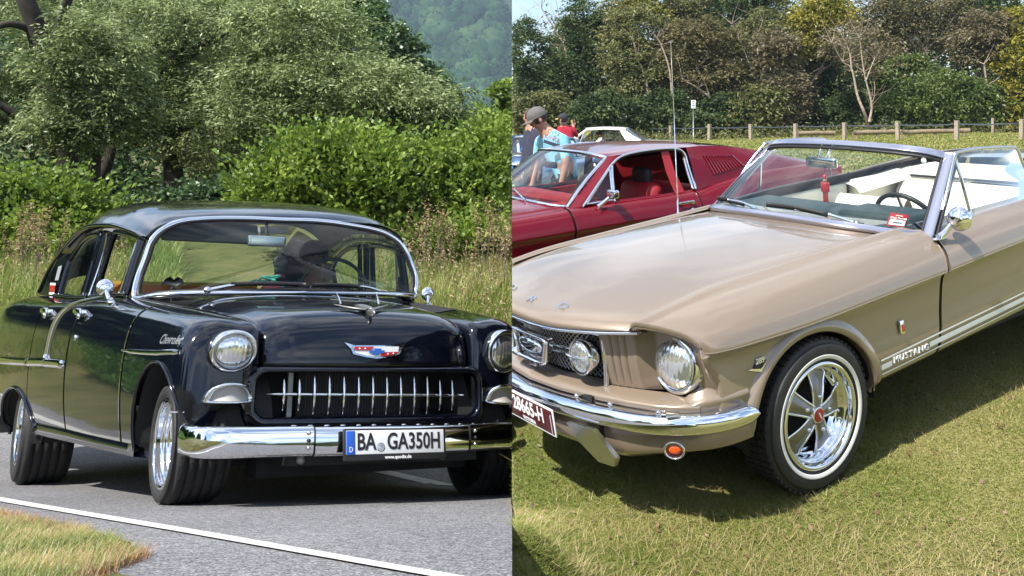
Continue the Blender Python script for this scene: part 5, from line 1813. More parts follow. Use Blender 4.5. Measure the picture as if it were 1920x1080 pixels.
# fog lamps in the mouth
for side in (1, -1):
    c = np.array([.895, side * .315, .652])
    V, F = lathe(crn(np.array([(.040, -.09), (.066, -.05), (.074, -.02), (.0745, 0), (.071, .008), (.064, .006)]), 20), 40, 'x', c=c)
    fg = CV.part('fog_lamp', V, F, M['chrome'])
    if fg is None: continue
    V, F = lathe(crn(np.array([(.001, .022), (.03, .019), (.055, .010), (.066, .002)]), 12), 40, 'x', c=c)
    F.append(tuple(k * 12 for k in range(40)))
    CV.part('fog_lamp_lens', V, F, M['headlamp'], parent=fg)
    V, F = tube([c + (.022, -.066, .003), c + (.026, 0, .003), c + (.022, .066, .003)], .004, 6)
    CV.part('fog_lamp_bar', V, F, M['chrome'], parent=fg)
    V, F = tube([c + (-.02, .074, 0), c + (-.02, .094, 0)], .005, 6)
    CV.part('fog_lamp_bracket', V, F, M['chrome'], parent=fg)

# --- stone deflector, bumper, valance
def bx(y): return np.interp(abs(y), [0, .2, .4, .55, .68, .76, .82], [.985, .972, .935, .895, .845, .79, .72])
rows = []
for y in np.linspace(-.80, .80, 61):
    a = abs(y)
    x = bx(y)
    zt = .535
    rows.append([(vx(min(a, .54), .90) - (.10 * max(0, a - .54) / .2), y, zt), (x - .05 - .01 * a, y, .525), (x - .03 - .02 * a, y, .505), (x - .05 - .02 * a, y, .485), (x - .16, y, .47)])
G = np.array(rows)
G = surf(G, np.linspace(0, 60, 90), np.linspace(0, 4, 22))
CV.part('stone_deflector', G.reshape(-1, 3), gfaces(90, 22), M['gold'])
bp = [(.985, 0), (.975, .18), (.945, .36), (.905, .52), (.855, .655), (.79, .755), (.71, .825), (.62, .868), (.54, .882), (.485, .880)]
bp = [(x, -y) for x, y in bp[:0:-1]] + bp
P = crn(np.array([(x, y, .447 + .012 * abs(y)) for x, y in bp]), 130)
prof = crn(np.array([(.030, -.065), (.040, -.040), (.042, -.018), (.036, .004), (.018, .017), (0, .020), (-.020, .014), (-.036, .0), (-.042, -.03)]), 26)
V, F = sweep(P, prof, up=(0, 0, 1), closed_prof=False)
Vg = V.reshape(130, 26, 3)
for e in (0, 129):                          # the ends taper and close
    pass
for i in range(8):
    s = .35 + .65 * math.sqrt(1 - (1 - i / 8) ** 2)
    for q in (i, 129 - i):
        c = P[q]
        Vg[q] = c + (Vg[q] - c) * np.array([1, 1, s])
cap = [np.concatenate([Vg[e], [P[e]]]) for e in (0, 129)]
CV.geo('bumper', [(Vg.reshape(-1, 3), F)] + [(c, [(i, i + 1, 26) for i in range(25)] + [(25, 0, 26)]) for c in cap], M['chrome'])
for y in (.50, -.50, .70, .33):
    V, F = ellipsoid((bx(y) - .015, y, .505), (.012, .012, .010), 10, 6); CV.part('bumper_bolt', V, F, M['chrome'])
V, F = rbox((bx(.72) - .05, .72, .500), (.05, .11, .006), .003, rot=rot3(-.6, 0, 0)); CV.part('bumper_bracket', V, F, M['chrome_dull'])
V, F = tube([(.90, y, .500 - .0 * y) for y in np.linspace(.08, .40, 8)], .012, 8); CV.part('bumper_bracket', V, F, M['gasket'])
vp = [(.952, 0), (.938, .2), (.902, .4), (.862, .55), (.812, .675), (.755, .76), (.69, .818), (.62, .850), (.55, .862), (.492, .864)]
vp = [(x, -y) for x, y in vp[:0:-1]] + vp
VP = crn(np.array([(x, y, 0) for x, y in vp]), 120)
Tn = np.gradient(VP, axis=0); Tn /= np.linalg.norm(Tn, axis=1)[:, None]
Nn = np.stack([-Tn[:, 1], Tn[:, 0], 0 * Tn[:, 0]], 1) 
Nn *= np.sign((Nn * (VP - np.array([.3, 0, 0]))).sum(1))[:, None]
rows = []
for p, n_ in zip(VP, Nn):
    zb_ = .268 + .075 * smooth(abs(p[1]), .45, .86)
    sd_ = smooth(abs(p[1]), .80, .86)
    rows.append([p - n_ * i_ + np.array([0, 0, z]) for i_, z in ((.022, .470), (.003, .43), (-.004, .385), (.006, (zb_ + .36) / 2), (.030 + .01 * sd_, zb_ + .01), (.055 - .01 * sd_, zb_), (.13 - .07 * smooth(abs(p[1]), .5, .8), zb_ + .01))])
G = surf(np.array(rows), np.linspace(0, 119, 150), np.linspace(0, 6, 36))
CV.part('front_valance', G.reshape(-1, 3), gfaces(150, 36), M['gold'])
for s_ in (1, -1):
    rows = []
    for p, n_ in zip(VP, Nn):
        if p[1] * s_ > .70:
            kz = float(smooth(abs(p[1]), .70, .84))
            rows.append([p - n_ * i_ + np.array([0, 0, .45 + (z - .45) * (.35 + .65 * kz)]) for i_, z in ((.060, .585), (.030, .552), (.014, .535), (.016, .50), (.020, .45))])
    G = surf(np.array(rows), np.linspace(0, len(rows) - 1, 40), np.linspace(0, 4, 20))
    CV.part('wing_apron', G.reshape(-1, 3), gfaces(40, 20), M['gold'])
# overrider plate: a canted chrome guard under the bumper
for side in (1, -1):
    pts = np.array([(.985, .325, .408), (.955, .455, .404), (.895, .520, .290), (.885, .490, .245), (.915, .420, .245), (.955, .350, .33)])
    c_ = pts.mean(0); u_ = np.linalg.svd(pts - c_)[2]; pts = (c_ + ((pts - c_) @ u_[:2].T) @ u_[:2]) * (1, side, 1)
    A = np.concatenate([pts, pts + (-.020, 0, 0)])
    n = 6
    F = [tuple(range(n))] + [(i, i + n, (i + 1) % n + n, (i + 1) % n) for i in range(n)]
    CV.part('bumper_guard', A, F, M['chrome_dull'], smooth=False)
# amber lamps
for side in (1, -1):
    c = np.array([bx(.735) - .030, side * .735, .355])
    n = unit((.80, side * .60, .02)); ey = unit(np.cross((0, 0, 1), n)); ez = np.cross(n, ey)
    def on(V): return c + V[:, 0:1] * n + V[:, 1:2] * ey * 1.05 + V[:, 2:3] * ez * .88
    V, F = lathe(crn(np.array([(.042, -.02), (.041, .006), (.036, .011), (.031, .006), (.029, -.008)]), 16), 40, 'x')
    am = CV.part('indicator_lamp', on(V), F, M['chrome'])
    if am is None: continue
    V, F = lathe(crn(np.array([(.001, .006), (.016, .004), (.026, -.004), (.031, -.008)]), 10), 32, 'x')
    F.append(tuple(k * 10 for k in range(32)))
    CV.part('indicator_lens', on(V), F, M['amber'], parent=am)
# number plate
pc2 = np.array([1.000, .060, .385])
tn = unit((1, .0, -.10)); ey = unit(np.cross((0, 0, 1), tn)); ez = np.cross(tn, ey)
def onp(V, d=0.0): return pc2 + V[:, 2:3] * tn + V[:, 0:1] * ey + V[:, 1:2] * ez + tn * d
V, F = rbox((0, 0, 0), (.400, .122, .006), .003)
lp = CV.part('licence_plate', onp(V), F, M['ink_w'])
if lp:
    V, F = rbox((0, 0, 0), (.384, .106, .004), .002); CV.part('plate_face', onp(V, .002), F, M['plate_r'], parent=lp)
    V, F = text_geo('28665-H', .088, .0006, .80, align='CENTER', offset=.002); V[:, 1] += .010
    CV.part('plate_lettering', onp(V, .005), F, M['ink_w'], parent=lp, smooth=False)
    V, F = text_geo('VICTORIA', .020, .0006, 1.1, align='CENTER', offset=.0006); V[:, 1] += -.040
    CV.part('plate_lettering', onp(V, .005), F, M['ink_w'], parent=lp, smooth=False)
    V, F = box((.178, -.008, 0), (.003, .08, .002)); CV.part('plate_rule', onp(V, .005), F, M['ink_w'], parent=lp, smooth=False)
# badge on the wing
bz, bxx = .575, .30
def onside(V, x, z, d=0.0):
    """V in the side plane: x toward the tail, y up"""
    Q = np.stack([x - V[:, 0], np.zeros(len(V)), z + V[:, 1]], 1)
    Q[:, 1] = [cy(q[0], q[2]) for q in Q]
    Q[:, 1] += .002 + d + V[:, 2]
    return Q
pts = np.array([(-.085, .004), (.0, -.026), (.09, .034), (.07, .034), (0, -.010), (-.06, .004)])
V = np.concatenate([np.c_[pts, np.zeros(6)], np.c_[pts, np.full(6, .008)]])
F = [tuple(range(6, 12))] + [(i, (i + 1) % 6, 6 + (i + 1) % 6, 6 + i) for i in range(6)]
b2 = CV.part('wing_badge', onside(V * (.8, .8, 1), .415, .612), F, M['chrome'], smooth=False)
pts = np.array([(-.055, .003), (.0, -.010), (.065, .032), (-.03, .030)])
V = np.concatenate([np.c_[pts, np.zeros(4)], np.c_[pts, np.full(4, .005)]])
CV.part('badge_field', onside(V * (.6, .6, 1), .415, .612), [(4, 5, 6, 7)] + [(i, (i + 1) % 4, 4 + (i + 1) % 4, 4 + i) for i in range(4)], M['ink'], parent=b2, smooth=False)
V, F = text_geo('289', .030, .003, 1.0, align='CENTER', shear=.2, bevel=.0008); V[:, 1] += .022
CV.part('badge_numerals', onside(V, .415, .613, .005), F, M['chrome'], parent=b2)
V, F = rbox((0, 0, .006), (.030, .062, .012), .004)
b3 = CV.part('wing_emblem', onside(V, -.455, .565), F, M['chrome'])
V, F = rbox((.002, -.004, .013), (.016, .030, .004), .0015); CV.part('emblem_field', onside(V, -.455, .565), F, M['badge_r'], parent=b3)
# rocker stripes: broad band between two fine lines, with the name near the front
def sideband(x0, x1, z0, z1, d, name, mat, n=60, parent=None):
    xs = np.linspace(x0, x1, n)
    G = np.array([[(x, cy(x, z + up(x)) + d, z + up(x)) for z in np.linspace(z0, z1, 4)] for x in xs])
    return CV.part(name, G.reshape(-1, 3), gfaces(n, 4), mat, mirror=False, parent=parent)
sideband(-.292, -3.0, .433, .441, .0025, 'stripe_line', M['stripe'])
sideband(-.292, -3.0, .368, .376, .0025, 'stripe_line', M['stripe'])
sideband(-.292, -.365, .392, .417, .0025, 'stripe_band', M['stripe'])
sideband(-.640, -3.0, .392, .417, .0025, 'stripe_band', M['stripe'])
V, F = text_geo('MUSTANG', .040, .002, 1.0, spacing=1.25, bevel=.0006)
w_ = V[:, 0].max(); V[:, 0] *= .255 / w_
V[:, 1] *= 1.0
CV.part('side_lettering', onside(V, -.375, .405 + up(-.5), .001), F, M['ink_w'], smooth=False)
# --- wheels of the convertible
def styled_wheel(cx, cz, side, R0=.322, w=.185, yo=.862):
    c = CV.warp(np.array([cx, yo * side, cz])) - np.array([0, side * w / 2, 0])
    rim = .222
    W1, T1, WW = tyre_geo(R0, w, rim, 84, wall=(.242, .2585))
    def pl(g):
        V = np.array(g[0]) * (1, side, 1) + c
        return V, (g[1] if side == 1 else flip(g[1]))
    V, F = pl(W1)
    o = CV.raw('wheel', V, F, M['rubber'])
    if o is None: return
    V, F = pl(T1); CV.raw('tread', V, F, M['tread'], parent=o)
    V, F = pl(WW); CV.raw('whitewall', V, F, M['whitewall'], parent=o)
    # shoulder blocks
    G = []
    h = w / 2
    for k in range(60):
        a = k * 2 * math.pi / 60
        for q in (-1, 0, 1):
            rr = R0 + .001
            ca, sa = math.cos(a + q * .02), math.sin(a + q * .02)
            e = np.array([ca, 0, sa]); t = np.array([-sa, 0, ca])
            Vb, Fb = box((0, 0, 0), (.020, .046, .010))
            Vb = Vb[:, 0:1] * t + Vb[:, 1:2] * np.array([0, 1.0, 0]) + Vb[:, 2:3] * e + e * rr + np.array([0, q * .052, 0])
            G.append((Vb, Fb))
    V, F = pl(merge(G)); b = CV.raw('tread_block', V, F, M['tread'], parent=o, smooth=False)
    if b: b['kind'] = 'stuff'
    r = rim
    prof = [(r + .004, h * .86), (r + .006, h * .94), (r * .985, h * .99), (r * .95, h * .95), (r * .93, h * .84), (r * .91, h * .70), (r * .885, h * .62), (r * .86, h * .58), (r * .80, h * .34), (r * .76, h * .26), (r * .70, h * .10)]
    V, F = pl(lathe(crn(np.array(prof), 54), 84)); CV.raw('trim_ring', V, F, M['chrome'], parent=o)
    V, F = pl(lathe([(r * .78, -h * .10), (.01, -h * .12)], 40)); CV.raw('brake_drum', V, F, M['dark'], parent=o)
    ns = 5
    for k in range(ns):
        a = k * 2 * math.pi / ns + .55
        e = np.array([math.cos(a), 0, math.sin(a)]); t = np.array([-math.sin(a), 0, math.cos(a)])
        # broad grey spoke with raised chrome edges
        rows = []
        for f, wd, hy in ((.14, .024, .62), (.30, .029, .60), (.48, .036, .52), (.64, .044, .40), (.76, .054, .30), (.83, .062, .26)):
            rows.append([e * r * f + t * s * wd + np.array([0, h * hy + (.010 * (1 - abs(s)) if f < .7 else .004), 0]) for s in (-1, -.5, 0, .5, 1)])
        G = surf(np.array(rows), np.linspace(0, 5, 18), np.linspace(0, 4, 9))
        V, F = pl((G.reshape(-1, 3), gfaces(18, 9))); CV.raw('spoke', V, F, M['argent'], parent=o)
        E = []
        for s in (-1, 1):
            E.append(tube(G[:, 0 if s < 0 else -1] + (0, .002, 0), .0055, 8))
        V, F = pl(merge(E)); CV.raw('spoke_edge', V, F, M['chrome'], parent=o)
        V, F = pl(lathe([(.001, .020), (.007, .019), (.0095, .012), (.0095, 0)], 6, c=tuple(e * r * .34 + np.array([0, h * .60, 0])))); CV.raw('lug_nut', V, F, M['chrome'], parent=o)
    V, F = pl(lathe(crn(np.array([(.030, h * .82), (.034, h * .80), (.036, h * .7), (.042, h * .58), (.050, h * .5)]), 14), 32)); CV.raw('hub_ring', V, F, M['chrome'], parent=o)
    V, F = pl(lathe(crn(np.array([(.001, h * .88), (.015, h * .87), (.028, h * .84), (.031, h * .80)]), 10), 32)); CV.raw('hub_cap', V, F, M['badge_r'], parent=o)
    V, F = pl(rbox((0, h * .885, 0), (.008, .003, .030), .001, rot=rot3(0, .5, 0))); CV.raw('hub_emblem', V, F, M['ink_w'], parent=o)
styled_wheel(.100, .318, 1)
styled_wheel(.100, .318, -1)
styled_wheel(-2.63, .43, 1)
styled_wheel(-2.63, .43, -1)

# --- windscreen frame
wb = [(-.520, 0, .985), (-.535, .25, .980), (-.595, .47, .964), (-.70, .63, .934), (-.83, .718, .905)]
wt = [(-1.035, 0, 1.290), (-1.045, .22, 1.286), (-1.075, .41, 1.275), (-1.125, .535, 1.256), (-1.185, .605, 1.228)]
def sym(L): return [(x, -y, z) for x, y, z in L[:0:-1]] + L
B_ = crn(np.array(sym(wb)), 61); T_ = crn(np.array(sym(wt)), 61)
rows = [B_ + (T_ - B_) * s + np.array([.03, 0, .0]) * math.sin(math.pi * s) for s in np.linspace(0, 1, 10)]
G = np.array(rows)
CV.part('windscreen', G.reshape(-1, 3), gfaces(10, 61), M['glass'])
Bo, To = B_ * (1, 1.0, 1), T_
dirn = (T_ - B_); dirn /= np.linalg.norm(dirn, axis=1)[:, None]
# header, sill and the two posts
def fbar(P, upv, w, d, name, mat, n=None):
    prof = crn(np.array([(-w / 2, -d / 2), (-w * .30, -d * .56), (w * .30, -d * .56), (w / 2, -d / 2), (w / 2, d / 2), (w * .30, d * .56), (-w * .30, d * .56), (-w / 2, d / 2), (-w / 2, -d / 2)]), 25)[:-1]
    V, F = sweep(P, prof, up=upv)
    return CV.part(name, V, F, mat)
fbar(T_ + dirn * .018, dirn, .042, .036, 'screen_header', M['frame_blue'])
fbar(B_ - dirn * .004, dirn, .030, .030, 'screen_sill', M['frame_blue'])
for s in (1, -1):
    e = -1 if s == 1 else 0
    out_ = np.array([-.35, .93 * s, 0])
    P = crn(np.array([B_[e] - dirn[e] * .03, B_[e] + dirn[e] * .16, T_[e] - dirn[e] * .10, T_[e] + dirn[e] * .042]), 24) + out_ * .022
    fbar(P, out_, .048, .034, 'screen_post', M['frame_blue'])
    V, F = tube(P - out_ * .026 + (.016, 0, 0), .010, 8); CV.part('screen_gasket', V, F, M['gasket'])
    V, F = tube(P + out_ * .028 - (.02, 0, 0), .010, 8); CV.part('post_weatherstrip', V, F, M['gasket'])
for P, nm in ((T_ - dirn * .008 + (.014, 0, 0), 'screen_gasket'), (B_ + dirn * .012 + (.008, 0, 0), 'screen_gasket')):
    V, F = tube(P, .009, 8); CV.part(nm, V, F, M['gasket'])
# permit card inside the glass, round label at the top corner
def onglass(y, s):
    i = (y + .718) / 1.436 * 60
    b = crv(B_, [i])[0]; t = crv(T_, [i])[0]
    return b + (t - b) * s + np.array([.03, 0, 0]) * math.sin(math.pi * s) + np.array([-.008, 0, 0])
def decal(y0, y1, s0, s1, name, mat, d=0.0, parent=None):
    P = np.array([onglass(y0, s0), onglass(y1, s0), onglass(y1, s1), onglass(y0, s1)]) + (d, 0, 0)
    return CV.part(name, P, [(0, 1, 2, 3)], mat, smooth=False, parent=parent)
pm = decal(.500, .603, .07, .235, 'permit_card', M['plate_r'])
pm.data.materials[0] = M['badge_r']
decal(.510, .593, .09, .158, 'permit_panel', M['ink_w'], .003, pm)
def glass_text(s, yc, sc_, size, mat, parent):
    V, F = text_geo(s, size, .0002, .95, align='CENTER', offset=.0004)
    o_ = onglass(yc, sc_) + np.array([.004, 0, 0])
    ex = unit(onglass(yc + .04, sc_) - onglass(yc - .04, sc_)); ey = unit(onglass(yc, sc_ + .1) - onglass(yc, sc_ - .1))
    CV.part('permit_lettering', place(V, o_, ex, ey), F, mat, smooth=False, parent=parent)
glass_text('Club Permit', .551, .180, .0165, M['ink_w'], pm)
glass_text('VICTORIA', .551, .212, .008, M['ink_w'], pm)
glass_text('28665-H', .551, .125, .012, M['ink'], pm)
o_ = onglass(.545, .93)
V, F = lathe([(.0005, .001), (.014, .001), (.016, 0)], 20, 'x', c=o_ + (.004, 0, 0)); CV.part('round_label', V, F, M['ink_w'])
# wipers
def cwiper(p0, p1, q0, q1):
    V, F = tube(crn(np.array([p0, (np.array(p0) + p1) / 2 + (.006, 0, .016), p1]), 14), np.linspace(.010, .006, 14), 8)
    o = CV.part('wiper', V, F, M['chrome'])
    if o is None: return
    V, F = sweep(crn(np.array([q0, (np.array(q0) + q1) / 2 + (.006, 0, .010), q1]), 14), [(-.012, -.004), (.008, -.006), (.012, 0), (.008, .006), (-.012, .004)])
    CV.part('wiper_blade', V, F, M['gasket'], parent=o)
    V, F = ellipsoid(p0, (.020, .020, .020), 12, 8); CV.part('wiper_pivot', V, F, M['chrome_dull'], parent=o)
cwiper((-.55, -.07, .985), (-.60, -.38, 1.02), (-.565, -.22, 1.012), (-.66, -.53, 1.005))
cwiper((-.66, .46, .965), (-.56, .15, 1.02), (-.60, .33, 1.005), (-.535, -.02, 1.035))
# aerial on the far wing
V, F = lathe(crn(np.array([(.020, 0), (.018, .012), (.011, .022), (.010, .035), (.006, .05)]), 16), 16, 'z', c=(-.47, -.665, .893)); an = CV.part('aerial', V, F, M['chrome'])
V, F = tube([(-.47, -.665, .93), (-.475, -.665, 1.15)], .0045, 8); CV.part('aerial_mast', V, F, M['chrome'], parent=an)
V, F = tube([(-.475, -.665, 1.15), (-.49, -.667, 1.935)], .0028, 8); CV.part('aerial_mast', V, F, M['chrome'], parent=an)
V, F = ellipsoid((-.49, -.667, 1.938), (.005, .005, .005), 8, 6); CV.part('aerial_tip', V, F, M['chrome'], parent=an)

# --- door glass and its bright frame, mirror
for s in (1, -1):
    fr = [(-.93, .735, .935), (-1.06, .705, 1.12), (-1.175, .668, 1.245), (-1.22, .660, 1.268), (-1.45, .655, 1.262), (-1.70, .66, 1.238), (-1.765, .665, 1.215), (-1.80, .68, 1.12), (-1.87, .735, .965)]
    fr = [(x, s * y, z) for x, y, z in fr]
    P = crn(np.array(fr), 70)
    V, F = tube(P, .009, 8); CV.part('window_frame', V, F, M['chrome_dull'])
    c = P.mean(0)
    CV.part('door_window', np.concatenate([P, [c]]), [(i, i + 1, 70) for i in range(69)] + [(69, 0, 70)], M['glass_c'], smooth=True)
    V, F = tube(crn(np.array([(-1.20, s * .735, .94), (-1.185, s * .70, 1.12), (-1.18, s * .668, 1.245)]), 12), .009, 8); CV.part('vent_window_bar', V, F, M['chrome'])
c = np.array([-.93, .845, .985])
V, F = lathe(crn(np.array([(.001, .052), (.025, .048), (.045, .034), (.058, .012), (.060, -.004), (.054, -.010), (.001, -.008)]), 24), 32, 'x', c=c)
dm = CV.part('door_mirror', V, F, M['chrome'])
V, F = tube(crn(np.array([c + (.035, -.02, -.02), c + (.07, -.035, -.06), (-.83, .800, .905)]), 12), np.linspace(.012, .020, 12), 10, flat=.8); CV.part('mirror_arm', V, F, M['chrome'], parent=dm)
V, F = ellipsoid((-.845, .795, .90), (.05, .022, .010), 14, 8); CV.part('mirror_foot', V, F, M['chrome'], parent=dm)

# --- inside
V, F = rbox((-1.0, 0, .905), (.34, 1.28, .09), .04)
V2, F2 = rbox((-.83, 0, .93), (.32, 1.16, .03), .014)
M['dash'] = prin('dark_green_dash', (0.016, 0.032, 0.034), 0.5)
CV.geo('dashboard', [(V, F), (V2, F2), rbox((-1.0, .38, .945), (.26, .46, .06), .03)], M['dash'])
a = np.linspace(0, 2 * np.pi, 48, endpoint=False)
swc = np.array([-1.20, .36, .865]); a1, a2 = np.array([0, 1, 0]), unit((.45, 0, .90))
P = swc + .190 * (np.cos(a)[:, None] * a1 + np.sin(a)[:, None] * a2)
V, F = tube(P, .0135, 8, closed=True); sw2 = CV.part('steering_wheel', V, F, M['gasket'])
V, F = merge([tube([swc, swc + .185 * (math.cos(t) * a1 + math.sin(t) * a2)], .010, 6) for t in (R(90), R(210), R(330))] + [ellipsoid(swc, (.03, .04, .03))]); CV.part('steering_spoke', V, F, M['chrome_dull'], parent=sw2)
def seat_pleats(x0, z0, x1, z1, y0, y1, n, name, thick=.05):
    """upright cushion with vertical pleats, bottom (x0,z0) to top (x1,z1)"""
    ys = np.linspace(y0, y1, n * 6 + 1)
    up_ = np.array([x1 - x0, 0, z1 - z0]); nn = unit(np.cross((0, 1, 0), up_)) * (1 if x1 < x0 else 1)
    if nn[0] < 0: nn = -nn
    rows = []
    for y in ys:
        b = .010 * abs(math.sin((y - y0) / (y1 - y0) * n * math.pi)) ** .6
        ed = min(1, min(y - y0, y1 - y) / .05) ** .5 if min(y - y0, y1 - y) > 0 else 0
        rows.append([np.array([x0, y, z0]) + up_ * t + nn * ((b * (.0 if t < .12 or t > .9 else 1) + thick * math.sin(min(1, max(0, t)) * math.pi) ** .35 if 0 < t < 1 else 0) * (.3 + .7 * ed)) for t in (0, .04, .12, .25, .5, .75, .88, .95, 1.0)] + [np.array([x1, y, z1]) - nn * .03, np.array([x1, y, z1]) - nn * .10 - up_ * .12, np.array([x0, y, z0]) - nn * .14])
    G = np.array(rows)
    return CV.part(name, G.reshape(-1, 3), gfaces(len(ys), G.shape[1]), M['white_vinyl'])
seat_pleats(-2.30, .54, -2.48, .872, -.62, .62, 34, 'rear_seat_back')
CV.geo('rear_seat', [rbox((-2.06, 0, .56), (.52, 1.24, .16), .06)], M['white_vinyl'])
for y0, y1 in ((-.60, -.08), (.08, .60)):
    seat_pleats(-1.62, .52, -1.80, .865, y0, y1, 12, 'front_seat_back', .06)
    CV.geo('front_seat', [rbox((-1.36, (y0 + y1) / 2, .52), (.52, .52, .15), .06)], M['white_vinyl'])
for s in (1, -1):
    CV.geo('door_lining', [rbox((-1.35, s * .700, .70), (1.25, .03, .40), .012), rbox((-2.45, s * .68, .74), (.9, .05, .36), .02)], M['white_vinyl'])
# folded roof under its cover
rows = []
for y in np.linspace(-.78, .78, 41):
    a_ = abs(y) / .78
    hgt = .035 * (1 - a_ ** 6) ** .5 if a_ < 1 else 0
    e = .018 * math.sin(y * 9) + .012 * math.sin(y * 23 + 1)
    rows.append([(-2.50, y, .880 - .02 * a_), (-2.52, y, .895 + hgt * .6), (-2.60, y, .905 + hgt + e * .4), (-2.75, y, .905 + hgt + e * .7), (-2.92, y, .905 + hgt * .8), (-3.02, y, .90 + hgt * .2), (-3.05, y, .88)])
G = surf(np.array(rows), np.linspace(0, 40, 80), np.linspace(0, 6, 30))
CV.part('roof_cover', G.reshape(-1, 3), gfaces(80, 30), M['white_vinyl'])
for s in (1, -1):
    rows = []
    for x in np.linspace(-1.95, -2.5, 12):
        f = (-1.95 - x) / .55
        rows.append([(x, s * .56, .84 + .03 * f), (x, s * .60, .88 + .04 * f), (x, s * .68, .90 + .035 * f), (x, s * .76, .89 + .03 * f), (x, s * .79, .87 + .03 * f)])
    G = surf(np.array(rows), np.linspace(0, 11, 24), np.linspace(0, 4, 16))
    CV.part('roof_cover_side', G.reshape(-1, 3), gfaces(24, 16), M['white_vinyl'])
V, F = rbox((-2.500, 0, .893), (.02, 1.12, .016), .006); CV.part('cover_gap', V, F, M['gasket'])
rows = [[(x, y, z + up(x) - .03 * (abs(y) / .64) ** 2) for y in np.linspace(-.65, .65, 15)] for x, z in ((-3.03, .82), (-3.2, .815), (-3.45, .80), (-3.6, .75))]
G = np.array(rows); CV.part('boot_lid', G.reshape(-1, 3), gfaces(4, 15), M['gold'])
rows = [[(-3.6 + .03 * (abs(y) / .78) ** 2, y, z) for z in (.93, .80, .65, .52)] for y in np.linspace(-.78, .78, 15)]
G = np.array(rows); CV.part('tail_panel', G.reshape(-1, 3), gfaces(15, 4), M['gold'])
# mirror on the screen header
V, F = rbox((-.985, -.03, 1.205), (.035, .215, .062), .018); mm = CV.part('rear_view_mirror', V, F, M['chrome'])
V, F = merge([tube([(-.985, -.05, 1.23), (-1.03, -.06, 1.30)], .008, 8), tube([(-.985, 0, 1.23), (-1.03, .02, 1.30)], .008, 8)]); CV.part('mirror_stalk', V, F, M['chrome'], parent=mm)

# --- a toy soldier hung from the mirror of the convertible
tb = CV.world(np.array([-.97, .00, .98]))[0]
ts = empty('toy_soldier', tb, 'little red toy soldier hanging from the mirror of the convertible', 'toy')
def tsp(nm, g_, mt): mobj(nm, CV.world(g_[0]) - tb, g_[1], mt, ts)
tsp('cord', tube([(-.975, 0, 1.19), (-.97, 0, 1.135)], .002, 5), M['gasket'])
tsp('coat', merge([rbox((-.97, 0, 1.065), (.022, .034, .065), .009), rbox((-.97, .022, 1.07), (.012, .012, .055), .004), rbox((-.97, -.022, 1.07), (.012, .012, .055), .004)]), M['badge_r'])
tsp('head', ellipsoid((-.97, 0, 1.107), (.012, .012, .014), 10, 8), M['skin'])
tsp('hat', merge([ellipsoid((-.97, 0, 1.126), (.013, .013, .016), 10, 8)]), M['badge_r'])
tsp('legs', merge([rbox((-.97, s_ * .009, 1.010), (.014, .013, .055), .004) for s_ in (1, -1)]), M['badge_r'])
# ================================================================== the dark red fastback
RC = Car('fastback_car', 'dark red fastback with its side window down parked beyond the convertible', 'car',
         (-1.071, 7.308, -1.639), (-2.595, .09, -.018), k=1.0, taper=0.0, clip=-1)
RS_ = [
 (.92, [(.30,.62),(.40,.80),(.55,.80),(.66,.79),(.74,.76),(.79,.72),(.79,.66),(.79,.56),(.79,.46),(.76,.38)]),
 (.70, [(.40,.66),(.58,.86),(.66,.862),(.74,.845),(.80,.80),(.835,.74),(.82,.70),(.825,.58),(.83,.44),(.79,.33)]),
 (.20, [(.50,.66),(.60,.90),(.68,.900),(.76,.880),(.815,.83),(.852,.755),(.835,.715),(.835,.58),(.85,.42),(.80,.30)]),
 (-.69,[(.60,.66),(.66,.905),(.70,.908),(.77,.890),(.82,.84),(.860,.755),(.842,.712),(.84,.57),(.86,.40),(.80,.28)]),
 (-.71,[(.60,.66),(.66,.905),(.70,.908),(.77,.890),(.82,.84),(.860,.755),(.842,.712),(.84,.57),(.86,.40),(.80,.28)]),
 (-1.30,[(.66,.66),(.715,.890),(.735,.895),(.775,.884),(.82,.836),(.860,.75),(.843,.706),(.84,.56),(.86,.40),(.80,.28)]),
 (-1.93,[(.66,.66),(.715,.880),(.735,.886),(.775,.876),(.82,.828),(.862,.74),(.847,.70),(.843,.56),(.86,.40),(.80,.28)]),
 (-2.20,[(.66,.66),(.715,.910),(.735,.925),(.775,.920),(.825,.865),(.866,.75),(.855,.70),(.85,.56),(.86,.41),(.80,.30)]),
 (-2.60,[(.62,.66),(.70,.945),(.73,.965),(.775,.955),(.83,.895),(.87,.77),(.862,.70),(.855,.57),(.86,.43),(.80,.33)]),
 (-3.20,[(.60,.66),(.68,.945),(.71,.960),(.765,.950),(.82,.890),(.862,.77),(.855,.70),(.85,.57),(.85,.45),(.79,.36)]),
 (-3.65,[(.56,.66),(.63,.90),(.66,.91),(.71,.905),(.76,.86),(.80,.77),(.80,.70),(.80,.58),(.79,.48),(.74,.40)]),
]
RNET = np.array([[(x, a, z) for a, z in s] for x, s in RS_])
def rpan(u0, u1, n=60, arch=None):
    G = surf(RNET, np.linspace(u0, u1, n), np.linspace(1, 9, 64))
    return cut_arch(G, *arch) if arch else panel(G, .02, (0, 1, .3))
RSIDE = surf(RNET, np.linspace(0, len(RS_) - 1, 240), np.linspace(0, 9, 70))
def ry(x, z): return side_at(RSIDE, x, z, 24)
V, F = rpan(0, 3, 90, (.0, .32, .36, .35)); RC.part('fender', V, F, M['red'], mirror=True)
V, F = rpan(4, 6 - .01, 60); RC.part('door', V, F, M['red'], mirror=True)
V, F = rpan(6 + .02, 10, 100, (-2.743, .32, .36, .35)); RC.part('rear_quarter', V, F, M['red'], mirror=True)
Gi = surf(RNET, np.linspace(.5, 9.5, 100), np.linspace(1, 9, 40)); Gi[..., 1] -= .02; Gi[..., 2] -= .006
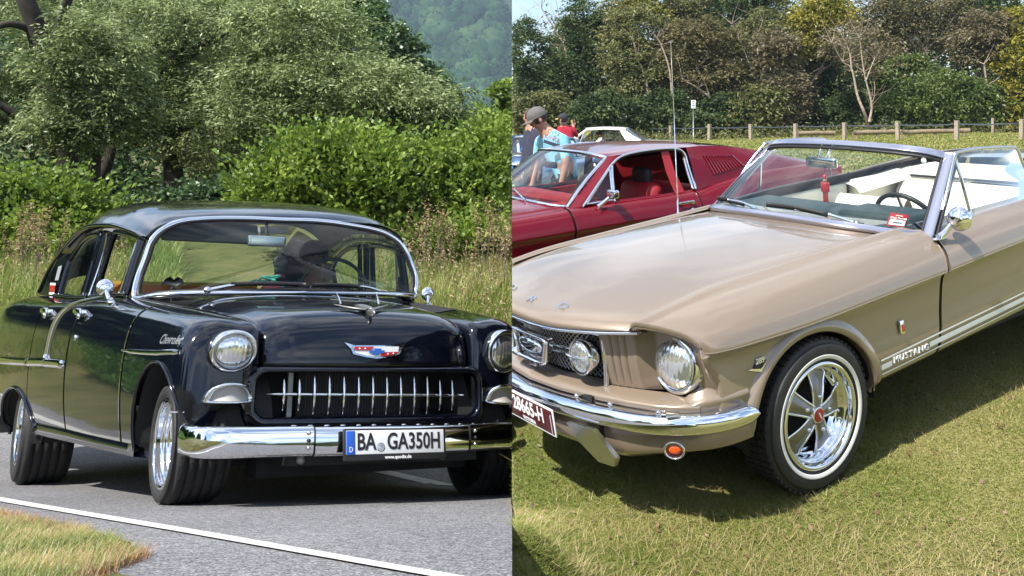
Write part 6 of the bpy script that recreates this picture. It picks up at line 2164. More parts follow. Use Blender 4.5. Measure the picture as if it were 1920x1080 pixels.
V, F = cut_arch(Gi, -2.743, .32, .37, .36); V2, F2 = V, [f for f in F if all(not (abs(V[i][0]) < .38 and V[i][2] < .69) for i in f)]
RC.part('inner_shell', V2, F2, M['gapdark'], mirror=True)
# bonnet and cowl
rows = []
for x, z in ((-.52, .955), (-.2, .965), (.2, .950), (.55, .915), (.80, .872), (.93, .835), (.965, .80)):
    rows.append([(x - .14 * max(0, -x) / .52 * (y / .64) ** 2, y, z - .045 * (abs(y) / .62) ** 3 + .012 * math.exp(-((abs(y) - .30) / .08) ** 2)) for y in np.linspace(-.62, .62, 25)])
G = surf(np.array(rows), np.linspace(0, 6, 50), np.linspace(0, 24, 70)); V, F = panel(G, .02, (0, 0, 1)); RC.part('hood', V, F, M['red'])
rows = [[(-.50 - .17 * (y / .68) ** 2, y, .948 - .045 * (y / .68) ** 2), (-.68 - .20 * (y / .68) ** 2, y, .955 - .045 * (y / .68) ** 2)] for y in np.linspace(-.69, .69, 21)]
G = np.array(rows); RC.part('cowl', G.reshape(-1, 3), gfaces(21, 2), M['red'])
RC.geo('front_panel', [rbox((.90, 0, .62), (.10, 1.5, .34), .05)], M['red'])
V, F = sweep(crn(np.array([(.55, -.86, .45), (.85, -.78, .45), (1.0, -.4, .45), (1.03, 0, .45), (1.0, .4, .45), (.85, .78, .45), (.55, .86, .45)]), 60), [(.05, -.02), (.03, .02), (-.03, .02), (-.05, -.02)], up=(0, 0, 1)); RC.part('bumper', V, F, M['chrome'])
# roof running down into the tail
RR = [
 [(-1.12,0,1.290),(-1.125,.25,1.287),(-1.145,.45,1.276),(-1.19,.565,1.254)],
 [(-1.30,0,1.298),(-1.30,.25,1.296),(-1.31,.45,1.288),(-1.33,.585,1.272)],
 [(-1.70,0,1.302),(-1.70,.25,1.300),(-1.70,.46,1.292),(-1.70,.600,1.276)],
 [(-2.05,0,1.288),(-2.05,.25,1.286),(-2.05,.46,1.276),(-2.05,.602,1.258)],
 [(-2.50,0,1.232),(-2.50,.25,1.230),(-2.50,.46,1.215),(-2.50,.602,1.190)],
 [(-3.00,0,1.125),(-3.00,.25,1.122),(-3.00,.46,1.108),(-3.00,.605,1.075)],
 [(-3.40,0,1.01),(-3.40,.25,1.008),(-3.40,.46,.998),(-3.40,.615,.975)],
 [(-3.65,0,.93),(-3.65,.25,.93),(-3.65,.46,.925),(-3.65,.63,.91)],
]
RR = [[(x, y, z - .022 * min(1, max(0, (-1.15 - x) / .2))) for x, y, z in r] for r in RR]
RN2 = np.array(RR); RN2 = np.concatenate([RN2[:, :0:-1] * np.array([1, -1, 1]), RN2], 1)
G = surf(RN2, np.linspace(0, 3.4, 40), np.linspace(0, 6, 50)); V, F = panel(G, .02, (0, 0, 1)); RC.part('roof', V, F, M['red'])
G = surf(RN2, np.linspace(3.4, 5.6, 30), np.linspace(1.0, 5.0, 40)); RC.part('rear_window', G.reshape(-1, 3), gfaces(30, 40), M['glass_d'])
for a, b in ((0, 1.0), (5.0, 6)):
    G = surf(RN2, np.linspace(3.4, 7, 40), np.linspace(a, b, 10)); RC.part('roof_edge', G.reshape(-1, 3), gfaces(40, 10), M['red'])
G = surf(RN2, np.linspace(5.6, 7, 20), np.linspace(1, 5, 30)); RC.part('boot_lid', G.reshape(-1, 3), gfaces(20, 30), M['red'])
Gh = surf(RN2, np.linspace(.1, 3.4, 24), np.linspace(.2, 5.8, 30)); Gh[..., 2] -= .025; RC.part('headlining', Gh.reshape(-1, 3), flip(gfaces(24, 30)), M['trim_in'])
rows = [[(-3.65, y, z) for z in (.91, .7, .45)] for y in np.linspace(-.78, .78, 9)]
G = np.array(rows); RC.part('tail_panel', G.reshape(-1, 3), gfaces(9, 3), M['red'])
# sail panel with the louvres
top = [(-1.975, .615, 1.245), (-2.2, .606, 1.235), (-2.6, .604, 1.172), (-3.1, .608, 1.048), (-3.6, .632, .915)]
bot = [(-1.955, .745, .885), (-2.2, .755, .925), (-2.6, .755, .962), (-3.1, .745, .962), (-3.6, .70, .905)]
rows = [[np.array(t) + (np.array(b_) - t) * f + np.array([0, .018 * math.sin(math.pi * f), 0]) for f in (0, .33, .66, 1)] for t, b_ in zip(top, bot)]
G = surf(np.array(rows), np.linspace(0, 4, 50), np.linspace(0, 3, 20)); RC.part('sail_panel', G.reshape(-1, 3), gfaces(50, 20), M['red'], mirror=True)
def sail(x, f):
    i = np.interp(x, [-3.6, -3.1, -2.6, -2.2, -1.975], [4, 3, 2, 1, 0])
    return surf(np.array(rows), [i], [3 * f])[0, 0]
for s in (1, -1):
    fr = None
    q = [sail(-2.13, .26), sail(-2.46, .30), sail(-2.53, .70), sail(-2.17, .78)]
    n = unit(np.cross(q[1] - q[0], q[3] - q[0])); n = n if n[1] > 0 else -n
    V = np.array([p + n * .004 for p in q]) * (1, s, 1)
    lou = RC.part('louvre_panel', V, [(0, 1, 2, 3)], M['red'], smooth=False)
    if lou is None: continue
    for k in range(11):
        f0, f1 = (k + .08) / 11, (k + .92) / 11
        def pt(f, g_): return (q[0] * (1 - f) + q[1] * f) * (1 - g_) + (q[3] * (1 - f) + q[2] * f) * g_
        a0, a1_, b0, b1 = pt(f0, .0), pt(f0, 1.0), pt(f1, .0), pt(f1, 1.0)
        V = np.array([a0 + n * .014, a1_ + n * .014, b1 + n * .005, b0 + n * .005, a0 + n * .004, a1_ + n * .004]) * (1, s, 1)
        RC.part('louvre', V, [(0, 1, 2, 3), (0, 4, 5, 1)], M['red'], parent=lou, smooth=False)
# windscreen
wb = [(-.52, 0, .965), (-.535, .25, .960), (-.59, .47, .945), (-.66, .61, .925), (-.735, .682, .910)]
wt = [(-1.11, 0, 1.283), (-1.115, .25, 1.280), (-1.135, .43, 1.268), (-1.165, .52, 1.252), (-1.195, .565, 1.240)]
Br = crn(np.array(sym(wb)), 51); Tr = crn(np.array(sym(wt)), 51)
rows_ = [Br + (Tr - Br) * s + np.array([.025, 0, 0]) * math.sin(math.pi * s) for s in np.linspace(0, 1, 8)]
G = np.array(rows_); RC.part('windscreen', G.reshape(-1, 3), gfaces(8, 51), M['glass'])
edge = np.concatenate([Br, rows_[2][-1:], rows_[4][-1:], rows_[6][-1:], Tr[::-1], rows_[6][:1], rows_[4][:1], rows_[2][:1]])
V, F = tube(edge, .016, 8, closed=True); RC.part('windscreen_trim', V, F, M['chrome'])
V, F = tube(edge * (1, .965, 1) + (.006, 0, -.004), .012, 6, closed=True); RC.part('windscreen_gasket', V, F, M['gasket'])
for s in (1, -1):
    # A-post skin and window surround
    st_ = [[(-.735, .690, .905), (-.80, .735, .905), (-.83, .745, .90)], [(-.96, .640, 1.06), (-1.02, .680, 1.07), (-1.05, .690, 1.07)], [(-1.19, .575, 1.245), (-1.26, .600, 1.255), (-1.30, .605, 1.255)]]
    G = surf(np.array(st_) * (1, s, 1), np.linspace(0, 2, 12), np.linspace(0, 2, 7)); RC.part('windscreen_pillar', G.reshape(-1, 3), gfaces(12, 7), M['red'])
    fr = np.array([(-.835, .748, .905), (-1.04, .692, 1.07), (-1.20, .640, 1.19), (-1.34, .612, 1.247), (-1.60, .608, 1.262), (-1.85, .610, 1.248), (-1.94, .628, 1.20), (-1.955, .665, 1.08), (-1.955, .745, .90)]) * (1, s, 1)
    P = crn(fr, 70); V, F = tube(P, .010, 8); RC.part('window_trim', V, F, M['chrome'])
    V, F = tube(P * (1, .985, 1) + (0, 0, -.014), .012, 6); RC.part('window_gasket', V, F, M['gasket'])
    V, F = tube(crn(np.array([(-1.925, .635, 1.17), (-1.93, .662, 1.07), (-1.93, .735, .90)]) * (1, s, 1), 12), .012, 8); RC.part('pillar_trim', V, F, M['chrome'])
    G = np.array([[(-1.72, .60, 1.235), (-1.72, .655, 1.07), (-1.74, .735, .89)], [(-1.80, .60, 1.235), (-1.81, .655, 1.07), (-1.84, .735, .89)]]) * (1, s, 1)
    RC.part('centre_pillar', G.reshape(-1, 3), gfaces(2, 3), M['red_trim'])
    # quarter light
    vv = np.array([(-.86, .742, .918), (-1.075, .685, 1.075), (-1.165, .650, 1.150), (-1.10, .700, 1.03), (-1.075, .738, .918)]) * (1, s, 1)
    vv = np.array([(-.875, .742, .92), (-1.17, .650, 1.165), (-1.125, .738, .92)]) * (1, s, 1)
    V, F = tube(np.concatenate([crn(vv[[0, 1]], 10), crn(vv[[1, 2]], 10), crn(vv[[2, 0]], 10)]), .008, 6, closed=True); vf = RC.part('vent_window_frame', V, F, M['chrome'])
    if vf: RC.part('vent_window', vv, [(0, 1, 2)], M['glass'], parent=vf, smooth=False)
    V, F = tube(crn(np.array([(-1.14, .742, .905), (-1.175, .675, 1.09), (-1.20, .640, 1.19)]) * (1, s, 1), 10), .011, 8); RC.part('vent_window_bar', V, F, M['chrome'])
# handle, lock, mirror, wipers, crease moulding
y = ry(-1.80, .815); V, F = merge([rbox((-1.76, y + .032, .822), (.15, .014, .022), .006), rbox((-1.70, y + .014, .82), (.02, .03, .02), .006), rbox((-1.83, y + .016, .815), (.036, .03, .034), .008)]); RC.part('door_handle', V, F, M['chrome'])
V, F = ellipsoid((-1.82, ry(-1.82, .76) + .004, .755), (.016, .006, .016), 12, 8); RC.part('door_lock', V, F, M['chrome'])
V, F = rbox((-1.06, .845, .985), (.055, .115, .068), .014); rm = RC.part('door_mirror', V, F, M['chrome'])
V, F = tube(crn(np.array([(-1.05, .82, .965), (-.99, .80, .92), (-.95, .79, .895)]), 10), np.linspace(.012, .018, 10), 8); RC.part('mirror_arm', V, F, M['chrome'], parent=rm)
V, F = tube(crn(np.array([(-.53, .38, .965), (-.545, .25, 1.0), (-.58, .10, 1.02)]), 10), np.linspace(.009, .006, 10), 6); wp = RC.part('wiper', V, F, M['chrome'])
V, F = tube(crn(np.array([(-.55, .32, .985), (-.57, .1, 1.01), (-.56, -.1, 1.01)]), 10), .006, 6); RC.part('wiper_blade', V, F, M['gasket'], parent=wp)
V, F = lathe([(.0005, .001), (.015, .001), (.017, 0)], 18, 'x', c=rows_[6][-5] + (.006, 0, -.01)); RC.part('round_label', V, F, M['ink_w'])
# inside
RC.geo('dashboard', [rbox((-.92, 0, .885), (.36, 1.26, .09), .04), rbox((-.78, 0, .915), (.30, 1.1, .03), .014)], M['red_trim'])
for yy in (-.36, .36):
    RC.geo('seat', [rbox((-1.62, yy, .70), (.16, .50, .56), .075, rot=rot3(0, -.2, 0)), rbox((-1.34, yy, .46), (.5, .5, .14), .06)], M['red_trim'])
    V, F = rbox((-1.68, yy, 1.02), (.09, .24, .15), .05); RC.part('headrest', V, F, M['trim_in'])
RC.geo('rear_seat', [rbox((-2.35, 0, .62), (.18, 1.1, .44), .06, rot=rot3(0, -.3, 0))], M['red_trim'])
RC.geo('door_lining', [rbox((-1.40, -.70, .62), (1.2, .03, .50), .01), rbox((-2.4, -.66, .80), (.8, .03, .5), .01)], M['red_trim'])
RC.geo('floor_pan', [box((-1.4, 0, .30), (3.6, 1.5, .05))], M['dark'], smooth=False)
a = np.linspace(0, 2 * np.pi, 36, endpoint=False)
P = np.array([-1.16, .36, .87]) + .185 * (np.cos(a)[:, None] * np.array([0, 1, 0]) + np.sin(a)[:, None] * unit((.4, 0, .9)))
V, F = tube(P, .012, 7, closed=True); RC.part('steering_wheel', V, F, M['gasket'])
V, F = rbox((-1.0, -.02, 1.17), (.03, .20, .055), .012); RC.part('rear_view_mirror', V, F, M['gasket'])
def plain_wheel(C, cx, cz, side, R0=.32, yo=.85):
    c = C.warp(np.array([cx, yo * side, cz])) - np.array([0, side * .09, 0])
    W1, T1, _ = tyre_geo(R0, .18, .21, 40)
    f = lambda g_: (np.array(g_[0]) * (1, side, 1) + c, g_[1] if side == 1 else flip(g_[1]))
    V, F = merge([f(W1), f(T1)]); o = C.raw('wheel', V, F, M['rubber'])
    if o is None: return
    V, F = f(lathe(crn(np.array([(.215, .08), (.205, .085), (.19, .06), (.12, .05), (.06, .075), (.001, .08)]), 20), 36)); C.raw('rim', V, F, M['chrome'], parent=o)
for cx in (0, -2.743):
    for s in (1, -1): plain_wheel(RC, cx, .32, s)

# ================================================================== the two coupes behind
def coupe(name, label, pos, yaw, paint, front=None, roof=None):
    C = Car(name, label, 'car', pos, (yaw, 0, 0), clip=-1, group='coupes parked in the field')
    net = [
     (.86, [(0, .80), (.35, .80), (.62, .79), (.72, .75), (.76, .66), (.76, .52), (.74, .40)]),
     (.70, [(0, .87), (.35, .865), (.66, .85), (.78, .80), (.82, .70), (.83, .50), (.79, .33)]),
     (.10, [(0, .93), (.35, .925), (.66, .90), (.79, .84), (.85, .72), (.85, .48), (.80, .29)]),
     (-.55, [(0, .955), (.35, .95), (.66, .915), (.79, .85), (.86, .73), (.855, .48), (.80, .28)]),
     (-.75, [(0, .92), (.35, .92), (.66, .905), (.79, .85), (.86, .73), (.855, .48), (.80, .28)]),
     (-2.35, [(0, .90), (.35, .90), (.66, .90), (.79, .85), (.86, .73), (.855, .48), (.80, .30)]),
     (-2.75, [(0, .96), (.35, .955), (.66, .93), (.79, .87), (.87, .73), (.86, .50), (.80, .33)]),
     (-3.45, [(0, .93), (.35, .925), (.66, .91), (.78, .86), (.85, .73), (.84, .55), (.79, .38)]),
     (-3.62, [(0, .88), (.35, .88), (.62, .87), (.73, .83), (.79, .72), (.79, .58), (.74, .44)]),
    ]
    N = np.array([[(x, a, z) for a, z in s] for x, s in net])
    for s in (1, -1):
        G = surf(N, np.linspace(0, 8, 120), np.linspace(0, 6, 50)) * (1, s, 1)
        V = G.reshape(-1, 3); F = gfaces(120, 50)
        kill = set(np.where((np.abs(V[:, 0] + 1.55) < .78) & (np.abs(V[:, 1]) < .62))[0])
        for cx in (0, -2.743):
            kill |= set(np.where((np.hypot(V[:, 0] - cx, V[:, 2] - .32) < .36) & (np.abs(V[:, 1]) > .6))[0])
        F = [f for f in F if not any(i in kill for i in f)]
        if front is not None:
            cen = np.array([V[list(f)].mean(0) for f in F])
            C.part('body_side', V, F if s > 0 else flip(F), paint)
        else:
            C.part('body_side', V, F if s > 0 else flip(F), paint)
    rf = [[(-1.10, 0, 1.285), (-1.11, .35, 1.275), (-1.16, .55, 1.245), (-1.18, .58, 1.225)],
          [(-1.55, 0, 1.315), (-1.55, .35, 1.305), (-1.55, .57, 1.270), (-1.55, .605, 1.245)],
          [(-2.05, 0, 1.300), (-2.05, .35, 1.292), (-2.05, .57, 1.258), (-2.05, .605, 1.232)],
          [(-2.22, 0, 1.270), (-2.22, .35, 1.262), (-2.24, .57, 1.230), (-2.26, .605, 1.205)]]
    Rn = np.array(rf); Rn = np.concatenate([Rn[:, :0:-1] * np.array([1, -1, 1]), Rn], 1)
    G = surf(Rn, np.linspace(0, 3, 30), np.linspace(0, 6, 40)); V, F = panel(G, .03, (0, 0, 1)); C.part('roof', V, F, roof or paint)
    for s in (1, -1):
        G = np.array([[(-2.10, .60, 1.22), (-2.2, .68, 1.06), (-2.36, .78, .88)], [(-2.28, .605, 1.20), (-2.50, .68, 1.06), (-2.80, .77, .90)]]) * (1, s, 1)
        C.part('rear_pillar', G.reshape(-1, 3), gfaces(2, 3), roof or paint)
        V, F = tube(crn(np.array([(-.72, .72, .90), (-.98, .65, 1.07), (-1.20, .585, 1.235)]) * (1, s, 1), 10), .032, 8); C.part('windscreen_pillar', V, F, roof or paint)
        V, F = tube(crn(np.array([(-1.05, .73, .90), (-1.10, .68, 1.06), (-1.14, .63, 1.18)]) * (1, s, 1), 8), .014, 6); C.part('vent_window_bar', V, F, M['chrome'])
        pn = np.array([(-1.62, .60, 1.215), (-2.08, .60, 1.205), (-2.33, .765, .90), (-1.75, .765, .90)]) * (1, s, 1)
        C.part('quarter_window', pn, [(0, 1, 2, 3)], M['glass_d'], smooth=False)
        V, F = tube(np.concatenate([pn, pn[:1]]), .014, 6); C.part('window_gasket', V, F, M['gasket'])
    G = np.array([[(-.56, y, .95 - .04 * abs(y)) for y in np.linspace(-.70, .70, 9)], [(-1.10, y * .80, 1.275 - .07 * abs(y) ** 2) for y in np.linspace(-.70, .70, 9)]])
    G[0, :, 0] -= .22 * (np.abs(G[0, :, 1]) / .7) ** 2; G[1, :, 0] -= .08 * (np.abs(G[1, :, 1]) / .56) ** 2
    C.part('windscreen', G.reshape(-1, 3), gfaces(2, 9), M['glass'])
    V, F = tube(np.concatenate([G[0], G[1][::-1], G[0][:1]]), .016, 6); C.part('windscreen_trim', V, F, M['chrome'])
    G = np.array([[(-2.25, y * .8, 1.26 - .05 * y * y) for y in np.linspace(-.7, .7, 9)], [(-2.72, y, .95 - .02 * abs(y)) for y in np.linspace(-.7, .7, 9)]])
    C.part('rear_window', G.reshape(-1, 3), gfaces(2, 9), M['glass_d'])
    C.geo('cabin_trim', [box((-1.55, 0, .50), (1.7, 1.5, .1)), rbox((-1.65, -.34, .72), (.16, .5, .5), .06), rbox((-1.65, .34, .72), (.16, .5, .5), .06), rbox((-2.3, 0, .70), (.16, 1.2, .4), .06), rbox((-.85, 0, .87), (.3, 1.3, .1), .04)], M['trim_in'])
    C.geo('front_panel', [rbox((.83, 0, .60), (.10, 1.46, .30), .05)], paint)
    G = np.array([rrect(-.42, .42, .53, .72, .05)])
    P = G[0]; C.part('grille', np.stack([np.full(len(P), .888), P[:, 0], P[:, 1]], 1), [tuple(range(len(P)))], M['gapdark'], smooth=False)
    V, F = tube(np.stack([np.full(len(P), .89), P[:, 0], P[:, 1]], 1), .012, 6, closed=True); C.part('grille_moulding', V, F, M['chrome'])
    V, F = ellipsoid((.90, 0, .62), (.02, .10, .05), 12, 8); C.part('grille_emblem', V, F, M['chrome'])
    for s in (1, -1):
        V, F = lathe(crn(np.array([(.10, -.05), (.102, .01), (.09, .012), (.001, .03)]), 12), 24, 'x', c=(.86, s * .60, .64)); C.part('headlight', V, F, M['headlamp'])
    for x, d in ((.93, 1), (-3.66, -1)):
        V, F = sweep(crn(np.array([(x - .30 * d, -.86, .44), (x - .06 * d, -.76, .44), (x + .04 * d, 0, .44), (x - .06 * d, .76, .44), (x - .30 * d, .86, .44)]), 40), [(.045, -.02), (.03, .02), (-.03, .02), (-.045, -.02)], up=(0, 0, 1)); C.part('bumper', V, F, M['chrome'])
    for cx in (0, -2.743):
        for s in (1, -1): plain_wheel(C, cx, .32, s)
    return C
WC = coupe('coupe_car', 'white two-door coupe with a driver inside parked behind the red fastback', (-1.02, 25.0, -1.49), math.pi - .24, M['white'])
BC = coupe('coupe_car', 'blue and white coupe facing the viewer, half hidden left of the bending man', (-1.35, 15.5, -1.585), -math.pi / 2 - .25, M['blue'])
# the white nose of the blue car
V, F = rbox((.845, 0, .60), (.12, 1.50, .33), .05); BC.part('nose_panel', V + (.004, 0, .004), F, M['white'])
V, F = rbox((.62, 0, .868), (.52, 1.1, .03), .012); BC.part('hood_stripe', V, F, M['white'])
# ================================================================== people
def skin_geo(verts, edges, radii, root=0, sub=2):
    me = bpy.data.meshes.new('s')
    me.from_pydata([tuple(v) for v in verts], edges, [])
    o = bpy.data.objects.new('s', me); COL.objects.link(o)
    md = o.modifiers.new('k', 'SKIN'); md.use_smooth_shade = True
    lay = me.skin_vertices[0].data
    for i, r in enumerate(radii):
        lay[i].radius = (r, r) if not isinstance(r, tuple) else r
        lay[i].use_root = (i == root)
    sb = o.modifiers.new('u', 'SUBSURF'); sb.levels = sub; sb.render_levels = sub
    bpy.context.view_layer.update()
    dg = bpy.context.evaluated_depsgraph_get()
    m2 = bpy.data.meshes.new_from_object(o.evaluated_get(dg))
    V = np.array([v.co[:] for v in m2.vertices]); F = [tuple(p.vertices) for p in m2.polygons]
    bpy.data.objects.remove(o); bpy.data.meshes.remove(me); bpy.data.meshes.remove(m2)
    return V, F

def person(label, J, mats, hand_poses=None, cap=None, capmat=None, brim=None, brimmat=None, group=None, scale=1.0, side=1):
    """J: joints in world metres. One continuous body; the clothes are its colours."""
    names = ['hip', 'waist', 'chest', 'neck', 'head_base', 'head_mid', 'head_top', 'nose', 'l_sh', 'l_el', 'l_wr', 'r_sh', 'r_el', 'r_wr', 'l_hip', 'l_kn', 'l_an', 'l_toe', 'r_hip', 'r_kn', 'r_an', 'r_toe']
    rad = dict(hip=.150, waist=.135, chest=.150, neck=.056, head_base=.066, head_mid=.083, head_top=.066, nose=.016, l_sh=.064, l_el=.044, l_wr=.030, r_sh=.064, r_el=.044, r_wr=.030, l_hip=.088, l_kn=.058, l_an=.040, l_toe=.034, r_hip=.088, r_kn=.058, r_an=.040, r_toe=.034)
    idx = {n: i for i, n in enumerate(names)}
    V = [np.array(J[n], float) for n in names]
    E_ = [('hip', 'waist'), ('waist', 'chest'), ('chest', 'neck'), ('neck', 'head_base'), ('head_base', 'head_mid'), ('head_mid', 'head_top'), ('head_mid', 'nose'),
          ('chest', 'l_sh'), ('l_sh', 'l_el'), ('l_el', 'l_wr'), ('chest', 'r_sh'), ('r_sh', 'r_el'), ('r_el', 'r_wr'),
          ('hip', 'l_hip'), ('l_hip', 'l_kn'), ('l_kn', 'l_an'), ('l_an', 'l_toe'), ('hip', 'r_hip'), ('r_hip', 'r_kn'), ('r_kn', 'r_an'), ('r_an', 'r_toe')]
    E_ = [(idx[a], idx[b]) for a, b in E_]
    Rr = [rad[n] * scale for n in names]
    # hands: palm, four fingers and a thumb grow out of each wrist
    for sd_ in ('l', 'r'):
        w0, el = V[idx[sd_ + '_wr']], V[idx[sd_ + '_el']]
        d = unit(w0 - el)
        hd = unit(J.get(sd_ + '_hand_dir', d)); sdv = unit(np.cross(hd, J.get(sd_ + '_palm', (0, 1, .2))))
        pn = np.cross(sdv, hd)
        pi = len(V); V.append(w0 + hd * .055 * scale); Rr.append(.030 * scale); E_.append((idx[sd_ + '_wr'], pi))
        for k, (off, ln) in enumerate(((-.027, .062), (-.009, .072), (.009, .068), (.027, .054))):
            a = len(V); V.append(w0 + (hd * .090 + sdv * off) * scale); Rr.append(.0095 * scale); E_.append((pi, a))
            V.append(w0 + (hd * (.090 + ln * .55) + sdv * off * 1.1 + pn * .012) * scale); Rr.append(.0088 * scale); E_.append((a, a + 1))
            V.append(w0 + (hd * (.090 + ln * .85) + sdv * off * 1.1 + pn * .034) * scale); Rr.append(.0075 * scale); E_.append((a + 1, a + 2))
        a = len(V); V.append(w0 + (hd * .045 - sdv * .040 + pn * .012) * scale); Rr.append(.011 * scale); E_.append((pi, a))
        V.append(w0 + (hd * .082 - sdv * .052 + pn * .026) * scale); Rr.append(.009 * scale); E_.append((a, a + 1))
    P, F = skin_geo(V, E_, Rr, 0, 2)
    base = np.array([(J['l_an'][0] + J['r_an'][0]) / 2, (J['l_an'][1] + J['r_an'][1]) / 2, min(J['l_toe'][2], J['r_toe'][2]) - .034])
    root = empty('person', base, label, 'person', group)
    me = make_mesh('body', P - base, F, True, (Vector((0, 0, EYE)) - Vector(base), Vector((-1.0, SEAM, 0)) * side))
    o = link_mesh('body', me, [mats['skin'], mats['shirt'], mats['trousers'], mats['shoe']], root)
    # nearest bone decides cloth or skin
    bones = [('hip', 'waist', 1), ('waist', 'chest', 1), ('chest', 'neck', 1), ('neck', 'head_base', 0), ('head_base', 'head_mid', 0), ('head_mid', 'head_top', 0), ('head_mid', 'nose', 0), ('chest', 'l_sh', 1), ('chest', 'r_sh', 1),
             ('l_sh', 'l_el', 1), ('l_el', 'l_wr', 5), ('r_sh', 'r_el', 1), ('r_el', 'r_wr', 5), ('l_hip', 'l_kn', 2), ('l_kn', 'l_an', 2), ('l_an', 'l_toe', 3), ('r_hip', 'r_kn', 2), ('r_kn', 'r_an', 2), ('r_an', 'r_toe', 3)]
    A = np.array([J[a] for a, b, m in bones]); Bb = np.array([J[b] for a, b, m in bones])
    L_ = Bb - A; LL = (L_ ** 2).sum(1)
    for p in o.data.polygons:
        c = np.array(p.center) + base
        t = np.clip(((c - A) * L_).sum(1) / LL, 0, 1)
        D = np.linalg.norm(A + L_ * t[:, None] - c, axis=1) - np.array([.05 if m in (1,) else .03 for _, _, m in bones])
        k = int(np.argmin(D)); m = bones[k][2]
        if m == 5: m = 1 if mats.get('long') and t[k] < .92 else 0
        if m == 1 and bones[k][1] == 'neck' and t[k] > .78: m = 0
        if bones[k][0] in ('l_sh', 'r_sh') and not mats.get('long') and t[k] > .75: m = 0
        if bones[k][0] == 'hip' and t[k] < .12: m = 2
        p.material_index = m
    hm = np.array(J['head_mid'], float); upv = unit(np.array(J['head_top'], float) - J['head_base']); fw = unit(np.array(J['nose'], float) - hm)
    fw = unit(fw - upv * (fw @ upv)); sv = np.cross(upv, fw)
    def hp(V): return hm + (V[:, 0:1] * fw + V[:, 1:2] * sv + V[:, 2:3] * upv) * scale - base
    G = [ellipsoid((-.010, s * .083, -.012), (.018, .010, .030), 10, 8) for s in (1, -1)]
    V_, F_ = merge(G); mobj('ear', hp(V_), F_, mats['skin'], root)
    V_, F_ = merge([ellipsoid((.078, s * .032, .012), (.010, .014, .007), 8, 6) for s in (1, -1)] + [ellipsoid((.080, 0, -.052), (.010, .024, .006), 8, 6)])
    mobj('face', hp(V_), F_, M['hair'], root)
    V_, F_ = ellipsoid((-.014, 0, .018), (.100, .086, .080), 18, 12); V_ = V_[:]; 
    mobj('hair', hp(V_), [f for f in F_ if np.mean([V_[i][0] for i in f]) < .045], mats['hair'], root)
    if cap:
        V_, F_ = ellipsoid((-.008, 0, .030), (.108, .096, .098), 22, 14)
        keep = [f for f in F_ if np.mean([V_[i][2] for i in f]) > .020]
        c_ = mobj('cap', hp(V_), keep, capmat, root)
        rows = []
        for t in np.linspace(-1.15, 1.15, 15):
            rows.append([(.100 * math.cos(t) - .008, .092 * math.sin(t), .030), (.100 * math.cos(t) + .075 * math.cos(t * .8) ** .5 - .008, .088 * math.sin(t), .022 - .012 * t * t)])
        G_ = np.array(rows)
        V2 = np.concatenate([G_.reshape(-1, 3), G_.reshape(-1, 3) + (0, 0, -.007)])
        F2 = gfaces(15, 2) + flip([tuple(i + 30 for i in f) for f in gfaces(15, 2)])
        mobj('cap_brim', hp(V2), F2, brimmat or capmat, c_)
    return root, base, hp

M['shirt_blue'] = prin('light_blue_shirt', (0.24, 0.56, 0.72), .85, noise=(14, .10), bump=(16, .5, 2))
M['shirt_red'] = prin('red_shirt', (0.36, 0.012, 0.03), .85, noise=(14, .15), bump=(14, .4, 2))
M['navy'] = prin('navy_cloth', (0.035, 0.036, 0.062), .9, noise=(14, .2), bump=(14, .4, 2))
M['trousers'] = prin('dark_trousers', (0.03, 0.04, 0.04), .9, noise=(10, .2))
M['shoe'] = prin('dark_shoe', (0.02, 0.02, 0.02), .7)
M['cap_grey'] = prin('grey_cap', (0.115, 0.105, 0.10), .9, noise=(40, .15))
M['cap_navy'] = prin('navy_cap', (0.02, 0.022, 0.03), .85)
M['cap_yellow'] = prin('yellow_brim', (0.52, 0.36, 0.06), .8)
M['white_cloth'] = prin('white_cloth', (0.66, 0.64, 0.66), .9)
def legs(u, Y, hipz, gz_, face=0.0, spread=.11):
    """hips, knees, feet below a hip centre on the sight line u"""
    x = (u - 1100) / 1700 * Y
    f = np.array([math.cos(face), math.sin(face), 0]); s = np.array([-math.sin(face), math.cos(face), 0])
    h = np.array([x, Y, hipz])
    D = {'hip': h}
    for n, sg in (('l', 1), ('r', -1)):
        D[n + '_hip'] = h + s * sg * spread * .85 - (0, 0, .06)
        D[n + '_kn'] = np.array([*(h + s * sg * spread)[:2], (hipz + gz_) / 2 + .02]) + f * .03
        D[n + '_an'] = np.array([*(h + s * sg * spread)[:2], gz_ + .075]) - f * .02
        D[n + '_toe'] = np.array([*(h + s * sg * spread)[:2], gz_ + .034]) + f * .12
    return D
# man in the light blue T-shirt, bending over with his head bowed
Y0 = 9.6
g0 = float(right_z((1060 - 1100) / 1700 * Y0, Y0))
J = legs(1066, Y0, EYE - .62, g0, math.pi * .97)
J.update(waist=at(1062, 308, Y0), chest=at(1042, 272, Y0 - .03), neck=at(1023, 244, Y0 - .05), head_base=at(1014, 234, Y0 - .06), head_mid=at(1008, 224, Y0 - .07), head_top=at(1004, 214, Y0 - .07), nose=at(993, 235, Y0 - .09),
         r_sh=at(1012, 262, Y0 + .16), r_el=at(1006, 306, Y0 + .20), r_wr=at(998, 346, Y0 + .14), l_sh=at(1056, 262, Y0 - .20), l_el=at(1062, 308, Y0 - .28), l_wr=at(1052, 348, Y0 - .28))
mats = dict(skin=M['skin'], shirt=M['shirt_blue'], trousers=M['trousers'], shoe=M['shoe'], hair=M['hair'])
man, mb, mhp = person('man in light blue T-shirt and grey cap bending forward behind the red fastback', J, mats, cap=True, capmat=M['cap_grey'], scale=1.06)
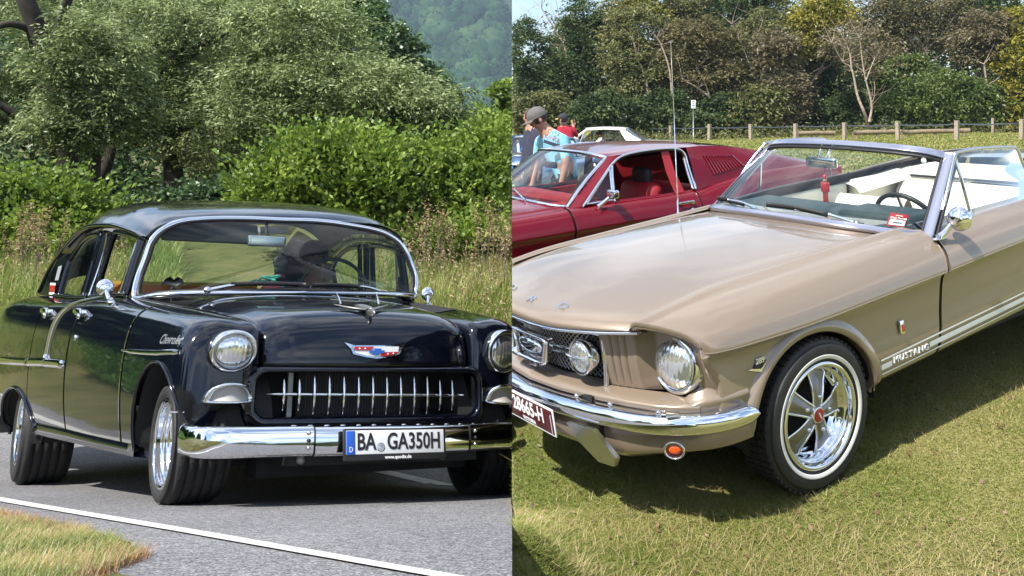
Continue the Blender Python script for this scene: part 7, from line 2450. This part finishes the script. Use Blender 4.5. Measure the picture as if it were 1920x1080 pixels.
# print on the back of the shirt
cb = at(1043, 262, Y0 - .225)
exb = unit(at(1060, 268, Y0 - .20) - at(1030, 258, Y0 - .20)); eyb = unit(np.cross((0, -1, .25), exb))
eyb = eyb if eyb[2] > 0 else -eyb
for s, du, dv, sz, mt in (('DEFY', -.045, .060, .058, M['navy']), ('KINGS', -.035, -.002, .064, M['badge_r'])):
    V, F = text_geo(s, sz, .001, 1.0, align='CENTER')
    Vp = place(V, cb + exb * du + eyb * dv, exb, eyb) - mb
    mobj('shirt_print', Vp, F, mt, man, False)
V, F = rbox((0, 0, 0), (.24, .035, .004), .0015); mobj('shirt_print', place(V, cb + exb * .0 - eyb * .055, exb, eyb) - mb, F, M['navy'], man)
# person in dark clothes beyond him
Y1 = 10.9
g1 = float(right_z(-.6, Y1))
J = legs(1000, Y1, EYE - .60, g1, math.pi * .9)
J.update(waist=at(1000, 300, Y1), chest=at(998, 262, Y1), neck=at(996, 236, Y1), head_base=at(995, 228, Y1), head_mid=at(994, 219, Y1), head_top=at(994, 208, Y1), nose=at(981, 220, Y1 + .04),
         l_sh=at(1016, 250, Y1 - .1), l_el=at(1022, 290, Y1 - .1), l_wr=at(1010, 322, Y1 - .14), r_sh=at(990, 250, Y1 + .12), r_el=at(984, 290, Y1 + .14), r_wr=at(975, 320, Y1 + .05))
person('person in dark navy clothes standing half hidden behind the bending man', J, dict(skin=M['skin'], shirt=M['navy'], trousers=M['trousers'], shoe=M['shoe'], hair=M['hair'], long=True), scale=1.0)
# man in red holding up a phone
Y2 = 19.0
g2 = float(right_z(-.4, Y2))
J = legs(1062, Y2, EYE - .62, g2, math.pi * .55)
J.update(waist=at(1062, 268, Y2), chest=at(1060, 248, Y2), neck=at(1057, 234, Y2), head_base=at(1056, 230, Y2), head_mid=at(1055, 224.5, Y2), head_top=at(1056, 219, Y2), nose=at(1048, 225, Y2 + .05),
         l_sh=at(1048, 242, Y2 + .02), l_el=at(1046, 260, Y2 + .16), l_wr=at(1058, 246, Y2 + .34), r_sh=at(1073, 243, Y2 + .02), r_el=at(1082, 256, Y2 + .10), r_wr=at(1075, 238, Y2 + .22),
         r_hand_dir=(-.1, .1, 1), r_palm=(0, 1, .2))
red_man, rb, _ = person('man in dark red shirt and black cap holding up a phone by the white coupe', J, dict(skin=M['skin'], shirt=M['shirt_red'], trousers=M['trousers'], shoe=M['shoe'], hair=M['hair'], long=True), cap=True, capmat=M['cap_navy'], brimmat=M['cap_yellow'], scale=1.08)
V, F = rbox(at(1074.5, 229, Y2 + .24), (.012, .075, .15), .006)
o = mobj('phone', V, F, M['gasket']); tag(o, 'phone held up in the hand of the man in dark red', 'phone')
# driver of the white coupe
Y3 = 25.3
x3 = WC.world(np.array([-1.45, .34, .55]))[0]
def wl(x, y, z): return WC.world(np.array([x, y, z]))[0]
J = dict(hip=wl(-1.50, .34, .60), waist=wl(-1.53, .34, .74), chest=wl(-1.55, .34, .90), neck=wl(-1.54, .34, 1.02), head_base=wl(-1.53, .34, 1.05), head_mid=wl(-1.52, .35, 1.10), head_top=wl(-1.52, .35, 1.16), nose=wl(-1.46, .42, 1.09),
         l_sh=wl(-1.55, .52, .96), l_el=wl(-1.40, .60, .82), l_wr=wl(-1.2, .50, .85), r_sh=wl(-1.55, .16, .96), r_el=wl(-1.40, .12, .80), r_wr=wl(-1.2, .22, .85),
         l_hip=wl(-1.45, .44, .56), l_kn=wl(-1.05, .44, .62), l_an=wl(-.80, .44, .40), l_toe=wl(-.70, .44, .42), r_hip=wl(-1.45, .24, .56), r_kn=wl(-1.05, .24, .62), r_an=wl(-.80, .24, .40), r_toe=wl(-.70, .24, .42))
person('driver in white shirt and dark cap sitting in the white coupe', J, dict(skin=M['skin'], shirt=M['white_cloth'], trousers=M['trousers'], shoe=M['shoe'], hair=M['hair']), cap=True, capmat=M['cap_navy'], scale=.95)
# driver of the black saloon: seated behind the wheel, shade put into darker skin
def sl(x, y, z): return SD.world(np.array([x, y, z]))[0]
J = dict(hip=sl(-2.0, .40, .56), waist=sl(-2.02, .40, .74), chest=sl(-2.02, .39, .93), neck=sl(-1.98, .38, 1.08), head_base=sl(-1.96, .38, 1.12), head_mid=sl(-1.94, .38, 1.20), head_top=sl(-1.95, .38, 1.29), nose=sl(-1.83, .38, 1.18),
         l_sh=sl(-2.02, .60, 1.0), l_el=sl(-1.75, .68, .82), l_wr=sl(-1.46, .52, .98), r_sh=sl(-2.02, .18, 1.0), r_el=sl(-1.75, .08, .82), r_wr=sl(-1.46, .22, .98),
         l_hip=sl(-1.95, .50, .52), l_kn=sl(-1.4, .50, .60), l_an=sl(-1.15, .50, .36), l_toe=sl(-1.0, .50, .40), r_hip=sl(-1.95, .30, .52), r_kn=sl(-1.4, .30, .60), r_an=sl(-1.15, .30, .36), r_toe=sl(-1.0, .30, .40))
person('driver in dark clothes and a dark cap at the wheel of the black saloon', J, dict(skin=prin('driver_skin_shaded', (.30, .16, .11), .6), shirt=M['trim_in'], trousers=M['trousers'], shoe=M['shoe'], hair=M['hair'], long=True), cap=True, capmat=M['cap_navy'], scale=1.05, side=-1)
# ------------------------------------------------------------------ fence, sign, logs
FP = []
p0, dv = np.array([20.9, 43.6]), np.array([-12.7, 14.4]) / 19.2
for i in range(10):
    FP.append(p0 + dv * 3.2 * i * (1 + .004 * i))
fence = empty('cable_fence', (FP[4][0], FP[4][1], float(right_z(*FP[4]))), 'low timber post and cable fence along the far side of the lawn', 'fence')
fb = np.array(fence.location[:])
rf_ = np.random.default_rng(5)
pm_ = None
for i, p in enumerate(FP):
    z0 = float(right_z(*p))
    if pm_ is None:
        V, F = rbox((0, 0, .44), (.19, .19, 1.12), .018); pm_ = make_mesh('post', V, F, False)
        pm_.materials.append(M['wood_post'])
    o = bpy.data.objects.new('post', pm_); COL.objects.link(o); o.parent = fence
    o.location = np.array([p[0], p[1], z0]) - fb
    o.rotation_euler = (rf_.normal() * .02, rf_.normal() * .02, math.atan2(dv[1], dv[0]) + rf_.normal() * .05)
    o.scale = (rf_.uniform(.92, 1.08), rf_.uniform(.92, 1.08), rf_.uniform(.97, 1.04))
for hz in (.82, .79):
    P = []
    for i in range(len(FP) - 1):
        for t in np.linspace(0, 1, 5, endpoint=False):
            q = FP[i] + (FP[i + 1] - FP[i]) * t
            P.append((q[0], q[1], float(right_z(*FP[i])) * (1 - t) + float(right_z(*FP[i + 1])) * t + hz - .04 * math.sin(math.pi * t)))
    P = np.array(P) - fb
    V, F = tube(P, .017, 6); mobj('cable', V, F, M['cable'], fence)
# sign on a pole
sp = at(1300, 225, 60); sz = float(right_z(sp[0], 60.0))
sign = empty('parking_sign', (sp[0], 60.0, sz), 'small white sign on a thin grey pole beyond the fence', 'sign')
V, F = tube([(0, 0, 0), (0, 0, 2.62)], .035, 10); mobj('pole', V, F, M['galv'], sign)
V, F = rbox((0, -.05, 2.36), (.30, .015, .55), .006); pn = mobj('plate', V, F, M['ink_w'], sign)
for z, w_, h_ in ((2.54, .16, .05), (2.45, .20, .02), (2.38, .12, .05), (2.27, .20, .05), (2.18, .14, .03)):
    V, F = box((0, -.060, z), (w_, .002, h_)); mobj('lettering', V, F, M['badge_b' if z < 2.3 else 'ink'], pn, False)
# log rails on the ground beyond the fence
def log(u0, v0, u1, v1, Y, label):
    a, b_ = at(u0, v0, Y), at(u1, v1, Y)
    a[2] = float(right_z(a[0], a[1])) + .34; b_[2] = float(right_z(b_[0], b_[1])) + .34
    m = (a + b_) / 2
    root = empty('log_rail', m - (0, 0, .34), label, 'log rail', 'log rails beyond the fence')
    base = m - (0, 0, .34)
    P = np.array([a + (b_ - a) * t + rf_.normal(size=3) * .015 for t in np.linspace(0, 1, 8)]) - base
    V, F = tube(P, .13, 10); mobj('rail', V, F, M['log'], root)
    for t in (.08, .5, .92):
        q = a + (b_ - a) * t - base
        V, F = tube([q + (0, 0, .04), q - (0, 0, .42)], .09, 8); mobj('stump', V, F, M['log'], root)
log(1490, 252, 1566, 255, 56, 'left low log rail under the trees behind the fence')
log(1600, 253, 1690, 256, 54, 'middle low log rail near the pale forked tree')
log(1690, 255, 1818, 252, 52, 'long right log rail before the dark green bushes')
o = None
p = at(1861, 250, 54); zz = float(right_z(p[0], p[1]))
V, F = rbox((0, 0, .45), (.13, .13, 1.1), .02); o = mobj('timber_stake', V, F, M['wood_post']); o.location = (p[0], p[1], zz); tag(o, 'single thin timber stake standing among the bushes at the right', 'stake')

# ------------------------------------------------------------------ trees beyond the lawn
LM['olive'] = leaf_mat('olive_gum_leaves', (0.074, 0.088, 0.030), (0.150, 0.159, 0.057), (0.259, 0.249, 0.111), trans=.25, gloss=.015, scale=.5, var=.45)
LM['brown'] = leaf_mat('brownish_gum_leaves', (0.075, 0.069, 0.030), (0.136, 0.122, 0.055), (0.213, 0.184, 0.092), trans=.25, gloss=.015, scale=.5, var=.5)
LM['deep'] = leaf_mat('deep_green_leaves', (0.032, 0.055, 0.020), (0.067, 0.098, 0.034), (0.122, 0.162, 0.055), trans=.25, gloss=.015, scale=.5, var=.4)
LM['wattle'] = leaf_mat('yellow_wattle_leaves', (0.098, 0.111, 0.018), (0.227, 0.215, 0.029), (0.390, 0.338, 0.046), trans=.3, gloss=.03, scale=.7, var=.6)
LM['shrub'] = leaf_mat('green_shrub_leaves', (0.042, 0.069, 0.015), (0.090, 0.132, 0.030), (0.158, 0.203, 0.051), trans=.28, gloss=.03, scale=.6, var=.45)
LM['russet'] = leaf_mat('dull_gum_leaves', (0.090, 0.074, 0.038), (0.150, 0.130, 0.072), (0.228, 0.198, 0.120), trans=.22, gloss=.015, scale=.5, var=.5)
def gum(label, u, Y, blobs, n, leafm, bark, seed, name='gum_tree', L=.27, W=.105, clumps=46, spread=.12, trunkpts=None, r0=.16, group='gum trees beyond the fence', nl=8, cat='tree', shell=.4, droop=.5, spray=(8, .95, .45)):
    n = int(n * 1.45) if n > 300 else n
    blobs = [(c + np.array([0, 0, (14 if c[2] - EYE > 95 / 1700 * Y else 0) * Y / 1700]), r, w_) for c, r, w_ in blobs]
    b = base_at(u, Y, right_z)
    rg_ = np.random.default_rng(seed)
    if trunkpts:
        G = []
        for pts, ra, rb_ in trunkpts:
            G.append(limb([b if q is None else at(q[0], q[1], Y - 1.5) for q in pts], ra, rb_, 8, 20))
            end = at(pts[-1][0], pts[-1][1], Y - 1.5)
            for k in range(nl):
                st = at(*(pts[-1] if k % 2 else pts[-2] if pts[-2] else pts[-1]), Y - 1.5)
                d = rg_.normal(size=3) * (1, .6, .5) + (0, 0, .9)
                d = unit(d) * rg_.uniform(1.0, 2.4)
                G.append(limb([st, st + d * .5 + rg_.normal(size=3) * .12, st + d], rb_ * .7, rb_ * .15, 5, 8))
        tr = merge(G)
    else:
        tt = np.mean([q[0] for q in blobs], 0) + (0, 0, blobs[0][1][2] * .4)
        tr = branching(b, tt, r0, rg_, n=nl, twigs=3)
    return tree(name, label, group, b, blobs, n, L, W, leafm, bark, 1, tr, clumps, spread, droop, seed, shell, cat, spray=spray)
q = B
gum('dark gum tree with yellowish tips standing behind the blue coupe', 985, 68, [q(985, 110, 68, 45, 60), q(1005, 170, 68, 50, 45), q(975, 200, 68, 40, 40)], 14000, LM['deep'], M['bark_grey'], 101)
gum('bare pale tree with leafless branching crown above the bending man', 1062, 74, [q(1055, 70, 74, 50, 70, 1)], 260, LM['russet'], M['bark_pale'], 102, name='bare_tree', trunkpts=[([None, (1060, 140), (1062, 95), (1040, 55), (1015, 15)], .13, .03), ([(1062, 110), (1058, 70), (1070, 35), (1066, -10)], .09, .02), ([(1050, 72), (1030, 60), (1005, 45)], .05, .015), ([(1060, 90), (1085, 60), (1098, 20)], .06, .015), ([(1045, 90), (1020, 70), (990, 20)], .05, .012), ([(1060, 80), (1048, 30), (1040, -15)], .05, .012)], nl=14)
gum('dark feathery tree standing right of the bare pale tree', 1098, 70, [q(1095, 70, 70, 42, 60), q(1090, 130, 70, 50, 50), q(1110, 180, 70, 55, 45)], 17000, LM['deep'], M['bark_grey'], 103)
gum('tall gum with open crown against the sky left of the sign', 1178, 72, [q(1165, 15, 72, 60, 40), q(1140, 55, 72, 45, 35), q(1215, 5, 72, 35, 25, .5)], 8000, LM['olive'], M['bark_grey'], 104, trunkpts=[([None, (1180, 180), (1170, 110), (1168, 40)], .16, .06), ([(1172, 110), (1190, 70), (1215, 20)], .08, .03)])
gum('olive gum with grey forked stems above the white coupe', 1205, 66, [q(1195, 70, 66, 62, 50), q(1180, 120, 66, 50, 45), q(1225, 130, 66, 45, 50), q(1190, 175, 66, 55, 40)], 17000, LM['olive'], M['bark_pale'], 105, trunkpts=[([None, (1215, 190), (1208, 140), (1195, 110), (1188, 75)], .13, .05), ([(1208, 145), (1222, 115), (1240, 90)], .07, .03)])
gum('yellow flowering wattle top showing over the olive gum', 1200, 71, [q(1200, 28, 71, 34, 14), q(1225, 42, 71, 26, 14, .6)], 3600, LM['wattle'], M['bark_grey'], 106, name='wattle_tree')
gum('brownish gum with slim leaning stems right of the aerial', 1320, 65, [q(1285, 100, 65, 50, 48), q(1330, 90, 65, 55, 45), q(1310, 150, 65, 55, 45), q(1355, 150, 65, 40, 50, .8)], 17000, LM['brown'], M['bark_pale'], 107, trunkpts=[([None, (1335, 195), (1308, 165), (1280, 150)], .10, .04), ([(1335, 195), (1320, 150), (1305, 130)], .08, .03), ([(1262, 200), (1255, 130), (1240, 85), (1232, 70)], .09, .03)])
gum('olive gum crown rounding up to the sky left of centre', 1270, 74, [q(1260, 40, 74, 55, 30), q(1310, 25, 74, 50, 28), q(1290, 70, 74, 60, 35)], 12000, LM['olive'], M['bark_grey'], 108)
gum('tall dark green tree with full crown at the centre of the tree line', 1385, 73, [q(1370, 30, 73, 55, 45), q(1410, 15, 73, 50, 40), q(1385, 85, 73, 50, 40)], 15000, LM['deep'], M['bark_grey'], 109)
gum('thin crowned gum with white stems and sky showing through', 1405, 67, [q(1395, 100, 67, 40, 40), q(1430, 70, 67, 40, 45, .8), q(1400, 150, 67, 40, 35, .8)], 7000, LM['olive'], M['bark_pale'], 110, trunkpts=[([None, (1420, 160), (1405, 120), (1385, 70), (1372, 45)], .10, .03), ([(1410, 130), (1412, 90), (1430, 40)], .06, .02)], clumps=40, spread=.13)
gum('russet gum with dull leaves left of the yellow wattle', 1468, 64, [q(1458, 110, 64, 42, 45), q(1470, 170, 64, 45, 50), q(1450, 210, 64, 40, 30, .7)], 13000, LM['russet'], M['bark_grey'], 111)
gum('grey green tall gum behind the russet one', 1465, 74, [q(1450, 40, 74, 45, 55), q(1485, 70, 74, 40, 40)], 9000, LM['olive'], M['bark_grey'], 112)
gum('tall yellow green wattle with dense bright tufts', 1530, 66, [q(1545, 20, 66, 40, 28), q(1525, 55, 66, 42, 28), q(1560, 45, 66, 32, 26, .7), q(1515, 95, 66, 34, 26, .8), q(1540, 90, 66, 34, 22, .7)], 12000, LM['wattle'], M['bark_grey'], 113, name='wattle_tree', clumps=42, spread=.15)
gum('dark mixed foliage tree under the yellow wattle', 1540, 68, [q(1530, 130, 68, 48, 40), q(1550, 180, 68, 50, 50), q(1520, 215, 68, 45, 30, .7)], 15000, LM['deep'], M['bark_pale'], 114)
gum('pale forked tree with almost bare branches before the dark bushes', 1632, 61, [q(1600, 95, 61, 60, 45), q(1640, 110, 61, 50, 50, .7)], 2600, LM['russet'], M['bark_pale'], 115, name='bare_tree', trunkpts=[([None, (1622, 215), (1608, 180), (1597, 130), (1580, 115), (1560, 80)], .13, .03), ([(1630, 228), (1634, 195), (1620, 135), (1612, 70)], .10, .025), ([(1597, 132), (1592, 95), (1575, 60)], .06, .02), ([(1632, 200), (1640, 180)], .05, .02), ([(1624, 150), (1640, 110), (1650, 95)], .05, .015)], nl=12, L=.26)
gum('tall sparse brownish gum with sky showing between its branches', 1730, 72, [q(1640, 40, 72, 60, 40), q(1700, 25, 72, 60, 40), q(1770, 40, 72, 60, 45), q(1730, 85, 72, 60, 40, .8), q(1670, 100, 72, 50, 40, .7)], 15000, LM['brown'], M['bark_grey'], 116, trunkpts=[([None, (1740, 160), (1738, 100), (1742, 50)], .14, .05), ([(1738, 110), (1710, 80), (1690, 40)], .07, .03), ([(1740, 90), (1770, 60), (1790, 30)], .07, .03), ([(1738, 130), (1755, 110), (1775, 95)], .05, .02)], clumps=80, spread=.13)
gum('big dark green rounded shrub mass right of the pale forked tree', 1760, 62, [q(1720, 195, 62, 60, 45), q(1780, 180, 62, 65, 45), q(1830, 195, 62, 40, 45), q(1750, 225, 62, 80, 28)], 30000, LM['shrub'], M['bark_grey'], 117, name='shrub', L=.26, W=.12, clumps=90, group='shrubs beyond the fence', cat='shrub', spread=.13)
gum('tall dark pine like tree near the right edge', 1835, 73, [q(1815, 30, 73, 45, 45), q(1850, 60, 73, 45, 45), q(1880, 20, 73, 45, 40), q(1860, 100, 73, 40, 30, .7)], 14000, LM['deep'], M['bark_grey'], 118)
gum('brown leaved gum with a peeling pinkish trunk', 1852, 63, [q(1835, 95, 63, 42, 42), q(1850, 60, 63, 38, 30, .7)], 8000, LM['russet'], M['bark_pale'], 119, trunkpts=[([None, (1862, 225), (1848, 195), (1850, 160), (1845, 120)], .12, .06), ([(1848, 200), (1838, 190)], .04, .02)])
gum('yellow green tree at the right edge of the view', 1905, 62, [q(1905, 120, 62, 38, 42), q(1915, 180, 62, 48, 45), q(1900, 225, 62, 40, 28, .7), q(1920, 60, 63, 30, 35, .7)], 17000, LM['wattle'], M['bark_grey'], 120, name='wattle_tree')
LM['mid'] = LM['shrub']
for k, (u, v, Y, ru, rv, lm, lab) in enumerate([
    (1000, 215, 64, 60, 35, 'olive', 'low olive scrub behind the blue coupe and the man'), (1110, 215, 63, 60, 38, 'deep', 'dark low scrub behind the white coupe roof'),
    (1230, 215, 64, 60, 36, 'deep', 'dark low scrub behind the aerial and fence'), (1330, 218, 63, 55, 34, 'deep', 'dark low scrub behind the small sign'),
    (1410, 205, 63, 50, 45, 'olive', 'olive scrub behind the fence right of the sign'), (1590, 215, 65, 60, 40, 'deep', 'dark scrub behind the pale forked trunk'),
    (1690, 150, 68, 60, 40, 'mid', 'green scrub crown behind the dark rounded shrub')]):
    gum(lab, u, Y, [q(u, v, Y, ru, rv), q(u + 25, v - 18, Y, ru * .6, rv * .7, .6)], 11000, LM[lm], M['bark_grey'], 140 + k, name='shrub', group='shrubs beyond the fence', cat='shrub', L=.28, W=.13)
# the wood behind, one mass
n = 62000
uu = rng.uniform(930, 2100, n)
Yw = 78 + rng.uniform(0, 14, n)
topv = 52 + 26 * np.sin(uu * .021) + 18 * np.sin(uu * .057 + 1.3) - 30 * smooth(uu, 1500, 1700) + 60 * smooth(1080 - uu, 0, 100)
vv = 258 - (258 - topv) * rng.uniform(0, 1, n) ** .8
P = np.stack([(uu - 1100) / 1700 * Yw, Yw, EYE + (225 - vv) / 1700 * Yw], 1)
P += rng.normal(size=P.shape) * .25
P = cull(P, 1, .2)
V, F = leaf_quads(P, .50, .28, rng)
o = fast_mesh('woods', V, F, LM['deep']); tag(o, kind='stuff')
n = 14000
uu = rng.uniform(930, 2000, n); Yw = rng.uniform(59, 66, n)
X = (uu - 1100) / 1700 * Yw
P = np.stack([X, Yw, right_z(X, Yw) + np.abs(rng.normal(0, .35, n))], 1); P = cull(P, 1, .1)
V, F = leaf_quads(P, .28, .07, rng, -.3)
o = fast_mesh('undergrowth', V, F, LM['olive']); tag(o, kind='stuff')

# ------------------------------------------------------------------ mown grass
LM['lawn'] = leaf_mat('mown_grass', (0.105, 0.155, 0.022), (0.205, 0.225, 0.050), (0.37, 0.32, 0.14), trans=.3, gloss=.02, scale=1.3, var=.7)
LM['straw'] = leaf_mat('cut_straw', (0.242, 0.187, 0.077), (0.352, 0.281, 0.127), (0.484, 0.396, 0.209), trans=.2, gloss=.03, scale=1.0, var=.6)
def lawn_pts(n, y0, y1, pw, u0=955, u1=1985):
    Y = y0 + (y1 - y0) * rng.uniform(0, 1, n) ** pw
    X = (rng.uniform(u0, u1, n) - 1100) / 1700 * Y
    P = np.stack([X, Y, right_z(X, Y)], 1)
    return cull(P, 1, .004)
P = lawn_pts(330000, 2.75, 6.5, 1.35)
P = np.concatenate([P, lawn_pts(110000, 2.75, 7.5, 1.2, 1985, 2900)])
n = 70000
Yb = rng.uniform(2.0, 3.5, n); Xb = SEAM * Yb + np.abs(rng.normal(0, .5, n)) + .006
P = np.concatenate([P, np.stack([Xb, Yb, right_z(Xb, Yb)], 1)])
V, F = blades(P, rng.uniform(.006, .017, len(P)), rng, .0032, 1.4, .8, 2)
o = fast_mesh('lawn_grass', V, F, LM['lawn']); tag(o, kind='stuff')
P = lawn_pts(24000, 2.75, 6.5, 1.3)
patch = np.sin(P[:, 0] * 2.1 + 1.2 * np.sin(P[:, 1] * 1.7)) + np.sin(P[:, 1] * 2.6 + P[:, 0])
P = P[patch + rng.normal(0, .6, len(P)) > .1]
P[:, 2] += .008
V, F = blades(P, rng.uniform(.018, .05, len(P)), rng, .0019, 3.2, .3, 2)
V[:, 2] = np.maximum(V[:, 2], 0 + right_z(V[:, 0], V[:, 1]) + .003)
o = fast_mesh('cut_straw', V, F, LM['straw']); tag(o, kind='stuff')
P = lawn_pts(120000, 6.3, 26, 1.5, 955, 2500)
V, F = blades(P, rng.uniform(.025, .06, len(P)), rng, .016, 1.2, .7, 2)
o = fast_mesh('lawn_grass', V, F, LM['lawn']); tag(o, kind='stuff')
P = lawn_pts(60000, 24, 60, 1.2)
V, F = blades(P, rng.uniform(.05, .10, len(P)), rng, .06, 1.2, .7, 2)
o = fast_mesh('lawn_grass', V, F, LM['lawn']); tag(o, kind='stuff')
# wood behind the viewer on the lawn side, seen only in chrome
n = 16000
P = np.stack([rng.uniform(0, 90, n), -45 + rng.normal(0, 4, n), 0 * rng.uniform(size=n)], 1)
P[:, 2] = EYE - 1.5 + rng.uniform(0, 1, n) ** .7 * (9 + 2.5 * np.sin(P[:, 0] * .21))
P = cull(P, 1, .2)
V, F = leaf_quads(P, 1.1, .8, rng)
o = fast_mesh('woods', V, F, LM['deep']); tag(o, kind='stuff')
# a few dead leaves lying about
P = lawn_pts(420, 2.9, 7.5, 1.2); P[:, 2] += .016
V, F = leaf_quads(P, .030, .014, rng, 0, 2.0)
LM['dead'] = leaf_mat('dead_leaves', (0.09, 0.055, 0.03), (0.17, 0.10, 0.05), (0.30, 0.22, 0.13), trans=.1, gloss=.03, scale=2.0, var=.8)
o = fast_mesh('dead_leaves', V, F, LM['dead']); tag(o, kind='stuff')
# ------------------------------------------------------------------ the air
hz, ht_, ho = new_mat('haze')
pv = ht_.nodes.new('ShaderNodeVolumePrincipled')
pv.inputs['Color'].default_value = (0.62, 0.80, 1.0, 1)
pv.inputs['Density'].default_value = 0.00023
pv.inputs['Anisotropy'].default_value = 0.2
ht_.links.new(pv.outputs[0], ho.inputs['Volume'])
V, F = box((0, 900, 220), (3000, 2100, 560))
o = mobj('haze', V, F, hz, None, False)
tag(o, kind='stuff')

import os
if os.environ.get('DBG'):
    def chk(t, P, want, C=SD):
        print('CHK', t, 'got', np.round(C.px(P)[0]), 'want', want)
    for t,P,wv in (('hub',(.1,.862,.318),'1548,781'),('seam rear',(-.62,.6,chz(-.62,.588)),'1671,435'),('seam mid',(.44,.6,chz(.44,.588)),'1331,540'),('seam f',(.80,.6,chz(.8,.58)),'1199,600'),('hood lip',CH[80][-1],'1177,620'),('lip .42',CH[80][68],'1108,627'),('lip0',CH[80][40],'963,589'),('crease',(.44,.855,.722),'1430,645'),('crease',(-.3,.86,.722+up(-.3)),''),('gap top',(-.72,.75,.875+up(-.72)),'1757,455'),('gap bot',(-.72,.858,.43+up(-.72)),'1755,640'),('arch top',(.115,.86,.318+.352),'~1556,625'),('arch front',(.115+.372,.86,.35),'1400,830'),('arch rear',(.115-.372,.86,.40),'1648,700'),('base L',B_[-1],'1745,436'),('base R',B_[0],'1335,398'),('base C',B_[30],'1444,404'),('top L',T_[-1],'1770,298'),('top R',T_[0],'1437,290'),('top C',T_[30],'1560,278'),('hl',(.70,.655,.652),'1271,682'),('fog',(.90,.315,.652),'1088,662'),('amber',(.775,.735,.355),'1265,847'),('plate BR',onp(np.array([[.2,-.061,0]]))[0],'1054,820'),('plate TR',onp(np.array([[.2,.061,0]]))[0],'1028,765'),('mirror',c,'1797,413'),('aerial',(-.42,-.665,.895),'1270,418'),('aerial top',(-.46,-.667,1.778),'1266,80'),('bump tip',(.485,.9,.46),'1412,760'),('bumper corner top',(.79,.775,.50),'1290,792'),('wf TL',(-1.22,.66,1.268),'1795,297'),('wf TR',(-1.765,.665,1.215),'1910,292'),('swtop',swc+.19*a2,'1685,370'),('rear seat top',(-2.48,.3,.905),'1900,350'),('grille TR',rg[1][np.argmax(rg[1][:,1])],'1120,665'),('rocker',(-.3,.80,.31+.015),'1644,737'),('rock',(-1.44,.8,.31+up(-1.44)),'1920,594')):
        chk(t,P,wv,CV)
